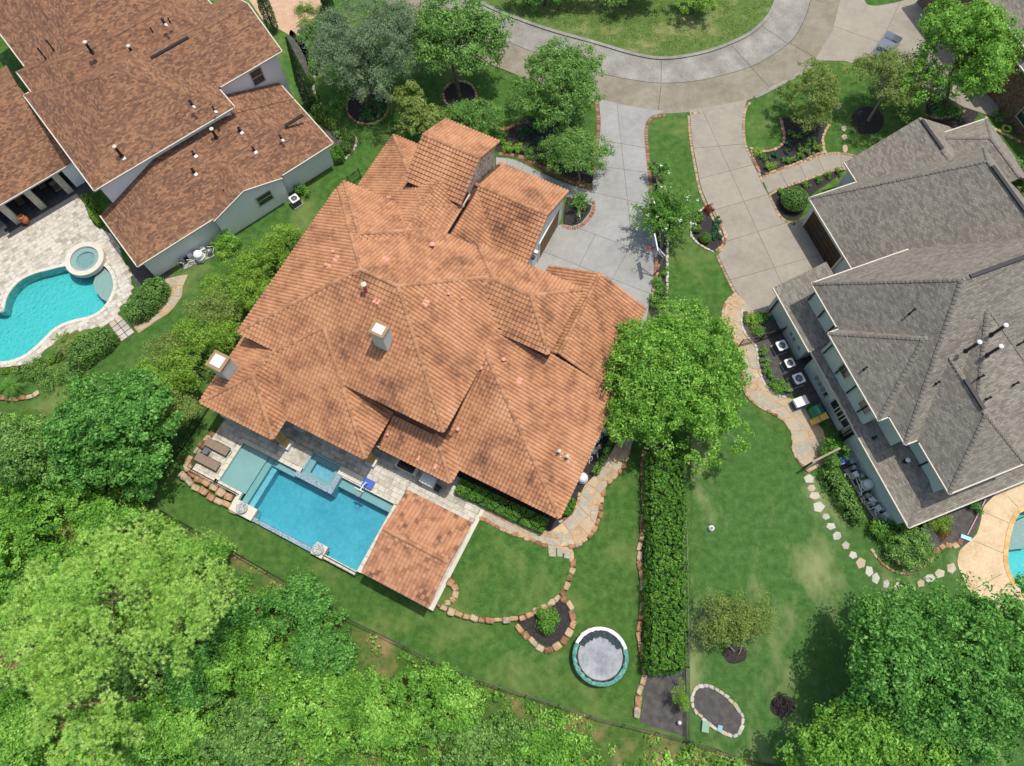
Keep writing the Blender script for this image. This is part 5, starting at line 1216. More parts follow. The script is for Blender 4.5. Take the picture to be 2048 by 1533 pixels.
# right neighbour's pool
rdeck_px = Z4((1700, 560), (1580, 680), (1500, 780), (1470, 950), (1420, 1110), (1340, 1200), (1200, 1330), (1170, 1420), (1165, 1529)) + [(1926, 1156), (1943, 1190), (1980, 1221), (2008, 1238), (2031, 1245), (2060, 1241)]
rd = gp(cr(rdeck_px, False, 3) + [(2160, 1250), (2260, 1150), (2260, 950), (2060, 950)])
o = holed('pool_deck', [(p[0], p[1]) for p in rd], [[(p[0], p[1]) for p in rpool_w]], 0.035, M('tan_stamped_concrete', [(176, 150, 116), (196, 172, 138), (206, 186, 154)], (('noise', .6, 1.0), ('noise', 5.0, .6)), bump=.2, bscale=20)); o['label'] = 'tan concrete pool deck at the right edge'
for a, b in ((Z4((1500, 820))[0], Z4((1850, 980))[0]), (Z4((1370, 1210))[0], Z4((1830, 1400))[0]), (Z4((1830, 620))[0], Z4((1960, 760))[0]), ((1945, 1180), (2004, 1148))):
    joint(o, a, b, .03, .041)
freepool('swimming_pool', 'teal pool with golden stone coping at the right edge', 'pool', rpool_w, 1.0, -.06, m_lwater, m_lplas, M('golden_coping', [(186, 146, 88), (206, 172, 116), (196, 180, 150)], (('rand', 1.0), ('noise', 2.0, .5))), .36, shelf=gp([(2030, 1045), (2022, 1085), (2020, 1100), (2060, 1095), (2100, 1050), (2060, 1030)]))
# ================================================================== FOURTH HOUSE (top right corner)
roofs4 = [Roof(F3, 63.2, 76.0, 32.0, 46.0, 6.2, .6, .6, .6, .6, inset=.3), Roof(F3, 63.4, 74.0, 24.0, 32.6, 4.6, .5, .5, .5, .5, inset=.3)]
m_brickw = M('brown_brick_wall', [(96, 74, 58), (126, 100, 80), (146, 120, 98)], (('voronoi', 7.0, 1.0), ('noise', 4.0, .5)), bump=.4, bscale=12)
H4 = house('brick_house', 'brown brick house with grey roof in the upper right corner', roofs4, m_shg, m_white, m_brickw, False, capmat=bpy.data.materials['grey_ridge_shingle'])
winF(F3, H4, 63.7, 27.0, 28.6, 1.0, 2.6)
# ================================================================== FENCES
def picket_fence(label, line_px, h, maxn, post_step=2.4, gap=.125, z=0.0):
    P = gp(line_px, z); t = thing('picket_fence', label, 'fence', np.append(P[0][:2], z)); T = []
    for p in resample(P, post_step):
        mb = MB(); mb.box(p, (1, 0), (0, 1), z, z + h + .1, .035, .035); mb.build('post', m_black, t)
    for a, b in zip(P, P[1:]):
        for zz in (z + .15, z + h - .18):
            d = (b - a)[:2]; L = np.linalg.norm(d); d = d / L; n = np.array([-d[1], d[0]])
            mb = MB(); mb.box((a + b) / 2, d, n, zz, zz + .04, L / 2, .018); mb.build('rail', m_black, t)
    for p in resample(P, gap): T.append(mtx((p[0], p[1], z + .08), np.array([.024, 0, 0]), np.array([0, .024, 0]), np.array([0, 0, h - .08])))
    pieces(t, 'picket', BOX, T, m_black, m_black, maxn, 'pickets')
picket_fence('black picket fence beside the long clipped hedge', [(1362, 890), (1364, 1000), (1368, 1100), (1369, 1200), (1371, 1320), (1373, 1400), (1373, 1480)], 1.35, 300)
picket_fence('black picket fence between the lower lawn and the woods', fence_px, 1.15, 0, gap=.16)
picket_fence('black picket fence in the shade of the shrub row', [(285, 1000), (330, 948), (385, 872), (430, 800), (470, 725), (500, 665), (540, 600)], 1.4, 0)
picket_fence('black picket fence crossing the far right corner of the woods', [(1373, 1480), (1500, 1522), (1620, 1545)], 1.15, 0, gap=.16)
t = picket_fence('short dark gate fence beside the air conditioners', [(1478, 692), (1515, 682), (1562, 667)], 1.3, 300)
picket_fence('short black picket gate by the front corner of the clay-roofed house', [(700, 372), (722, 356)], 1.4, 300)
# ================================================================== TRAMPOLINE
c = G(1201, 1313, .9); t = thing('trampoline', 'round trampoline with grey mat and half white half teal padding', 'trampoline', np.append(c[:2], 0))
m_teal = M('faded_teal_pad', [(40, 96, 86), (74, 130, 118), (130, 172, 160)], (('noise', 4.0, 1.0),), rough=.6)
m_mat = M('grey_trampoline_mat', [(118, 120, 124), (146, 148, 150), (164, 165, 166)], (('noise', .8, 1.0), ('noise', 3.0, .4)), rough=.8)
def ringpart(nm, a0, a1, r0, r1, z, mat, n, th=.06, wob=0):
    V = []; Fq = []
    for i in range(n + 1):
        a = a0 + (a1 - a0) * i / n; w = wob * random.uniform(-1, 1)
        for r, zz in ((r0 + w, z + .01), (r0 + w, z + th), ((r0 + r1) / 2, z + th + .03), (r1 - abs(w) * .2, z + th - .01), (r1, z - .02)): V.append((c[0] + r * math.cos(a), c[1] + r * math.sin(a), zz))
    for i in range(n):
        for k in range(4): b = 5 * i + k; Fq.append([b, b + 1, b + 6, b + 5])
    return obj(nm, V, Fq, mat, t)
ringpart('pad', R(15), R(152), 1.82, 2.08, .9, m_white, 30, wob=.03)
ringpart('pad', R(152), R(375), 1.78, 2.08, .9, m_teal, 46, wob=.05)
ringpart('spring_gap', 0, R(360), 1.6, 1.84, .84, m_dark, 48, .02)
V = [(c[0], c[1], .82)]; n_ = 60
for i in range(n_): a = 2 * math.pi * i / n_; r = 1.7 + .03 * math.sin(a * 17) + .03 * random.random(); V.append((c[0] + r * math.cos(a), c[1] + r * math.sin(a), .875))
obj('mat', V, [[0, i + 1, (i + 1) % n_ + 1] for i in range(n_)], m_mat, t)
ring = [(c[0] + 2.05 * math.cos(a), c[1] + 2.05 * math.sin(a), .86) for a in np.linspace(0, 2 * math.pi, 41)]
mb = MB(); mb.tube(ring, .03, 6, False); mb.build('frame', m_grey, t)
for k in range(4):
    a = k * math.pi / 2 + .5
    mb = MB(); mb.tube([(c[0] + 2.05 * math.cos(a - .22), c[1] + 2.05 * math.sin(a - .22), .85), (c[0] + 2.1 * math.cos(a - .22), c[1] + 2.1 * math.sin(a - .22), .04), (c[0] + 2.1 * math.cos(a + .22), c[1] + 2.1 * math.sin(a + .22), .04), (c[0] + 2.05 * math.cos(a + .22), c[1] + 2.05 * math.sin(a + .22), .85)], .025, 6); mb.build('leg', m_grey, t)
V = []; Fq = []; n_ = 40
for i in range(n_ + 1):
    a = R(20) + R(130) * i / n_
    for r in (1.34 + random.uniform(-.14, .08), 1.56 + random.uniform(-.05, .05), 1.8): V.append((c[0] + r * math.cos(a), c[1] + r * math.sin(a), .9 + random.uniform(.02, .12)))
for i in range(n_):
    for k in range(2): b = 3 * i + k; Fq.append([b, b + 1, b + 4, b + 3])
obj('collapsed_net', V, Fq, M('dark_netting', [(40, 50, 54), (62, 74, 78)], (('noise', 5.0, 1.0),)), t)
# ================================================================== BASKETBALL HOOP BY THE DRIVE
pb_ = G(1331, 506, 3.3); t = thing('basketball_hoop', 'basketball hoop with glass backboard overhanging the pale driveway', 'basketball hoop', np.append(pb_[:2], 0))
ra = G(1294.5, 497, 3.05); dx = np.array([math.cos(R(6)), math.sin(R(6))]); nx_ = np.array([-dx[1], dx[0]])
bbc = ra[:2] + dx * .62
mb = MB(); mb.tube([(pb_[0], pb_[1], 0), (pb_[0], pb_[1], 2.9)], .075, 8); mb.build('pole', m_grey, t)
for s in (-.25, .25):
    mb = MB(); mb.tube([(pb_[0], pb_[1], 2.9), (*(bbc + dx * .05 + nx_ * s), 3.2)], .04, 6); mb.tube([(pb_[0], pb_[1], 2.4), (*(bbc + dx * .05 + nx_ * s), 2.95)], .03, 6); mb.build('arm', m_grey, t)
mb = MB(); mb.box(bbc, dx, nx_, 2.9, 3.95, .02, .82); mb.build('backboard', M('smoky_glass_board', [(120, 132, 138), (140, 150, 156)], rough=.1, spec=.6), t)
for s, z0, z1 in ((0, 3.95, 4.0), (0, 2.86, 2.9)):
    mb = MB(); mb.box(bbc, dx, nx_, z0, z1, .05, .85); mb.build('backboard_frame', m_white, t)
for s in (-.84, .84):
    mb = MB(); mb.box(bbc + nx_ * s, dx, nx_, 2.9, 3.95, .04, .025); mb.build('backboard_frame', m_white, t)
mb = MB(); mb.tube([(ra[0] + .23 * math.cos(a), ra[1] + .23 * math.sin(a), 3.05) for a in np.linspace(0, 2 * math.pi, 21)], .018, 6, False); mb.build('rim', bpy.data.materials['red_rim'], t)
mb = MB(); mb.box(ra[:2] + dx * .4, dx, nx_, 3.02, 3.08, .2, .06); mb.build('rim_bracket', bpy.data.materials['red_rim'], t)
mb = MB()
for a in np.linspace(0, 2 * math.pi, 12, False): mb.tube([(ra[0] + .22 * math.cos(a), ra[1] + .22 * math.sin(a), 3.04), (ra[0] + .13 * math.cos(a + .3), ra[1] + .13 * math.sin(a + .3), 2.65)], .008, 4, False)
mb.build('net', m_white, t, kind='stuff')
# ================================================================== OUTDOOR UNITS
m_acw = M('pale_unit_metal', [(206, 206, 204), (222, 222, 220)], (('noise', 2.0, 1.0),), rough=.45)
m_acs = M('unit_louvre', [(70, 76, 84), (96, 102, 110)], (('noise', 9.0, 1.0),), rough=.5, metal=.3)
def ac(label, px, py, fr, s=.45, h=.95, top=None):
    p = G(px, py, h); t = thing('air_conditioner', label, 'air conditioner', np.append(p[:2], .03), 'outdoor air conditioner units')
    u, v = p[:2] @ fr.U, p[:2] @ fr.V
    mb = MB(); mb.fbox(fr, u - s * 1.25, u + s * 1.25, v - s * 1.25, v + s * 1.25, .0, .09); mb.build('pad', m_conc, t)
    mb = MB(); mb.fbox(fr, u - s, u + s, v - s, v + s, .09, h - .06); mb.build('casing', m_acs, t)
    a = s * 1.03; k = .18
    oc = [fr.w(u + x * a, v + y * a) for x, y in ((-1 + k, -1), (1 - k, -1), (1, -1 + k), (1, 1 - k), (1 - k, 1), (-1 + k, 1), (-1, 1 - k), (-1, -1 + k))]
    n = 16; inn = [(p[0] + s * .74 * math.cos(q), p[1] + s * .74 * math.sin(q)) for q in np.linspace(0, 2 * math.pi, n, False)]
    bm = bmesh.new(); es = []
    for loop in ([(q[0], q[1]) for q in oc], inn):
        vs = [bm.verts.new((q[0], q[1], h)) for q in loop]; es += [bm.edges.new((vs[i], vs[(i + 1) % len(vs)])) for i in range(len(vs))]
    bmesh.ops.triangle_fill(bm, use_beauty=True, edges=es)
    bm.verts.index_update(); V = [tuple(q.co) for q in bm.verts]; Fq = [[q.index for q in f.verts] for f in bm.faces]; bm.free()
    m = len(V); V += [(q[0], q[1], h - .07) for q in oc]; Fq += [[i, (i + 1) % 8, m + (i + 1) % 8, m + i] for i in range(8)]
    obj('top_frame', V, Fq, top or m_acw, t)
    mb = MB(); mb.lathe(p, [(s * .78, h - .3), (s * .78, h - .28), (.02, h - .27)], 16); mb.build('fan_well', m_dark, t)
    mb = MB()
    for q in np.linspace(0, 2 * math.pi, 4, False):
        e1 = np.array([math.cos(q), math.sin(q), 0]); e2 = np.array([-e1[1], e1[0], 0]); o = np.array([p[0], p[1], h - .14])
        mb.add([o + e1 * .05 - e2 * .04, o + e1 * s * .68 - e2 * .14, o + e1 * s * .7 + e2 * .1 + [0, 0, .06], o + e1 * .05 + e2 * .05 + [0, 0, .03]], [[0, 1, 2, 3]])
    mb.lathe(p, [(.07, h - .2), (.07, h - .06), (.03, h - .05)], 8); mb.build('fan', m_acw, t)
    mb = MB()
    for r in (.25, .45, .62): mb.tube([(p[0] + s * r * math.cos(q), p[1] + s * r * math.sin(q), h - .01) for q in np.linspace(0, 2 * math.pi, 17)], .008, 4, False)
    for q in np.linspace(0, math.pi, 4, False): mb.tube([(p[0] + s * .74 * math.cos(q), p[1] + s * .74 * math.sin(q), h - .01), (p[0] - s * .74 * math.cos(q), p[1] - s * .74 * math.sin(q), h - .01)], .008, 4, False)
    mb.build('fan_guard', m_grey, t)
ac('air conditioner nearest the gate fence by the sage wall', 1564, 691, F3, .42)
ac('middle of the three air conditioners along the sage wall', 1580, 726, F3, .38, .85)
ac('bluish fanned air conditioner beside the white generator', 1598, 757, F3, .44, 1.0)
ac('lone air conditioner on a pad by the white gable wall', 588, 397, F1, .4, .9)
t = thing('generator', 'white standby generator on a pad beside the playhouse', 'generator', G(1600, 808, 0)); q = F3.uv(1603, 803, .8)
mb = MB(); mb.fbox(F3, q[0] - .75, q[0] + .6, q[1] - .5, q[1] + .45, 0, .1); mb.build('pad', m_conc, t)
mb = MB(); mb.fbox(F3, q[0] - .6, q[0] + .55, q[1] - .36, q[1] + .36, .1, .75); mb.build('casing', m_acs, t)
V = []; 
for du, dz in ((-.64, .72), (-.58, .84), (.54, .86), (.6, .74)):
    for dv in (-.4, .4): V.append(F3.w(q[0] + du, q[1] + dv, dz))
obj('lid', V, [[0, 1, 3, 2][::-1], [2, 3, 5, 4][::-1], [4, 5, 7, 6][::-1], [0, 2, 4, 6], [7, 5, 3, 1]], m_white, t)
m_green = M('green_play_plastic', [(10, 96, 72), (20, 120, 92)], (('noise', 2.0, 1.0),), rough=.35, spec=.5)
m_yel = M('yellow_play_plastic', [(206, 160, 60), (220, 178, 84)], (('noise', 2.0, 1.0),), rough=.4, spec=.5)
t = thing('playhouse_slide', 'green and yellow plastic toddler slide against the sage wall', 'slide', G(1640, 838, 0)); q = F3.uv(1640, 828, .9)
V = []
for i in range(9):
    a = math.pi * i / 8
    for dv in (-.05, .75): V.append(F3.w(q[0] - .5 * math.cos(a), q[1] + dv, .75 + .4 * math.sin(a)))
obj('hood', V, [[2 * i, 2 * i + 1, 2 * i + 3, 2 * i + 2] for i in range(8)], m_green, t)
mb = MB(); mb.fbox(F3, q[0] - .5, q[0] + .5, q[1] - .05, q[1] + .75, 0, .75); mb.build('tower', m_green, t)
V = []
for du, z in ((-.75, .15), (-.5, .28), (.0, .75), (.5, .95)):
    for dv, dz in ((-.62, .12), (-.55, 0), (-.12, 0), (-.06, .12)): V.append(F3.w(q[0] + du, q[1] + dv, z + dz))
obj('chute', V, [[4 * i + k, 4 * i + k + 1, 4 * i + k + 5, 4 * i + k + 4] for i in range(3) for k in range(3)], m_yel, t)
mb = MB(); mb.fbox(F3, q[0] - .1, q[0] + .5, q[1] - .6, q[1] - .08, 0, .7); mb.build('steps', m_green, t)
# pool equipment: filters, pumps and white pipework
def equipment(label, pxs, fr, tank=None, tankm=None, seed=3, n=8, pipes=True):
    r = random.Random(seed); A, B = G(*pxs[0]), G(*pxs[1]); t = thing('pool_equipment', label, 'pool equipment', np.append(((A + B) / 2)[:2], 0))
    d = (B - A)[:2]; L = np.linalg.norm(d); d = d / L; nrm = np.array([-d[1], d[0]])
    mb = MB(); mb.box((A + B) / 2, d, nrm, 0, .08, L / 2, .6); mb.build('pad', m_conc, t)
    for i in range(n):
        p = A[:2] + d * L * (i + .5) / n + nrm * r.uniform(-.3, .3)
        if i % 3 == 0: mb = MB(); mb.lathe(p, [(.18, .08), (.22, .12), (.22, .65), (.14, .8), (.05, .84)], 12); mb.build('filter_tank', m_grey, t)
        elif i % 3 == 1: mb = MB(); mb.box(p, d, nrm, .08, .45, .2, .13); mb.build('pump', m_black, t)
        else: mb = MB(); mb.box(p, d, nrm, .08, .7, .22, .2); mb.build('control_box', m_stucco, t)
    if pipes:
        for i in range(n * 2):
            p = A[:2] + d * L * r.random() + nrm * r.uniform(-.45, .45); z = r.uniform(.2, .7); q = p + d * r.uniform(-.7, .7) + nrm * r.uniform(-.5, .5)
            mb = MB(); mb.tube([(p[0], p[1], .1), (p[0], p[1], z), (q[0], p[1] + (q[1] - p[1]) * .2, z), (q[0], q[1], z), (q[0], q[1], .1)], .035, 6); mb.build('pipe', m_white, t)
    if tank is not None:
        p = G(*tank, 1.0); mb = MB(); mb.lathe(p, [(.3, 0), (.4, .06), (.42, .5), (.46, .55), (.42, .6), (.4, 1.0), (.28, 1.15), (.1, 1.2)], 18); mb.build('large_tank', tankm or m_stucco, t)
equipment('white pipes, pumps and filters along the sage wall', ((1730, 990), (1768, 1042)), F3, None, None, 4, 10)
equipment('blue bin, boxes and a round filter against the sage wall', ((1700, 935), (1730, 985)), F3, (1738, 968), m_stucco, 9, 8)
equipment('white pool pumps and filter tank by the white garage wall', ((365, 530), (425, 503)), F1, (395, 508), m_stucco1, 5, 7)
equipment('pool pipework between the tiled eave and the low hedge', ((1178, 925), (1205, 860)), F0, (1166, 955), m_white, 6, 9)
# ================================================================== SMALL THINGS
def fountain(label, px, py, s=.25):
    p = G(px, py, 0); t = thing('garden_ornament', label, 'ornament', p)
    mb = MB(); mb.lathe(p, [(s, 0), (s * .7, .1), (s * .5, .3), (s * .9, .4), (s * .8, .46)], 10); mb.build('base', m_stucco, t)
    mb = MB(); mb.lathe(p, [(s * .3, .46), (s * .4, .6), (s * .15, .75)], 8); mb.build('figure', m_stucco, t)
fountain('grey stone ornament standing in the mottled lawn', 1421, 1058)
t = thing('utility_box', 'small green utility box beside the oval bed', 'box', G(1409, 1456, 0)); p = G(1411, 1454, .2)
mb = MB(); mb.box(p, (1, -.2), (.2, 1), 0, .22, .22, .34); mb.build('body', M('pale_green_box', [(120, 150, 126), (140, 168, 146)]), t)
mb = MB(); mb.box(p, (1, -.2), (.2, 1), .22, .26, .25, .37); mb.build('lid', bpy.data.materials['pale_green_box'], t)
t = thing('bollard_light', 'round white globe light in the grey mulch', 'light', G(1357, 1446, 0)); p = G(1359, 1446, .4)
mb = MB(); mb.tube([(p[0], p[1], 0), (p[0], p[1], .3)], .03, 6); mb.build('post', m_black, t)
mb = MB(); mb.lathe(p, [(.05, .3), (.13, .38), (.15, .46), (.11, .55), (.03, .6)], 12); mb.build('globe', m_white, t)
t = thing('irrigation_box', 'bluish plastic valve box in the oval mulch bed', 'box', G(1439, 1457, 0)); p = G(1439, 1457, 0)
mb = MB(); mb.box(p, (1, -.3), (.3, 1), 0, .12, .14, .18); mb.build('body', M('blue_grey_box', [(120, 160, 170), (140, 176, 186)]), t)
mb = MB(); mb.box(p, (1, -.3), (.3, 1), .12, .14, .16, .2); mb.build('lid', bpy.data.materials['blue_grey_box'], t)
def hose(label, px, py, mat, r=.35, turns=5):
    p = G(px, py, 0); pts = []
    for i in range(turns * 14):
        a = i * 2 * math.pi / 14; rr = r * (.6 + .4 * random.random()); pts.append((p[0] + rr * math.cos(a), p[1] + rr * math.sin(a), .06 + .02 * (i / 14)))
    mb = MB(); mb.tube(pts, .028, 5); o = mb.build('garden_hose', mat); tag(o, label, 'hose')
hose('coiled yellow-green hose in the far corner bed', 2012, 259, M('lime_hose', [(170, 200, 50), (190, 214, 80)]), .5, 6)
hose('coiled teal hose on the sage wall beside the gate', 1548, 637, M('teal_hose', [(20, 110, 96), (30, 130, 112)]), .35, 6)
# blue bin and grey boxes
t = thing('recycling_bin', 'open blue bin beside the pool pipework', 'bin', G(1683, 925, 0)); p = G(1684, 921, .5)
mb = MB(); mb.box(p, F3.U, F3.V, 0, .75, .36, .3); mb.build('body', m_blue, t)
mb = MB(); mb.box(p, F3.U, F3.V, .75, .79, .4, .34); mb.build('rim', m_blue, t)
t = thing('storage_box', 'grey storage box beside the blue bin', 'box', G(1702, 918, 0)); p = G(1703, 917, .5)
mb = MB(); mb.box(p, F3.U, F3.V, 0, .7, .35, .4); mb.build('body', m_grey, t)
mb = MB(); mb.box(p, F3.U, F3.V, .7, .75, .38, .43); mb.build('lid', m_grey, t)
t = thing('trellis', 'grey timber beam trellis carrying a vine over the side path', 'trellis', G(1635, 925, 0))
A, B = G(1630, 922, 2.2), G(1670, 902, 2.2)
for p in (A, B):
    mb = MB(); mb.box(p, (1, 0), (0, 1), 0, 2.15, .06, .06); mb.build('post', m_woodd, t)
mb = MB(); mb.tube([A - (B - A) * .15, B + (B - A) * .25], .09, 6); mb.build('beam', M('weathered_timber', [(150, 138, 116), (172, 160, 138)]), t)
# life ring hook pole and blue cleaner by the right pool
t = thing('pool_brush', 'pale blue brush head on a pinkish pole beside the right pool deck', 'pool brush', G(1930, 1076, 0))
mb = MB(); mb.tube([(*G(1972, 998, .2)[:2], .2), (*G(1935, 1070, .12)[:2], .12)], .04, 6); mb.build('pole', M('pinkish_pole', [(206, 160, 150), (218, 176, 166)]), t)
p = G(1931, 1076, .1); mb = MB(); mb.box(p, (.9, -.35), (.35, .9), .02, .2, .42, .16); mb.build('head', M('pale_blue_plastic', [(150, 190, 220), (170, 206, 230)]), t)
# parked car half hidden under the bright tree
m_car = M('silver_car_paint', [(104, 110, 120), (112, 118, 128)], rough=.25, spec=.6, metal=.5, coat=.8)
t = thing('parked_car', 'dark silver sedan with red tail lights under the big bright tree', 'car', G(1770, 110, 0))
cr_, cf = G(1752, 122, .8), G(1795, 62, .8); fw = (cf - cr_)[:2]; fw = fw / np.linalg.norm(fw); lt = np.array([-fw[1], fw[0]]); ctr = cr_[:2] + fw * 2.3 - lt * .0
def cpt(x, y, z): q = ctr + fw * x + lt * y; return (q[0], q[1], z)
sec = [(-2.35, .55, .8, .7), (-2.25, .95, .86, .78), (-1.6, 1.0, .9, .82), (-1.0, 1.38, .9, .68), (.2, 1.45, .9, .68), (1.0, 1.02, .9, .8), (2.0, .88, .88, .76), (2.35, .6, .8, .6)]
V = []; Fq = []
for (x, h, w, wt) in sec:
    for (y, z) in ((-w, .28), (-w, .75 if h > .8 else h * .7), (-wt, h), (wt, h), (w, .75 if h > .8 else h * .7), (w, .28)): V.append(cpt(x, y, z))
for i in range(len(sec) - 1):
    for k in range(6): b = 6 * i; Fq.append([b + k, b + (k + 1) % 6, b + 6 + (k + 1) % 6, b + 6 + k])
Fq += [[5, 4, 3, 2, 1, 0], [6 * 7 + k for k in range(6)]]
obj('body', V, Fq, m_car, t)
for (x0, h0, x1, h1) in ((-1.52, 1.03, -1.04, 1.37), (.95, 1.06, .26, 1.44)):
    mb = MB(); o_ = .012; mb.add([cpt(x0, -.66, h0 + o_), cpt(x0, .66, h0 + o_), cpt(x1, .6, h1 + o_), cpt(x1, -.6, h1 + o_)], [[0, 1, 2, 3]]); mb.build('windscreen', m_glass, t)
m_red = M('red_tail_light', [(150, 16, 14), (170, 24, 20)], rough=.2, spec=.6)
for s in (-1, 1):
    mb = MB(); mb.add([cpt(-2.30, s * .42, .93), cpt(-2.28, s * .86, .9), cpt(-1.95, s * .88, .97), cpt(-2.0, s * .5, .99), cpt(-2.36, s * .42, .7), cpt(-2.34, s * .86, .68)], [[0, 1, 2, 3], [4, 5, 1, 0]]); mb.build('tail_light', m_red, t)
    for x in (-1.45, 1.45):
        q = np.array(cpt(x, s * .8, .33)); ax_ = np.array([lt[0], lt[1], 0]); mb = MB(); mb.tube([q - ax_ * .1, q + ax_ * .1], .33, 14); w_ = mb.build('wheel', m_black, t)
        mb = MB(); mb.tube([q - ax_ * .11, q + ax_ * .11], .2, 10); mb.build('rim', m_grey, w_)
# ================================================================== VEGETATION
def unit(a): return a / (np.linalg.norm(a, axis=-1, keepdims=True) + 1e-9)
def leaf_quads(P, Nn, L, W):
    n = len(P); a = rng.normal(size=(n, 3)); t = unit(np.cross(Nn, a)); b = np.cross(Nn, t)
    k_ = rng.uniform(.55, 1.5, (n, 1)); L = L * k_; W = W * k_ * rng.uniform(.8, 1.2, (n, 1))
    dr = np.array([0, 0, -1.0]) * L * .12
    V = np.stack([P - t * L / 2 + dr, P + b * W / 2, P + t * L / 2 + dr, P - b * W / 2], 1).reshape(-1, 3)
    return V, np.arange(4 * n).reshape(-1, 4)
def clumps(c, r, n, lo=-.3, shell=(.55, 1.0), rough=.16):
    d = unit(rng.normal(size=(n * 4, 3))); d = d[d[:, 2] > lo][:n]
    ph = rng.uniform(0, 6.28, 6); az = np.arctan2(d[:, 1], d[:, 0])
    wob = 1 + rough * (np.sin(3 * az + ph[0]) * .5 + np.sin(5 * az + ph[1] + 2 * d[:, 2]) * .5 + np.sin(8 * az + ph[2]) * .35)
    f = rng.uniform(shell[0], shell[1], len(d)) ** .6
    return np.asarray(c) + d * np.asarray(r) * (f * wob)[:, None], d
def lobed(c, r, n, lo=-.3, shell=(.5, 1.0), rough=.16, nl=11):
    """crown of several leafy lobes with gaps between them"""
    c, r = np.asarray(c, float), np.asarray(r, float)
    r = r * 1.16; lc, ld = clumps(c, r * .68, nl, -.45, (.7, 1.0), rough)
    lc = np.vstack([lc, [c + [0, 0, r[2] * .35]]]); out, dd = [], []
    for e in lc:
        rr = r * rng.uniform(.30, .46); a, d = clumps(e, rr, max(4, n // len(lc)), -.2, shell, rough); out.append(a); dd.append(unit(d * .8 + unit(a - c) * .4))
    return np.vstack(out), np.vstack(dd)
def foliage(cc, dd, per, rc, flat=.75, updir=.7):
    n = len(cc); rcs = rc * rng.uniform(.7, 1.3, n)
    off = rng.normal(size=(n, per, 3)) * .5; ln = np.linalg.norm(off, axis=2, keepdims=True); off = off * np.minimum(1, 1.15 / (ln + 1e-9))
    off[:, :, 2] *= flat
    P = cc[:, None] + off * rcs[:, None, None]
    N = unit(off * .9 + dd[:, None] * .5 + np.array([0, 0, updir]) + rng.normal(size=(n, per, 3)) * .45)
    return P.reshape(-1, 3), N.reshape(-1, 3)
def trunk_mesh(base, top, r, limbs, sway=.3):
    mb = MB(); base, top = np.array(base), np.array(top); mid = (base + top) / 2 + np.array([random.uniform(-sway, sway), random.uniform(-sway, sway), 0])
    mb.tube([base - [0, 0, .1], base * .85 + mid * .15, mid, top], [r * 1.35, r, r * .8, r * .5], 8)
    for l in limbs:
        s = mid + (top - mid) * random.uniform(0, .8); m = (s + l) / 2 + [0, 0, random.uniform(.1, .4)]
        mb.tube([s, m, l], [r * .42, r * .26, r * .08], 5)
    return mb
def tree(name, label, px, py, zc, rx, ry, rz, ncl, per, rc, L, W, mat, group=None, trunk=.16, bark=None, base_px=None, limbs=9, lo=-.3, shell=(.5, 1.0), extra=(), rough=.16, cat='tree', updir=.7, ground=0.0):
    """crown centre seen at (px, py) at height zc; radii across in photo pixels, height radius in metres"""
    c = G(px, py, zc); m = mpp(c); rad = np.array([rx * m, ry * m, rz])
    b = np.array([c[0], c[1], ground]) if base_px is None else G(*base_px, ground)
    t = thing(name, label, cat, b, group)
    ncl = int(ncl * 1.3); per = int(per * .85)
    cc, dd = lobed(c, rad, ncl, lo, shell, rough, int(np.clip(8 + rad[0] * rad[1] * .7, 9, 34)))
    for (ex, ey, ez, er, en) in extra:
        e = G(ex, ey, ez); a, d = lobed(e, np.array([er * m, er * m, er * m * .7]), en, lo, shell, rough, 5); cc = np.vstack([cc, a]); dd = np.vstack([dd, d])
    rc = rc * (.62 if rc > .5 else .8)
    cc[:, 2] = np.maximum(cc[:, 2], ground + rc * .5)
    P, N = foliage(cc, dd, per, rc, .6, updir=updir)
    V, Fq = leaf_quads(P, N, L, W)
    V[:, 2] = np.maximum(V[:, 2], ground + .03)
    obj('crown', V, Fq, mat, t, rnd=rng.random(len(Fq)))
    li = cc[rng.permutation(len(cc))[:limbs]]
    trunk_mesh(b, c + [0, 0, rz * .25], trunk, li).build('trunk', bark or m_bark, t)
    return t
def shrub(label, px, py, rpx, h, mat, group=None, n=None, L=.11, W=.07, name='shrub', ground=0.0, ball=False, cat='shrub', squash=1.0):
    c = G(px, py, ground + h * .5); m = mpp(c); r = rpx * m
    t = thing(name, label, cat, np.array([c[0], c[1], ground]), group)
    n = n or int(max(140, 520 * (r / .5) ** 2))
    if ball:
        d = unit(rng.normal(size=(n * 2, 3))); d = d[d[:, 2] > -.75][:n]
        P = c + d * np.array([r, r * squash, h * .52]) * rng.uniform(.88, 1.04, (len(d), 1)); N = unit(d + rng.normal(size=d.shape) * .35)
        V, Fq = leaf_quads(P, N, L, W)
        core = MB(); core.lathe(c, [(r * .35, ground), (r * .8, ground + h * .3), (r * .86, ground + h * .55), (r * .6, ground + h * .85), (r * .1, ground + h * .93)], 12); core.build('branches', m_core, t)  # solid dark core added inside the leaf shell
    else:
        k = max(6, int(9 * (r / .5) ** 1.5)); cc, dd = clumps(c, np.array([r, r * squash, h * .5]), k, -.4, (.35, 1.0), .2)
        P, N = foliage(cc, dd, max(8, n // k), r * .42 if r < .8 else .38, updir=.8); V, Fq = leaf_quads(P, N, L, W)
        st = MB()
        for i in range(5): st.tube([(c[0], c[1], ground - .05), tuple(cc[rng.integers(len(cc))])], [.025, .01], 5)
        st.build('stems', m_bark, t)
    V[:, 2] = np.maximum(V[:, 2], ground + .02)
    obj('foliage', V, Fq, mat, t, rnd=rng.random(len(Fq)))
    return t
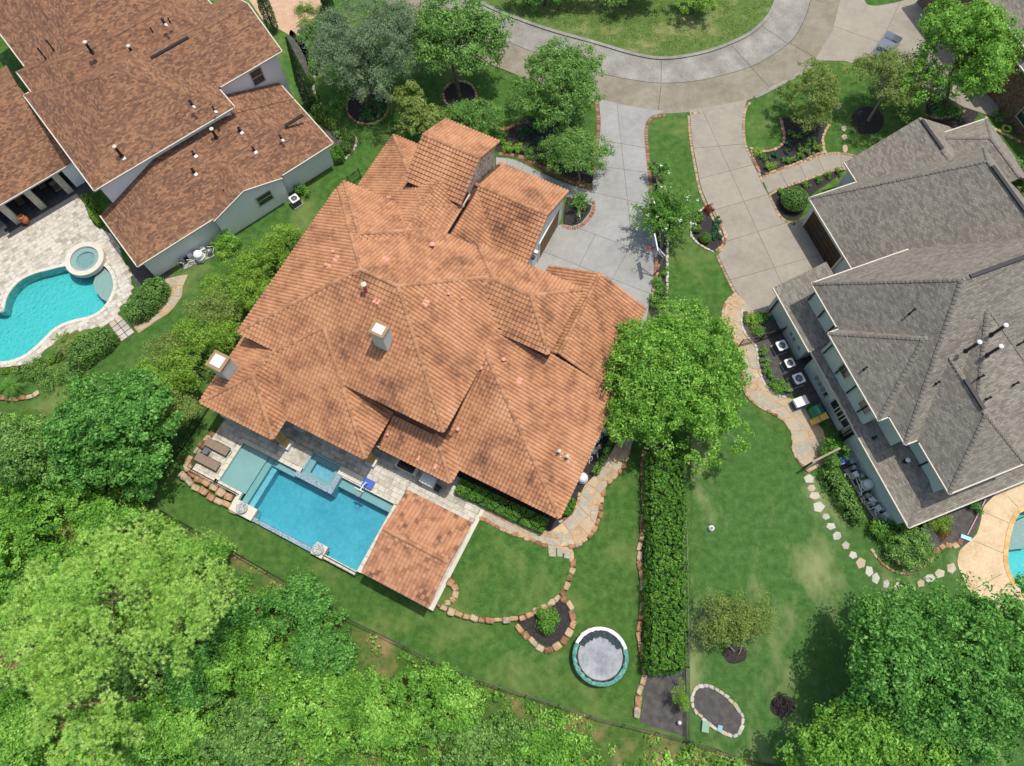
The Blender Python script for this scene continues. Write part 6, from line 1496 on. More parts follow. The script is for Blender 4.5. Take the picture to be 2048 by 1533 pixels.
ORD = ['first', 'second', 'third', 'fourth', 'fifth', 'sixth', 'seventh', 'eighth', 'ninth', 'tenth', 'eleventh', 'twelfth', 'thirteenth', 'fourteenth', 'fifteenth']
def sorted_by(p, pts): return sorted(pts, key=lambda q: math.hypot(q[0] - p[0], q[1] - p[1]))
m_core = M('hedge_dark_core', [(18, 30, 12), (30, 44, 20)], (('noise', 4.0, 1.0),), rough=.95)  # dark colour of the added solid cores, shades the gaps between leaves
lf_bright = leafmat('leaf_bright', [(54, 98, 26), (92, 143, 45), (131, 180, 68), (180, 220, 109)])
lf_mid = leafmat('leaf_mid', [(52, 90, 34), (88, 130, 55), (124, 166, 80), (168, 204, 120)])
lf_dark = leafmat('leaf_dark', [(40, 89, 30), (70, 127, 47), (108, 165, 72), (159, 206, 112)])
lf_olive = leafmat('leaf_olive', [(72, 96, 38), (108, 132, 58), (142, 162, 82), (178, 190, 116)])
lf_grey = leafmat('leaf_grey_green', [(76, 98, 66), (104, 128, 90), (134, 156, 116), (168, 184, 146)])
lf_yel = leafmat('leaf_yellow_green', [(68, 106, 28), (106, 146, 44), (142, 178, 66), (180, 206, 100)])
lf_hedge = leafmat('leaf_hedge', [(46, 90, 26), (78, 126, 42), (110, 160, 62), (148, 192, 90)])
lf_pine = leafmat('pine_needles', [(112, 155, 63), (157, 197, 94), (195, 228, 125), (233, 240, 168)], .5, .5)
lf_box = leafmat('boxwood', [(70, 106, 34), (100, 138, 52), (134, 168, 76)], .25)
lf_blue = leafmat('leaf_blue_green', [(28, 72, 48), (54, 104, 72), (88, 138, 98)])
lf_red = leafmat('leaf_red', [(86, 24, 18), (130, 44, 30), (160, 80, 50)])
lf_wild = leafmat('leaf_wild', [(51, 101, 26), (90, 143, 46), (134, 185, 73), (191, 229, 121)], .38, .5, 1.2)
# ------------------------------------------------------------------ specimen trees
tree('oak_tree', 'broad green tree overhanging the east corner of the clay roof', 1350, 768, 4.6, 128, 134, 3.0, 620, 62, .75, .20, .12, lf_bright, trunk=.22, bark=m_barkp, limbs=26, extra=((1420, 700, 4.2, 70, 70), (1290, 690, 4.4, 70, 70), (1290, 850, 4.0, 70, 70), (1420, 850, 4.0, 80, 80), (1350, 650, 4.2, 70, 60)))
tree('willow_tree', 'large fine-leaved grey-green tree beside the boxwood bed', 742, 108, 5.0, 112, 100, 3.8, 560, 62, .85, .22, .07, lf_grey, trunk=.22, limbs=20, base_px=(735, 215), extra=((680, 60, 6, 50, 60), (790, 40, 7, 60, 60), (700, 150, 4, 60, 50)))
tree('street_tree', 'tall green tree between the street and the stone gable', 908, 88, 5.0, 96, 86, 3.6, 430, 62, .8, .19, .12, lf_mid, trunk=.2, limbs=14, base_px=(919, 192), extra=((950, 30, 7, 50, 50), (870, 120, 6, 50, 40)))
tree('street_tree', 'full rounded tree beside the mouth of the pale driveway', 1114, 170, 3.6, 82, 86, 3.0, 430, 62, .7, .18, .1, lf_mid, trunk=.18, limbs=12, base_px=(1100, 262), extra=((1060, 190, 4, 40, 40), (1160, 150, 4.5, 40, 40)))
tree('magnolia_tree', 'olive-brown magnolia behind the clay roof', 838, 225, 3.0, 50, 50, 2.4, 170, 58, .55, .24, .11, lf_olive, trunk=.12, bark=m_barkp, limbs=8)
tree('ornamental_tree', 'low spreading tree behind the stone gable', 945, 238, 2.2, 60, 40, 1.5, 190, 58, .5, .16, .08, lf_mid, trunk=.1, limbs=6)
tree('crape_myrtle', 'rounded crape myrtle beside the front walk', 1152, 308, 2.4, 64, 56, 1.7, 280, 62, .5, .15, .08, lf_mid, trunk=.08, bark=m_barkp, limbs=8, base_px=(1160, 362))
tree('small_tree', 'thin dull green tree in the front island bed', 1622, 190, 3.0, 52, 66, 2.4, 220, 56, .55, .17, .08, lf_olive, trunk=.1, bark=m_barkp, limbs=10, base_px=(1610, 262))
tree('sparse_tree', 'sparse olive tree with bare pale branches', 1786, 168, 4.2, 92, 66, 2.6, 330, 52, .62, .16, .075, lf_olive, trunk=.14, bark=m_barkp, limbs=34, base_px=(1736, 242), shell=(.35, 1.0))
tree('maple_tree', 'big bright green tree shading the parked car', 1908, 114, 6.5, 104, 90, 4.2, 430, 60, .8, .21, .13, lf_bright, trunk=.2, limbs=14, base_px=(1890, 215), extra=((1866, 76, 6.5, 52, 60), (1960, 90, 6.5, 60, 60), (1910, 50, 7.5, 56, 50)))
tree('corner_tree', 'dark shrubby tree at the top right corner', 2030, 32, 4.0, 46, 36, 2.6, 110, 50, .6, .2, .12, lf_mid, trunk=.14)
tree('side_tree', 'leafy tree behind the grey garage roof at the right edge', 2050, 350, 4.0, 40, 62, 2.8, 150, 50, .6, .2, .11, lf_mid, trunk=.14)
tree('oak_tree', 'very large dark green tree over the lower right lawn', 1915, 1350, 6.0, 190, 150, 4.0, 700, 62, .9, .22, .13, lf_dark, trunk=.26, limbs=22, extra=((1800, 1260, 5, 90, 90), (2010, 1240, 6, 90, 90), (1790, 1380, 5, 80, 70), (1960, 1480, 6, 100, 80)))
tree('young_oak', 'yellow-green tree at the bottom edge below the mottled lawn', 1740, 1490, 5.2, 140, 66, 3.0, 330, 60, .8, .22, .12, lf_bright, trunk=.18, extra=((1640, 1510, 4.6, 60, 60), (1840, 1510, 5, 60, 60)))
tree('sapling', 'thin bare-branched sapling by the side fence', 1430, 1240, 2.0, 40, 56, 1.5, 110, 34, .45, .15, .06, lf_olive, trunk=.05, bark=m_barkp, limbs=14, base_px=(1470, 1305))
tree('sapling', 'thin pale sapling leaning over the small dark bed', 1500, 1238, 2.2, 52, 62, 1.6, 150, 36, .48, .15, .06, lf_olive, trunk=.05, bark=m_barkp, limbs=14, base_px=(1478, 1310))
tree('young_pine', 'small yellow-green conifer at the end of the long hedge', 1361, 1396, 1.4, 15, 26, 1.2, 36, 50, .28, .13, .04, lf_yel, trunk=.04, limbs=5)
tree('ornamental_tree', 'dark leafy tree in the shade left of the loungers', 235, 850, 5.0, 110, 92, 3.2, 330, 58, .8, .24, .15, lf_dark, trunk=.2, extra=((180, 800, 5, 60, 60), (150, 910, 5.2, 70, 60), (280, 930, 4.5, 50, 40)))
tree('yaupon_tree', 'grey-green tree at the left edge above the woods', 60, 905, 4.5, 82, 66, 2.8, 190, 52, .7, .2, .11, lf_mid, trunk=.15)
tree('island_tree', 'leafy tree on the street island at the top edge', 1250, -14, 1.8, 90, 34, 1.8, 170, 50, .65, .2, .12, lf_mid, trunk=.15)
tree('island_tree', 'yellowish shrubby tree on the street island at the top edge', 1390, 4, 1.5, 52, 34, 1.5, 130, 50, .55, .2, .1, lf_yel, trunk=.12)
tree('island_tree', 'dark tree on the street island left of the others', 1090, -20, 1.8, 90, 30, 1.8, 150, 50, .7, .2, .12, lf_dark, trunk=.15)
tree('corner_tree', 'green tree behind the brown roof at the top left corner', 22, 28, 3.5, 44, 34, 2.6, 120, 50, .6, .2, .12, lf_mid, trunk=.14)
# ------------------------------------------------------------------ evergreen shrub row between the houses
row = [(572, 488, 34, 36), (535, 520, 40, 42), (490, 540, 44, 42), (455, 585, 48, 44), (505, 585, 34, 34), (425, 625, 48, 44), (395, 672, 50, 46), (440, 668, 36, 36), (345, 705, 48, 40), (380, 735, 50, 44), (330, 770, 50, 42), (290, 765, 40, 38), (355, 815, 44, 40), (305, 830, 44, 40)]
names_ = ['nearest the white gable wall', 'second from the white gable wall', 'beside the white garage wall', 'halfway along the brown house', 'pressed against the clay eave', 'facing the flagstone path', 'opposite the paver pad', 'behind the west hip of the clay roof', 'next to the open lawn', 'beside the brown chimney cap', 'below the small side lawn', 'at the outer end by the lawn', 'by the loggia corner', 'touching the dark leafy tree']
for (x, y, rx, ry), nm in zip(row, names_):
    tree('wax_myrtle', 'olive-green evergreen shrub of the long row, ' + nm, x, y, 2.4, rx, ry, 1.7, 90, 56, .5, .15, .075, lf_yel if (x + y) % 3 else lf_olive, group='evergreen shrub row between the houses', trunk=.08, limbs=6, rough=.22)
# ------------------------------------------------------------------ crape myrtle with upright sprays and white flowers
def spray_tree(label, px, py, base_px, n, ln, hz):
    b = G(*base_px); c = G(px, py, hz); t = thing('crape_myrtle', label, 'tree', b); P, N, st, fl = [], [], MB(), MB()
    for i in range(n):
        a = rng.uniform(0, 6.28); el = rng.uniform(.1, 1.3); d = np.array([math.cos(a) * math.cos(el), math.sin(a) * math.cos(el), math.sin(el) * .8]); s = c + np.array([d[0], d[1], 0]) * .25
        e = s + d * ln * rng.uniform(.6, 1.15); st.tube([s, e], [.02, .006], 4)
        m = 46; f = rng.uniform(.15, 1, m); q = s + (e - s) * f[:, None] + rng.normal(size=(m, 3)) * .11
        P.append(q); N.append(unit(np.array([0, 0, 1.0]) + rng.normal(size=(m, 3)) * .5))
        if i % 13 == 0:
            for _ in range(5):
                q = e + rng.normal(size=3) * .07; s2 = .05; fl.add([q + [s2, 0, 0], q + [0, s2, .01], q - [s2, 0, 0], q - [0, s2, .01]], [[0, 1, 2, 3]])
    for i in range(4): st.tube([b + [0, 0, -.05], (b + c) / 2 + rng.normal(size=3) * .15, c + rng.normal(size=3) * .3], [.06, .045, .02], 6)
    V, Fq = leaf_quads(np.vstack(P), np.vstack(N), .2, .085); obj('crown', V, Fq, lf_hedge, t, rnd=rng.random(len(Fq)))
    st.build('trunk', m_barkp, t); fl.build('blossom', m_white, t, kind='stuff')
spray_tree('spiky white-flowering crape myrtle behind the basketball hoop', 1328, 432, (1322, 500), 230, 3.0, 2.4)
spray_tree('small spiky crape myrtle beside the brick drive border', 1316, 345, (1316, 372), 16, 1.1, 1.2)
spray_tree('thin dark myrtle in the bed beside the garage door', 1158, 408, (1157, 425), 14, 1.0, 1.0)
# ------------------------------------------------------------------ clipped hedges
def box_hedge(label, poly, z0, h, mat, dens=420, L=.11, W=.06, name='clipped_hedge', up=.0, rag=.05, pull=.15):
    t = thing(name, label, 'hedge', np.append(np.mean(poly, axis=0)[:2], z0)); n = len(poly); P, N = [], []
    c = np.mean(poly, axis=0)[:2]
    core = MB(); core.prism([c + (np.array(p[:2]) - c) * (1 - .12 / max(.3, np.linalg.norm(np.array(p[:2]) - c))) for p in poly], z0, z0 + h - .08); core.build('branches', m_core, t)  # solid core added behind the leaves, closes the gaps with dark
    for i in range(n):
        a, b = np.array(poly[i][:2]), np.array(poly[(i + 1) % n][:2]); L_ = np.linalg.norm(b - a); k = int(L_ * h * dens); d = (b - a) / (L_ + 1e-9); nn = np.array([d[1], -d[0]])
        if (c - a) @ nn > 0: nn = -nn
        s = rng.random(k); q = a + (b - a) * s[:, None] + nn * rng.normal(0, rag, (k, 1)); P.append(np.column_stack([q, z0 + rng.random(k) * h])); N.append(np.column_stack([np.tile(nn, (k, 1)), np.full(k, .3)]) + rng.normal(size=(k, 3)) * .4)
    xs = [p[0] for p in poly]; ys = [p[1] for p in poly]; area = (max(xs) - min(xs)) * (max(ys) - min(ys)); k = int(area * dens * 1.3)
    q = np.column_stack([rng.uniform(min(xs), max(xs), k), rng.uniform(min(ys), max(ys), k)]); q = np.array([p for p in q if inside(poly, *p)])
    P.append(np.column_stack([q, z0 + h + rng.normal(0, rag, len(q)) + up * (rng.random(len(q)) - .5)])); N.append(np.array([0, 0, 1.0]) + rng.normal(size=(len(q), 3)) * .55)
    P = np.vstack(P); C = P[rng.permutation(len(P))[:max(8, int(len(P) * (L * L) * .5))]]
    for b0 in range(0, len(P), 3000):
        q = P[b0:b0 + 3000]; nr = C[np.argmin(((q[:, None] - C[None]) ** 2).sum(2), axis=1)]; P[b0:b0 + 3000] = q + (nr - q) * np.array([pull, pull, pull * .4])
    V, Fq = leaf_quads(P, unit(np.vstack(N)), L, W); V[:, 2] = np.maximum(V[:, 2], z0 + .01)
    obj('foliage', V, Fq, mat, t, rnd=rng.random(len(Fq)))
hp = [(1301, 905), (1366, 905), (1370, 1000), (1368, 1100), (1370, 1200), (1367, 1338), (1298, 1340), (1303, 1260), (1300, 1180), (1306, 1100), (1301, 1020)]
box_hedge('long thick bright green hedge beside the black side fence', gp(hp, 2.0), 0, 2.0, lf_hedge, 360, .22, .085, 'long_hedge', .3, .2, .33)
box_hedge('low clipped hedge along the south wall of the clay-roofed house', [F0.w(-9.3, 8.55), F0.w(-1.6, 8.75), F0.w(-1.6, 9.95), F0.w(-9.3, 9.8)], .42, .75, lf_hedge, 420, .1, .06)
box_hedge('short clipped hedge round the south corner of the clay-roofed house', gp(ZP((1240, 690), (1230, 640), (1300, 530), (1350, 560), (1340, 640), (1290, 705)), 1.0), .42, .7, lf_hedge, 420, .1, .06)
box_hedge('narrow dark hedge between the pipework and the flagstone path', gp(ZP((1500, 300), (1600, 130), (1680, -20), (1720, -10), (1640, 160), (1560, 320)), .9), .42, .6, lf_mid, 420, .1, .06)
box_hedge('thick clipped hedge between the teal pool and the flagstone path', gp(ZL((1140, 1090), (1240, 1000), (1300, 920), (1350, 840), (1470, 800), (1530, 870), (1500, 960), (1400, 1080), (1300, 1160), (1200, 1190)), 1.3), 0, 1.3, lf_mid, 360, .13, .08, up=.2, rag=.1)
box_hedge('lower clipped hedge below the paver pad', gp(ZL((620, 1420), (760, 1350), (900, 1290), (1000, 1290), (1050, 1340), (1000, 1420), (880, 1510), (760, 1600), (640, 1650)), 1.3), 0, 1.3, lf_mid, 360, .13, .08, up=.2, rag=.1)
box_hedge('bright narrow hedge at the corner of the covered patio', gp(ZL((745, 50), (800, 30), (860, 90), (900, 200), (935, 280), (900, 310), (850, 270), (800, 160)), .7), 0, .7, lf_yel, 400, .1, .06)
box_hedge('square boxwood block at the corner of the brown roof', gp(S(560, 0, 4.79)((470, 1410), (550, 1380), (605, 1460), (600, 1510), (520, 1530)), .9), 0, .9, lf_hedge, 420, .1, .06)
box_hedge('tall clipped boxwood strip between the tan drive and the stone border', gp(S(560, 0, 4.79)((280, 360), (340, 330), (375, 360), (370, 560), (340, 660), (270, 640), (265, 560), (285, 470)), .9), 0, .9, lf_hedge, 420, .1, .06)
box_hedge('leafy vine hedge along the sage wall equipment', gp(S(1640, 880, 8.52)((40, 560), (150, 540), (320, 560), (420, 700), (560, 900), (640, 1100), (720, 1300), (700, 1420), (560, 1330), (360, 1100), (200, 800)), .9), 0, .9, lf_mid, 280, .16, .09, 'vine_hedge', .6, .25)
# ------------------------------------------------------------------ round boxwoods and bedding shrubs
for i, (x, y) in enumerate(S(560, 0, 4.79)((275, 770), (330, 955), (355, 1045), (395, 1115), (455, 1160), (520, 1200), (610, 1250), (660, 1330), (635, 1415))):
    shrub('clipped boxwood ball, ' + ('first', 'second', 'third', 'fourth', 'fifth', 'sixth', 'seventh', 'eighth', 'last')[i] + ' from the tan drive in the curved stone border', x, y, 13 + (i > 5) * 2, .85, lf_box, 'boxwood balls in the curved border', n=900, L=.08, W=.05, name='boxwood_ball', ball=True)
shrub('large clipped round bush at the corner of the grey garage', 1590, 398, 27, 1.7, lf_mid, n=3600, L=.11, W=.07, name='round_bush', ball=True)
shrub('larger clipped ball in the bed beside the warm driveway', 1411, 476, 12, .85, lf_box, n=1300, L=.08, W=.05, name='boxwood_ball', ball=True)
shrub('smaller clipped ball in the bed beside the warm driveway', 1394, 457, 9, .7, lf_box, n=900, L=.08, W=.05, name='boxwood_ball', ball=True)
shrub('flattened clipped mound under the white-flowering myrtle', 1394, 434, 14, .6, lf_box, n=1100, L=.08, W=.05, name='boxwood_ball', ball=True)
shrub('rust-red spiky plant at the tip of the drive bed', 1417, 418, 10, .6, lf_red, L=.2, W=.04, name='red_plant')
for (x, y, r), od in zip(((1432, 440, 9), (1430, 455, 9), (1428, 468, 8), (1437, 475, 8)), ORD): shrub('soft blue-green perennial, %s from the rust-red plant along the drive edge' % od, x, y, r, .5, lf_blue, 'blue-green perennials in the drive bed')
for j, (x, y) in enumerate(sorted_by((1610, 262), R3((670, 840), (745, 865), (600, 905), (665, 885), (795, 895), (740, 915), (650, 945), (600, 965), (695, 935), (530, 925), (735, 790), (690, 785), (780, 830), (820, 815), (760, 780)))):
    shrub('small rounded shrub of the dark island bed, %s nearest to the thin tree trunk' % ORD[j], x, y, 6.5 + (j % 3) * 1.5, .45, (lf_blue, lf_mid, lf_hedge)[j % 3], 'small shrubs in the front island bed', n=260)
for x, y, r, lb in ((*R3((840, 860))[0], 11, 'yellow-green leafy shrub at the walk-side tip of the dark island bed'), (*R3((557, 972))[0], 11, 'yellow-green leafy shrub at the sharp drive corner of the dark island bed'), (*R3((485, 885))[0], 11, 'yellow-green leafy shrub at the lawn corner of the dark island bed')): shrub(lb, x, y, r, .6, lf_yel, 'yellow-green shrubs in the front island bed', n=420)
for (x, y), od in zip(sorted_by((1590, 398), R3((855, 1050), (905, 1025), (965, 1005), (775, 1085), (630, 1125))), ORD): shrub('low round shrub along the grey house walk, %s nearest to the large round bush' % od, x, y, 8, .5, lf_hedge, 'low shrubs along the grey house walk', n=320)
for (x, y, r, mt), od in zip(((*R6((455, 400))[0], 14, lf_yel), (*R6((515, 385))[0], 14, lf_hedge), (*R6((495, 465))[0], 12, lf_hedge), (*R6((525, 585))[0], 10, lf_mid), (*R6((530, 645))[0], 10, lf_mid), (*R6((555, 715))[0], 11, lf_hedge), (*R6((605, 780))[0], 17, lf_hedge), (*R6((670, 800))[0], 10, lf_mid)), ORD):
    shrub('leafy shrub in the side-yard mulch bed, %s counting from the warm driveway' % od, x, y, r, .6, mt, 'shrubs in the side-yard bed')
shrub('rounded bright shrub alone in the ringed mulch bed', 1092, 1240, 24, 1.2, lf_hedge, n=2600, L=.14, W=.07, name='round_shrub')
shrub('dense dark shrub at the south corner of the grey house', 1822, 1092, 48, 1.9, lf_mid, n=7000, L=.15, W=.08, name='dense_shrub')
shrub('leafy shrub between the vine hedge and the grey eave', 1770, 1065, 26, 1.3, lf_hedge, n=2200, L=.15, W=.08, name='leafy_shrub')
shrub('airy grass clump under the grey eave near the right pool', 1880, 1042, 22, .9, lf_yel, n=1400, L=.3, W=.03, name='grass_clump')
shrub('orange-tipped perennial beside the right pool bed', 1890, 1060, 17, .5, leafmat('leaf_rusty', [(80, 70, 26), (120, 110, 46), (170, 110, 60)]), n=700, name='rusty_plant')
shrub('glossy round shrub at the edge of the right pool deck', 1952, 1010, 14, .8, lf_dark, n=800, name='glossy_shrub')
shrub('dark purple leafy clump below the oval bed', 1565, 1410, 18, .6, leafmat('leaf_purple', [(36, 28, 34), (60, 48, 52), (84, 74, 66)]), n=700, name='purple_clump')
shrub('bushy vine over the timber trellis', 1668, 905, 26, 2.0, lf_hedge, n=2200, L=.16, W=.09, name='trellis_vine')
shrub('rounded bush at the white garage wall', 450, 487, 25, 1.6, lf_bright, n=2600, L=.13, W=.08, name='wall_bush')
shrub('square bush beside the lone air conditioner', 605, 382, 14, 1.1, lf_hedge, n=1200, name='wall_bush')
for x, y, r, mt, lb in ((1052, 268, 16, lf_blue, 'blue-green leafy shrub behind the crape myrtle'), (1082, 288, 17, lf_blue, 'blue-green leafy shrub nearest the crape myrtle'), (1078, 252, 14, lf_dark, 'dark shrub at the foot of the rounded street tree'), (1015, 292, 13, lf_yel, 'yellow-green shrub at the end of the front border'), (1035, 296, 12, lf_yel, 'second yellow-green shrub along the front border'), (1060, 306, 12, lf_hedge, 'green shrub midway along the front border'), (1085, 320, 13, lf_hedge, 'green shrub at the drive end of the front border'), (1000, 275, 14, lf_hedge, 'green shrub tucked against the stone gable')):
    shrub(lb, x, y, r, .8, mt, n=620)
for x, y, r, lb in ((1325, 585, 17, 'leafy shrub in the hoop bed beside the court'), (1318, 565, 12, 'yellowish shrub in the hoop bed near the pole'), (1310, 605, 14, 'leafy shrub where the hoop bed meets the clay roof'), (1330, 545, 9, 'small plant in the hoop bed below the pole')):
    shrub(lb, x, y, r, .8, lf_hedge, n=620)
for x, y, r, lb in ((610, 20, 18, 'clipped shrub behind the sago at the tan drive'), (632, 50, 18, 'leafy shrub between the sago and the willowy tree'), (605, 70, 12, 'round shrub below the sago'), (648, 25, 20, 'wispy shrub at the end of the tan drive'), (672, 215, 24, 'groundcover mound at the foot of the willowy tree'), (750, 222, 34, 'dark groundcover in the stone ring of the willowy tree')):
    shrub(lb, x, y, r, .7, lf_dark if y > 200 else lf_hedge, n=1200)
for x, y, r, lb in ((675, 268, 10, 'small leafy shrub in the middle of the last boxwood balls'), (690, 285, 9, 'small leafy shrub beside the square boxwood block'), (660, 250, 8, 'small leafy shrub behind the sixth boxwood ball')): shrub(lb, x, y, r, .6, lf_mid, 'shrubs among the boxwood balls', n=320)
shrub('plant at the brick house wall in the corner bed', 1998, 232, 12, .9, lf_hedge, n=500)
shrub('dark silvery shrub at the far right deck edge', 2046, 1222, 12, .8, lf_grey, n=500)
shrub('leafy plant against the sage wall among the pipes', 1728, 955, 11, .9, lf_dark, n=500)
shrub('groundcover at the dark foot of the big bright tree', 1895, 222, 40, .5, lf_dark, n=1600, squash=.5)
# ------------------------------------------------------------------ cypresses and palms
def cypress(label, base_px, tip_px, zt, r):
    b, tp = G(*base_px), G(*tip_px, zt); t = thing('italian_cypress', label, 'tree', b, 'italian cypresses beside the brown-roofed house')
    n = 5200; f = rng.random(n) ** .8; a = rng.uniform(0, 6.28, n); rr = r * np.minimum(1, (1 - f) * 1.6 + .04) * np.minimum(1, f * 9 + .5) * rng.uniform(.75, 1.1, n)
    d = np.column_stack([np.cos(a), np.sin(a), np.full(n, .5)]); P = np.column_stack([b[0] + rr * np.cos(a), b[1] + rr * np.sin(a), .1 + f * zt])
    V, Fq = leaf_quads(P, unit(d + rng.normal(size=d.shape) * .4), .2, .06); obj('crown', V, Fq, lf_cyp, t, rnd=rng.random(n))
    mb = MB(); mb.tube([b, b + [0, 0, zt * .8]], [.1, .03], 6); mb.build('trunk', m_bark, t)
lf_cyp = leafmat('leaf_cypress', [(44, 76, 34), (66, 100, 50), (96, 128, 72)])
cypress('tall italian cypress leaning past the white wing wall', (622, 212), (572, 68), 8.5, .62)
cypress('italian cypress at the top edge beside the brown roof', (548, 62), (510, -30), 8.0, .6)
cypress('italian cypress at the top edge beside the tan drive', (660, 25), (640, -40), 5.0, .6)
def palm(label, px, py, z, r, nf, mat, name='sago_palm'):
    c = G(px, py, z); t = thing(name, label, 'palm', np.array([c[0], c[1], 0])); V, Fq = [], []; fr_ = MB()
    for i in range(nf):
        a = i * 2.4 + random.uniform(-.2, .2); el = random.uniform(.1, .9); d = np.array([math.cos(a), math.sin(a), 0]); sd = np.array([-d[1], d[0], 0]); L = r * random.uniform(.8, 1.1); pr = None
        pts = []
        for k in range(11):
            s = k / 10; p = c + d * L * s * math.cos(el * (1 - s * .5)) + np.array([0, 0, L * (math.sin(el) * s - .75 * s * s)]); pts.append(p)
            if k > 0:
                w = .34 * r * .5 * math.sin(math.pi * min(1, s * .9 + .08))
                for sg in (-1, 1):
                    for h in (0, .5):
                        q = pts[-2] + (p - pts[-2]) * h; e = q + sd * sg * w + d * .12 * r * .5 + np.array([0, 0, -.05]); b_ = len(V)
                        V += [q - d * .02, q + d * .03, e]; Fq.append([b_, b_ + 1, b_ + 2])
        fr_.tube(pts, [.02] * 10 + [.006], 4, False)
    obj('fronds', V, Fq, mat, t, rnd=rng.random(len(Fq)))
    mb = MB(); mb.lathe(c, [(.16, 0), (.2, max(.1, z * .5)), (.14, z)], 8); mb.build('trunk', m_bark, t); fr_.build('midribs', mat, t)
palm('fan of pale palm fronds at the edge of the teal pool', 128, 685, 1.2, 1.5, 26, lf_olive, 'pool_palm')
palm('sago palm in the bed at the left edge', 20, 772, .7, 1.5, 26, lf_hedge)
palm('golden sago palm at the corner of the tan drive', 611, 45, .8, 1.3, 24, lf_olive)
# bed plants by the left pool
for x, y, r, lb in ((60, 740, 22, 'leafy groundcover below the teal pool'), (100, 755, 26, 'dusty groundcover beside the sago palm'), (140, 745, 24, 'leafy shrub below the pale palm fronds'), (40, 700, 0, '')):
    if r: shrub(lb, x, y, r, .9, lf_mid, n=1600)
box_hedge('trimmed grassy border along the edge of the teal pool deck', gp([(60, 728), (100, 715), (150, 672), (215, 652), (222, 662), (170, 690), (120, 720), (70, 745), (0, 748), (0, 735)], .3), 0, .25, lf_yel, 300, .1, .05, 'border_hedge')
# ------------------------------------------------------------------ the woods
def pine(label, px, py, z, r, rz, npuff, lobes=()):
    """crown of separate rounded puffs of long needles"""
    c = G(px, py, z); m = mpp(c); t = thing('pine_tree', label, 'tree', np.array([c[0], c[1], 0]), 'tall pines in the woods'); pf = []
    for (dx, dy, rr, k) in [(0, 0, r, npuff)] + list(lobes):
        e = c + np.array([dx * m, -dy * m, -.4 if (dx or dy) else 0]); got = []
        for _ in range(k * 14):
            if len(got) >= k: break
            a, q = rng.uniform(0, 6.28), math.sqrt(rng.random()); p = e + np.array([math.cos(a) * q * rr * m, math.sin(a) * q * rr * m, rz * (1 - q * q) * .8 + rng.uniform(-.9, .5)])
            if all(np.hypot(*(p - g)[:2]) > 1.2 for g in got): got.append(p)
        pf += got
    pf = np.array(pf); n, k, w = len(pf), 70, 26
    d = unit(rng.normal(size=(n, k, 3)) + np.array([0, 0, .35])); cc = pf[:, None] + d * np.array([.84, .84, .55]) * (rng.random((n, k, 1)) ** .25) * rng.uniform(.7, 1.25, (n, 1, 1))
    nd = unit(d[:, :, None] * 1.0 + rng.normal(size=(n, k, w, 3)) * .75 + np.array([0, 0, .2])); ln = rng.uniform(.13, .24, (n, k, w, 1)); s = unit(np.cross(nd, rng.normal(size=nd.shape))) * .013
    b = cc[:, :, None]; V = np.stack([b - s, b + s, b + nd * ln], 3).reshape(-1, 3); Fq = np.arange(len(V)).reshape(-1, 3)
    obj('crown', V, Fq, lf_pine, t, rnd=np.repeat(rng.random(n * k), w))
    trunk_mesh((c[0], c[1], 0), c + [0, 0, rz * .5], .15, (pf - [0, 0, .8])[:7]).build('trunk', m_bark, t)
pine('big feathery pine spreading over the lower left woods', 215, 1190, 11.0, 130, 2.2, 34, lobes=((-120, 20, 90, 16), (130, -40, 80, 13), (130, 70, 70, 11), (-70, 100, 90, 16), (40, -100, 70, 10), (190, 10, 50, 6)))
pine('feathery pine at the bottom of the lower left woods', 150, 1415, 10.0, 90, 2.0, 18, lobes=((60, 60, 56, 8), (-30, -60, 56, 7)))
pine('pale pine at the left edge of the lower woods', 20, 1290, 10.0, 80, 1.8, 14)
pine('small pine top standing clear on the right of the big pine', 380, 1170, 9.0, 50, 1.4, 8, lobes=((-10, 80, 50, 7), (60, 20, 36, 4)))
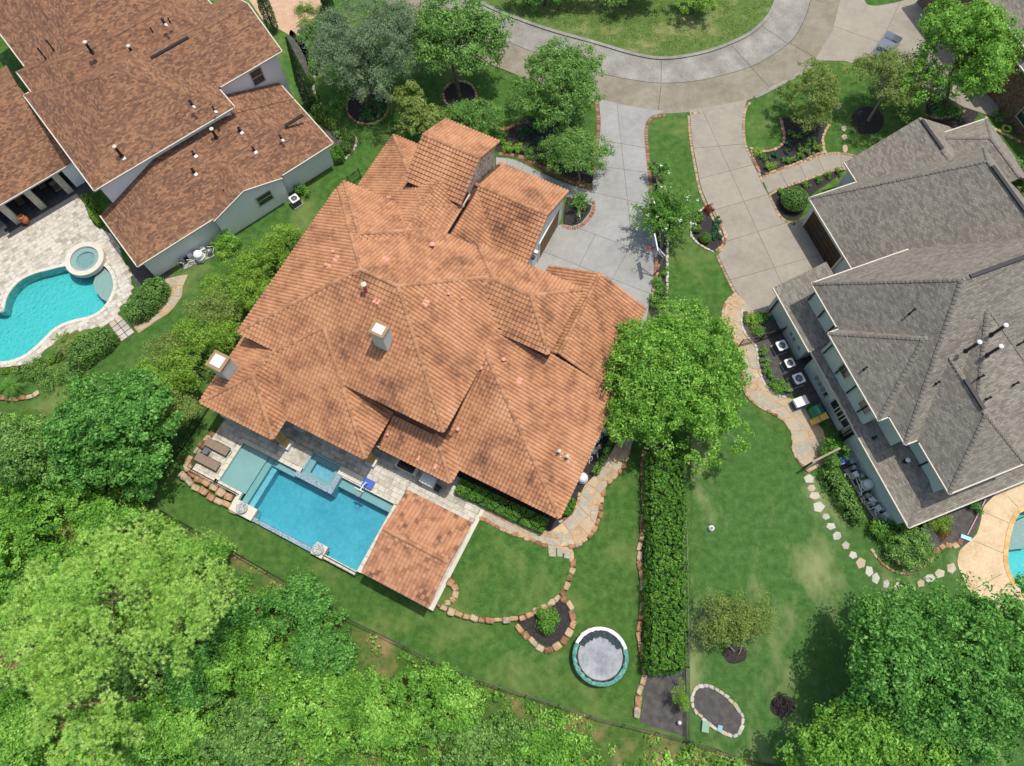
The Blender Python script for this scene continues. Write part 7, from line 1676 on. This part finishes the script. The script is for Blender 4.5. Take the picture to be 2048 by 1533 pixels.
woods = [(90, 985, 3.0, 110, 80, 2.2, lf_wild, 'sunlit bush at the top of the lower left woods'), (35, 1080, 3.2, 80, 70, 2.2, lf_wild, 'sunlit bush at the left edge of the woods'), (230, 1040, 2.6, 90, 46, 1.6, lf_wild, 'low vine-covered bush inside the fence corner'), (600, 1215, 3.0, 70, 62, 2.0, lf_dark, 'dark broadleaf bush pushing through the picket fence'), (640, 1300, 2.4, 66, 70, 1.8, lf_dark, 'large-leaved bush below the fence bend'), (500, 1330, 3.2, 90, 70, 2.2, lf_wild, 'bright bush right of the pines'), (400, 1340, 3.0, 80, 80, 2.0, lf_dark, 'shaded bush under the big pine'), (330, 1450, 3.2, 110, 70, 2.2, lf_wild, 'bright bush below the shaded pines'), (480, 1460, 3.4, 100, 66, 2.2, lf_mid, 'mixed bush at the bottom left of the woods'), (620, 1430, 3.4, 100, 80, 2.4, lf_wild, 'bright vine mound left of the clearing'), (760, 1440, 3.4, 100, 76, 2.4, lf_wild, 'broad vine mound at the bottom middle'), (880, 1420, 3.0, 90, 66, 2.2, lf_wild, 'vine mound below the bare strip of soil'), (960, 1490, 3.2, 110, 50, 2.2, lf_mid, 'green mound at the bottom edge right of the middle'), (1090, 1500, 2.8, 80, 36, 1.8, lf_wild, 'low mound at the bottom edge near the fence end'), (700, 1390, 2.0, 60, 40, 1.4, lf_wild, 'small mound beside the bare soil'), (40, 1470, 3.0, 90, 70, 2.2, lf_wild, 'bush in the bottom left corner'), (250, 1330, 2.6, 110, 80, 1.8, lf_mid, 'undergrowth mound beneath the pines'), (100, 1180, 2.6, 130, 90, 1.8, lf_wild, 'sunlit undergrowth left of the big pine'), (450, 1250, 2.4, 70, 60, 1.6, lf_dark, 'shaded bush beside the fence'), (380, 1110, 2.0, 80, 46, 1.4, lf_wild, 'low growth below the dark fence corner'), (300, 985, 2.2, 40, 40, 1.5, lf_dark, 'dark bush at the fence corner'), (160, 950, 3.4, 70, 50, 2.2, lf_bright, 'bright leafy bush below the dark tree'), (230, 905, 3.0, 50, 40, 2.0, lf_bright, 'leafy bush between the dark tree and the fence')]
for (x, y, z, rx, ry, rz, mt, lb) in woods:
    ar = rx * ry * .042 ** 2
    tree('wild_bush', lb, x, y, z * .55, rx, ry, rz, int(40 + ar * 16), 46, .6, .19, .12, mt, group='wild bushes of the lower left woods', trunk=.07, limbs=8, shell=(.4, 1.0), rough=.25, cat='bush')
# undergrowth between them
wpoly = gp([(285, 1010), (420, 1086), (640, 1215), (800, 1300), (900, 1346), (1000, 1386), (1200, 1450), (1380, 1492), (1500, 1535), (1500, 1620), (-120, 1620), (-120, 830), (100, 840), (200, 960)])
xs = [p[0] for p in wpoly]; ys = [p[1] for p in wpoly]
N_ = 7500; q = np.column_stack([rng.uniform(min(xs), max(xs), N_), rng.uniform(min(ys), max(ys), N_)])
q = np.array([p for p in q if inside(wpoly, *p)])
bare = [G(x, y)[:2] for x, y in ((735, 1300), (775, 1320), (810, 1345), (830, 1360), (990, 1420), (1040, 1440), (1200, 1470), (1260, 1490), (480, 1130), (520, 1165), (400, 1085), (690, 1275))]
q = np.array([p for p in q if min(np.hypot(*(p - b)) for b in bare) > rng.uniform(.6, 2.0)])
hz = rng.uniform(.1, .7, len(q)) * (1 + .6 * np.sin(q[:, 0] * .5) * np.sin(q[:, 1] * .6))
cc = np.column_stack([q, np.maximum(.08, hz)]); dd = np.tile([0, 0, 1.0], (len(cc), 1))
P, N = foliage(cc, dd, 22, .48, .6); P[:, 2] = np.maximum(P[:, 2], .03)
V, Fq = leaf_quads(P, N, .19, .12); V[:, 2] = np.maximum(V[:, 2], .012)
o = obj('undergrowth', V, Fq, lf_wild, None, rnd=rng.random(len(Fq))); tag(o, 'tangled vines and low undergrowth covering the woodland floor', 'undergrowth', None, 'stuff')
# grassy fringe of the island
ipoly = gp([(1010, 20), (1200, 80), (1330, 110), (1450, 84), (1500, 60), (1540, 0), (1540, -60), (1000, -60)])
xs = [p[0] for p in ipoly]; ys = [p[1] for p in ipoly]; N_ = 1500
q = np.column_stack([rng.uniform(min(xs), max(xs), N_), rng.uniform(min(ys), max(ys), N_)]); q = np.array([p for p in q if inside(ipoly, *p)])
P, N = foliage(np.column_stack([q, np.full(len(q), .06)]), np.tile([0, 0, 1.0], (len(q), 1)), 10, .4, .15); V, Fq = leaf_quads(P, N, .16, .05); V[:, 2] = np.maximum(V[:, 2], .015)
o = obj('island_groundcover', V, Fq, lf_olive, None, rnd=rng.random(len(Fq))); tag(o, 'rough olive groundcover on the street island', 'groundcover', None, 'stuff')
# fallen leaves in the brown bed beside the front walk
q = np.array([G(x, y)[:2] for x, y in zip(rng.uniform(1060, 1185, 700), rng.uniform(0, 1, 700))]); 
f = rng.random(700); a, b = G(1040, 318)[:2], G(1180, 372)[:2]; q = a + (b - a) * f[:, None] + rng.normal(0, .25, (700, 2))
V, Fq = leaf_quads(np.column_stack([q, np.full(700, .06)]), unit(np.array([0, 0, 1.0]) + rng.normal(size=(700, 3)) * .3), .1, .06)
o = obj('fallen_leaves', V, Fq, M('dry_leaf', [(96, 62, 40), (140, 92, 60), (170, 124, 90)], (('attr', 1.0),)), None, rnd=rng.random(700)); tag(o, 'dry brown leaves along the front walk bed', 'leaves', None, 'stuff')
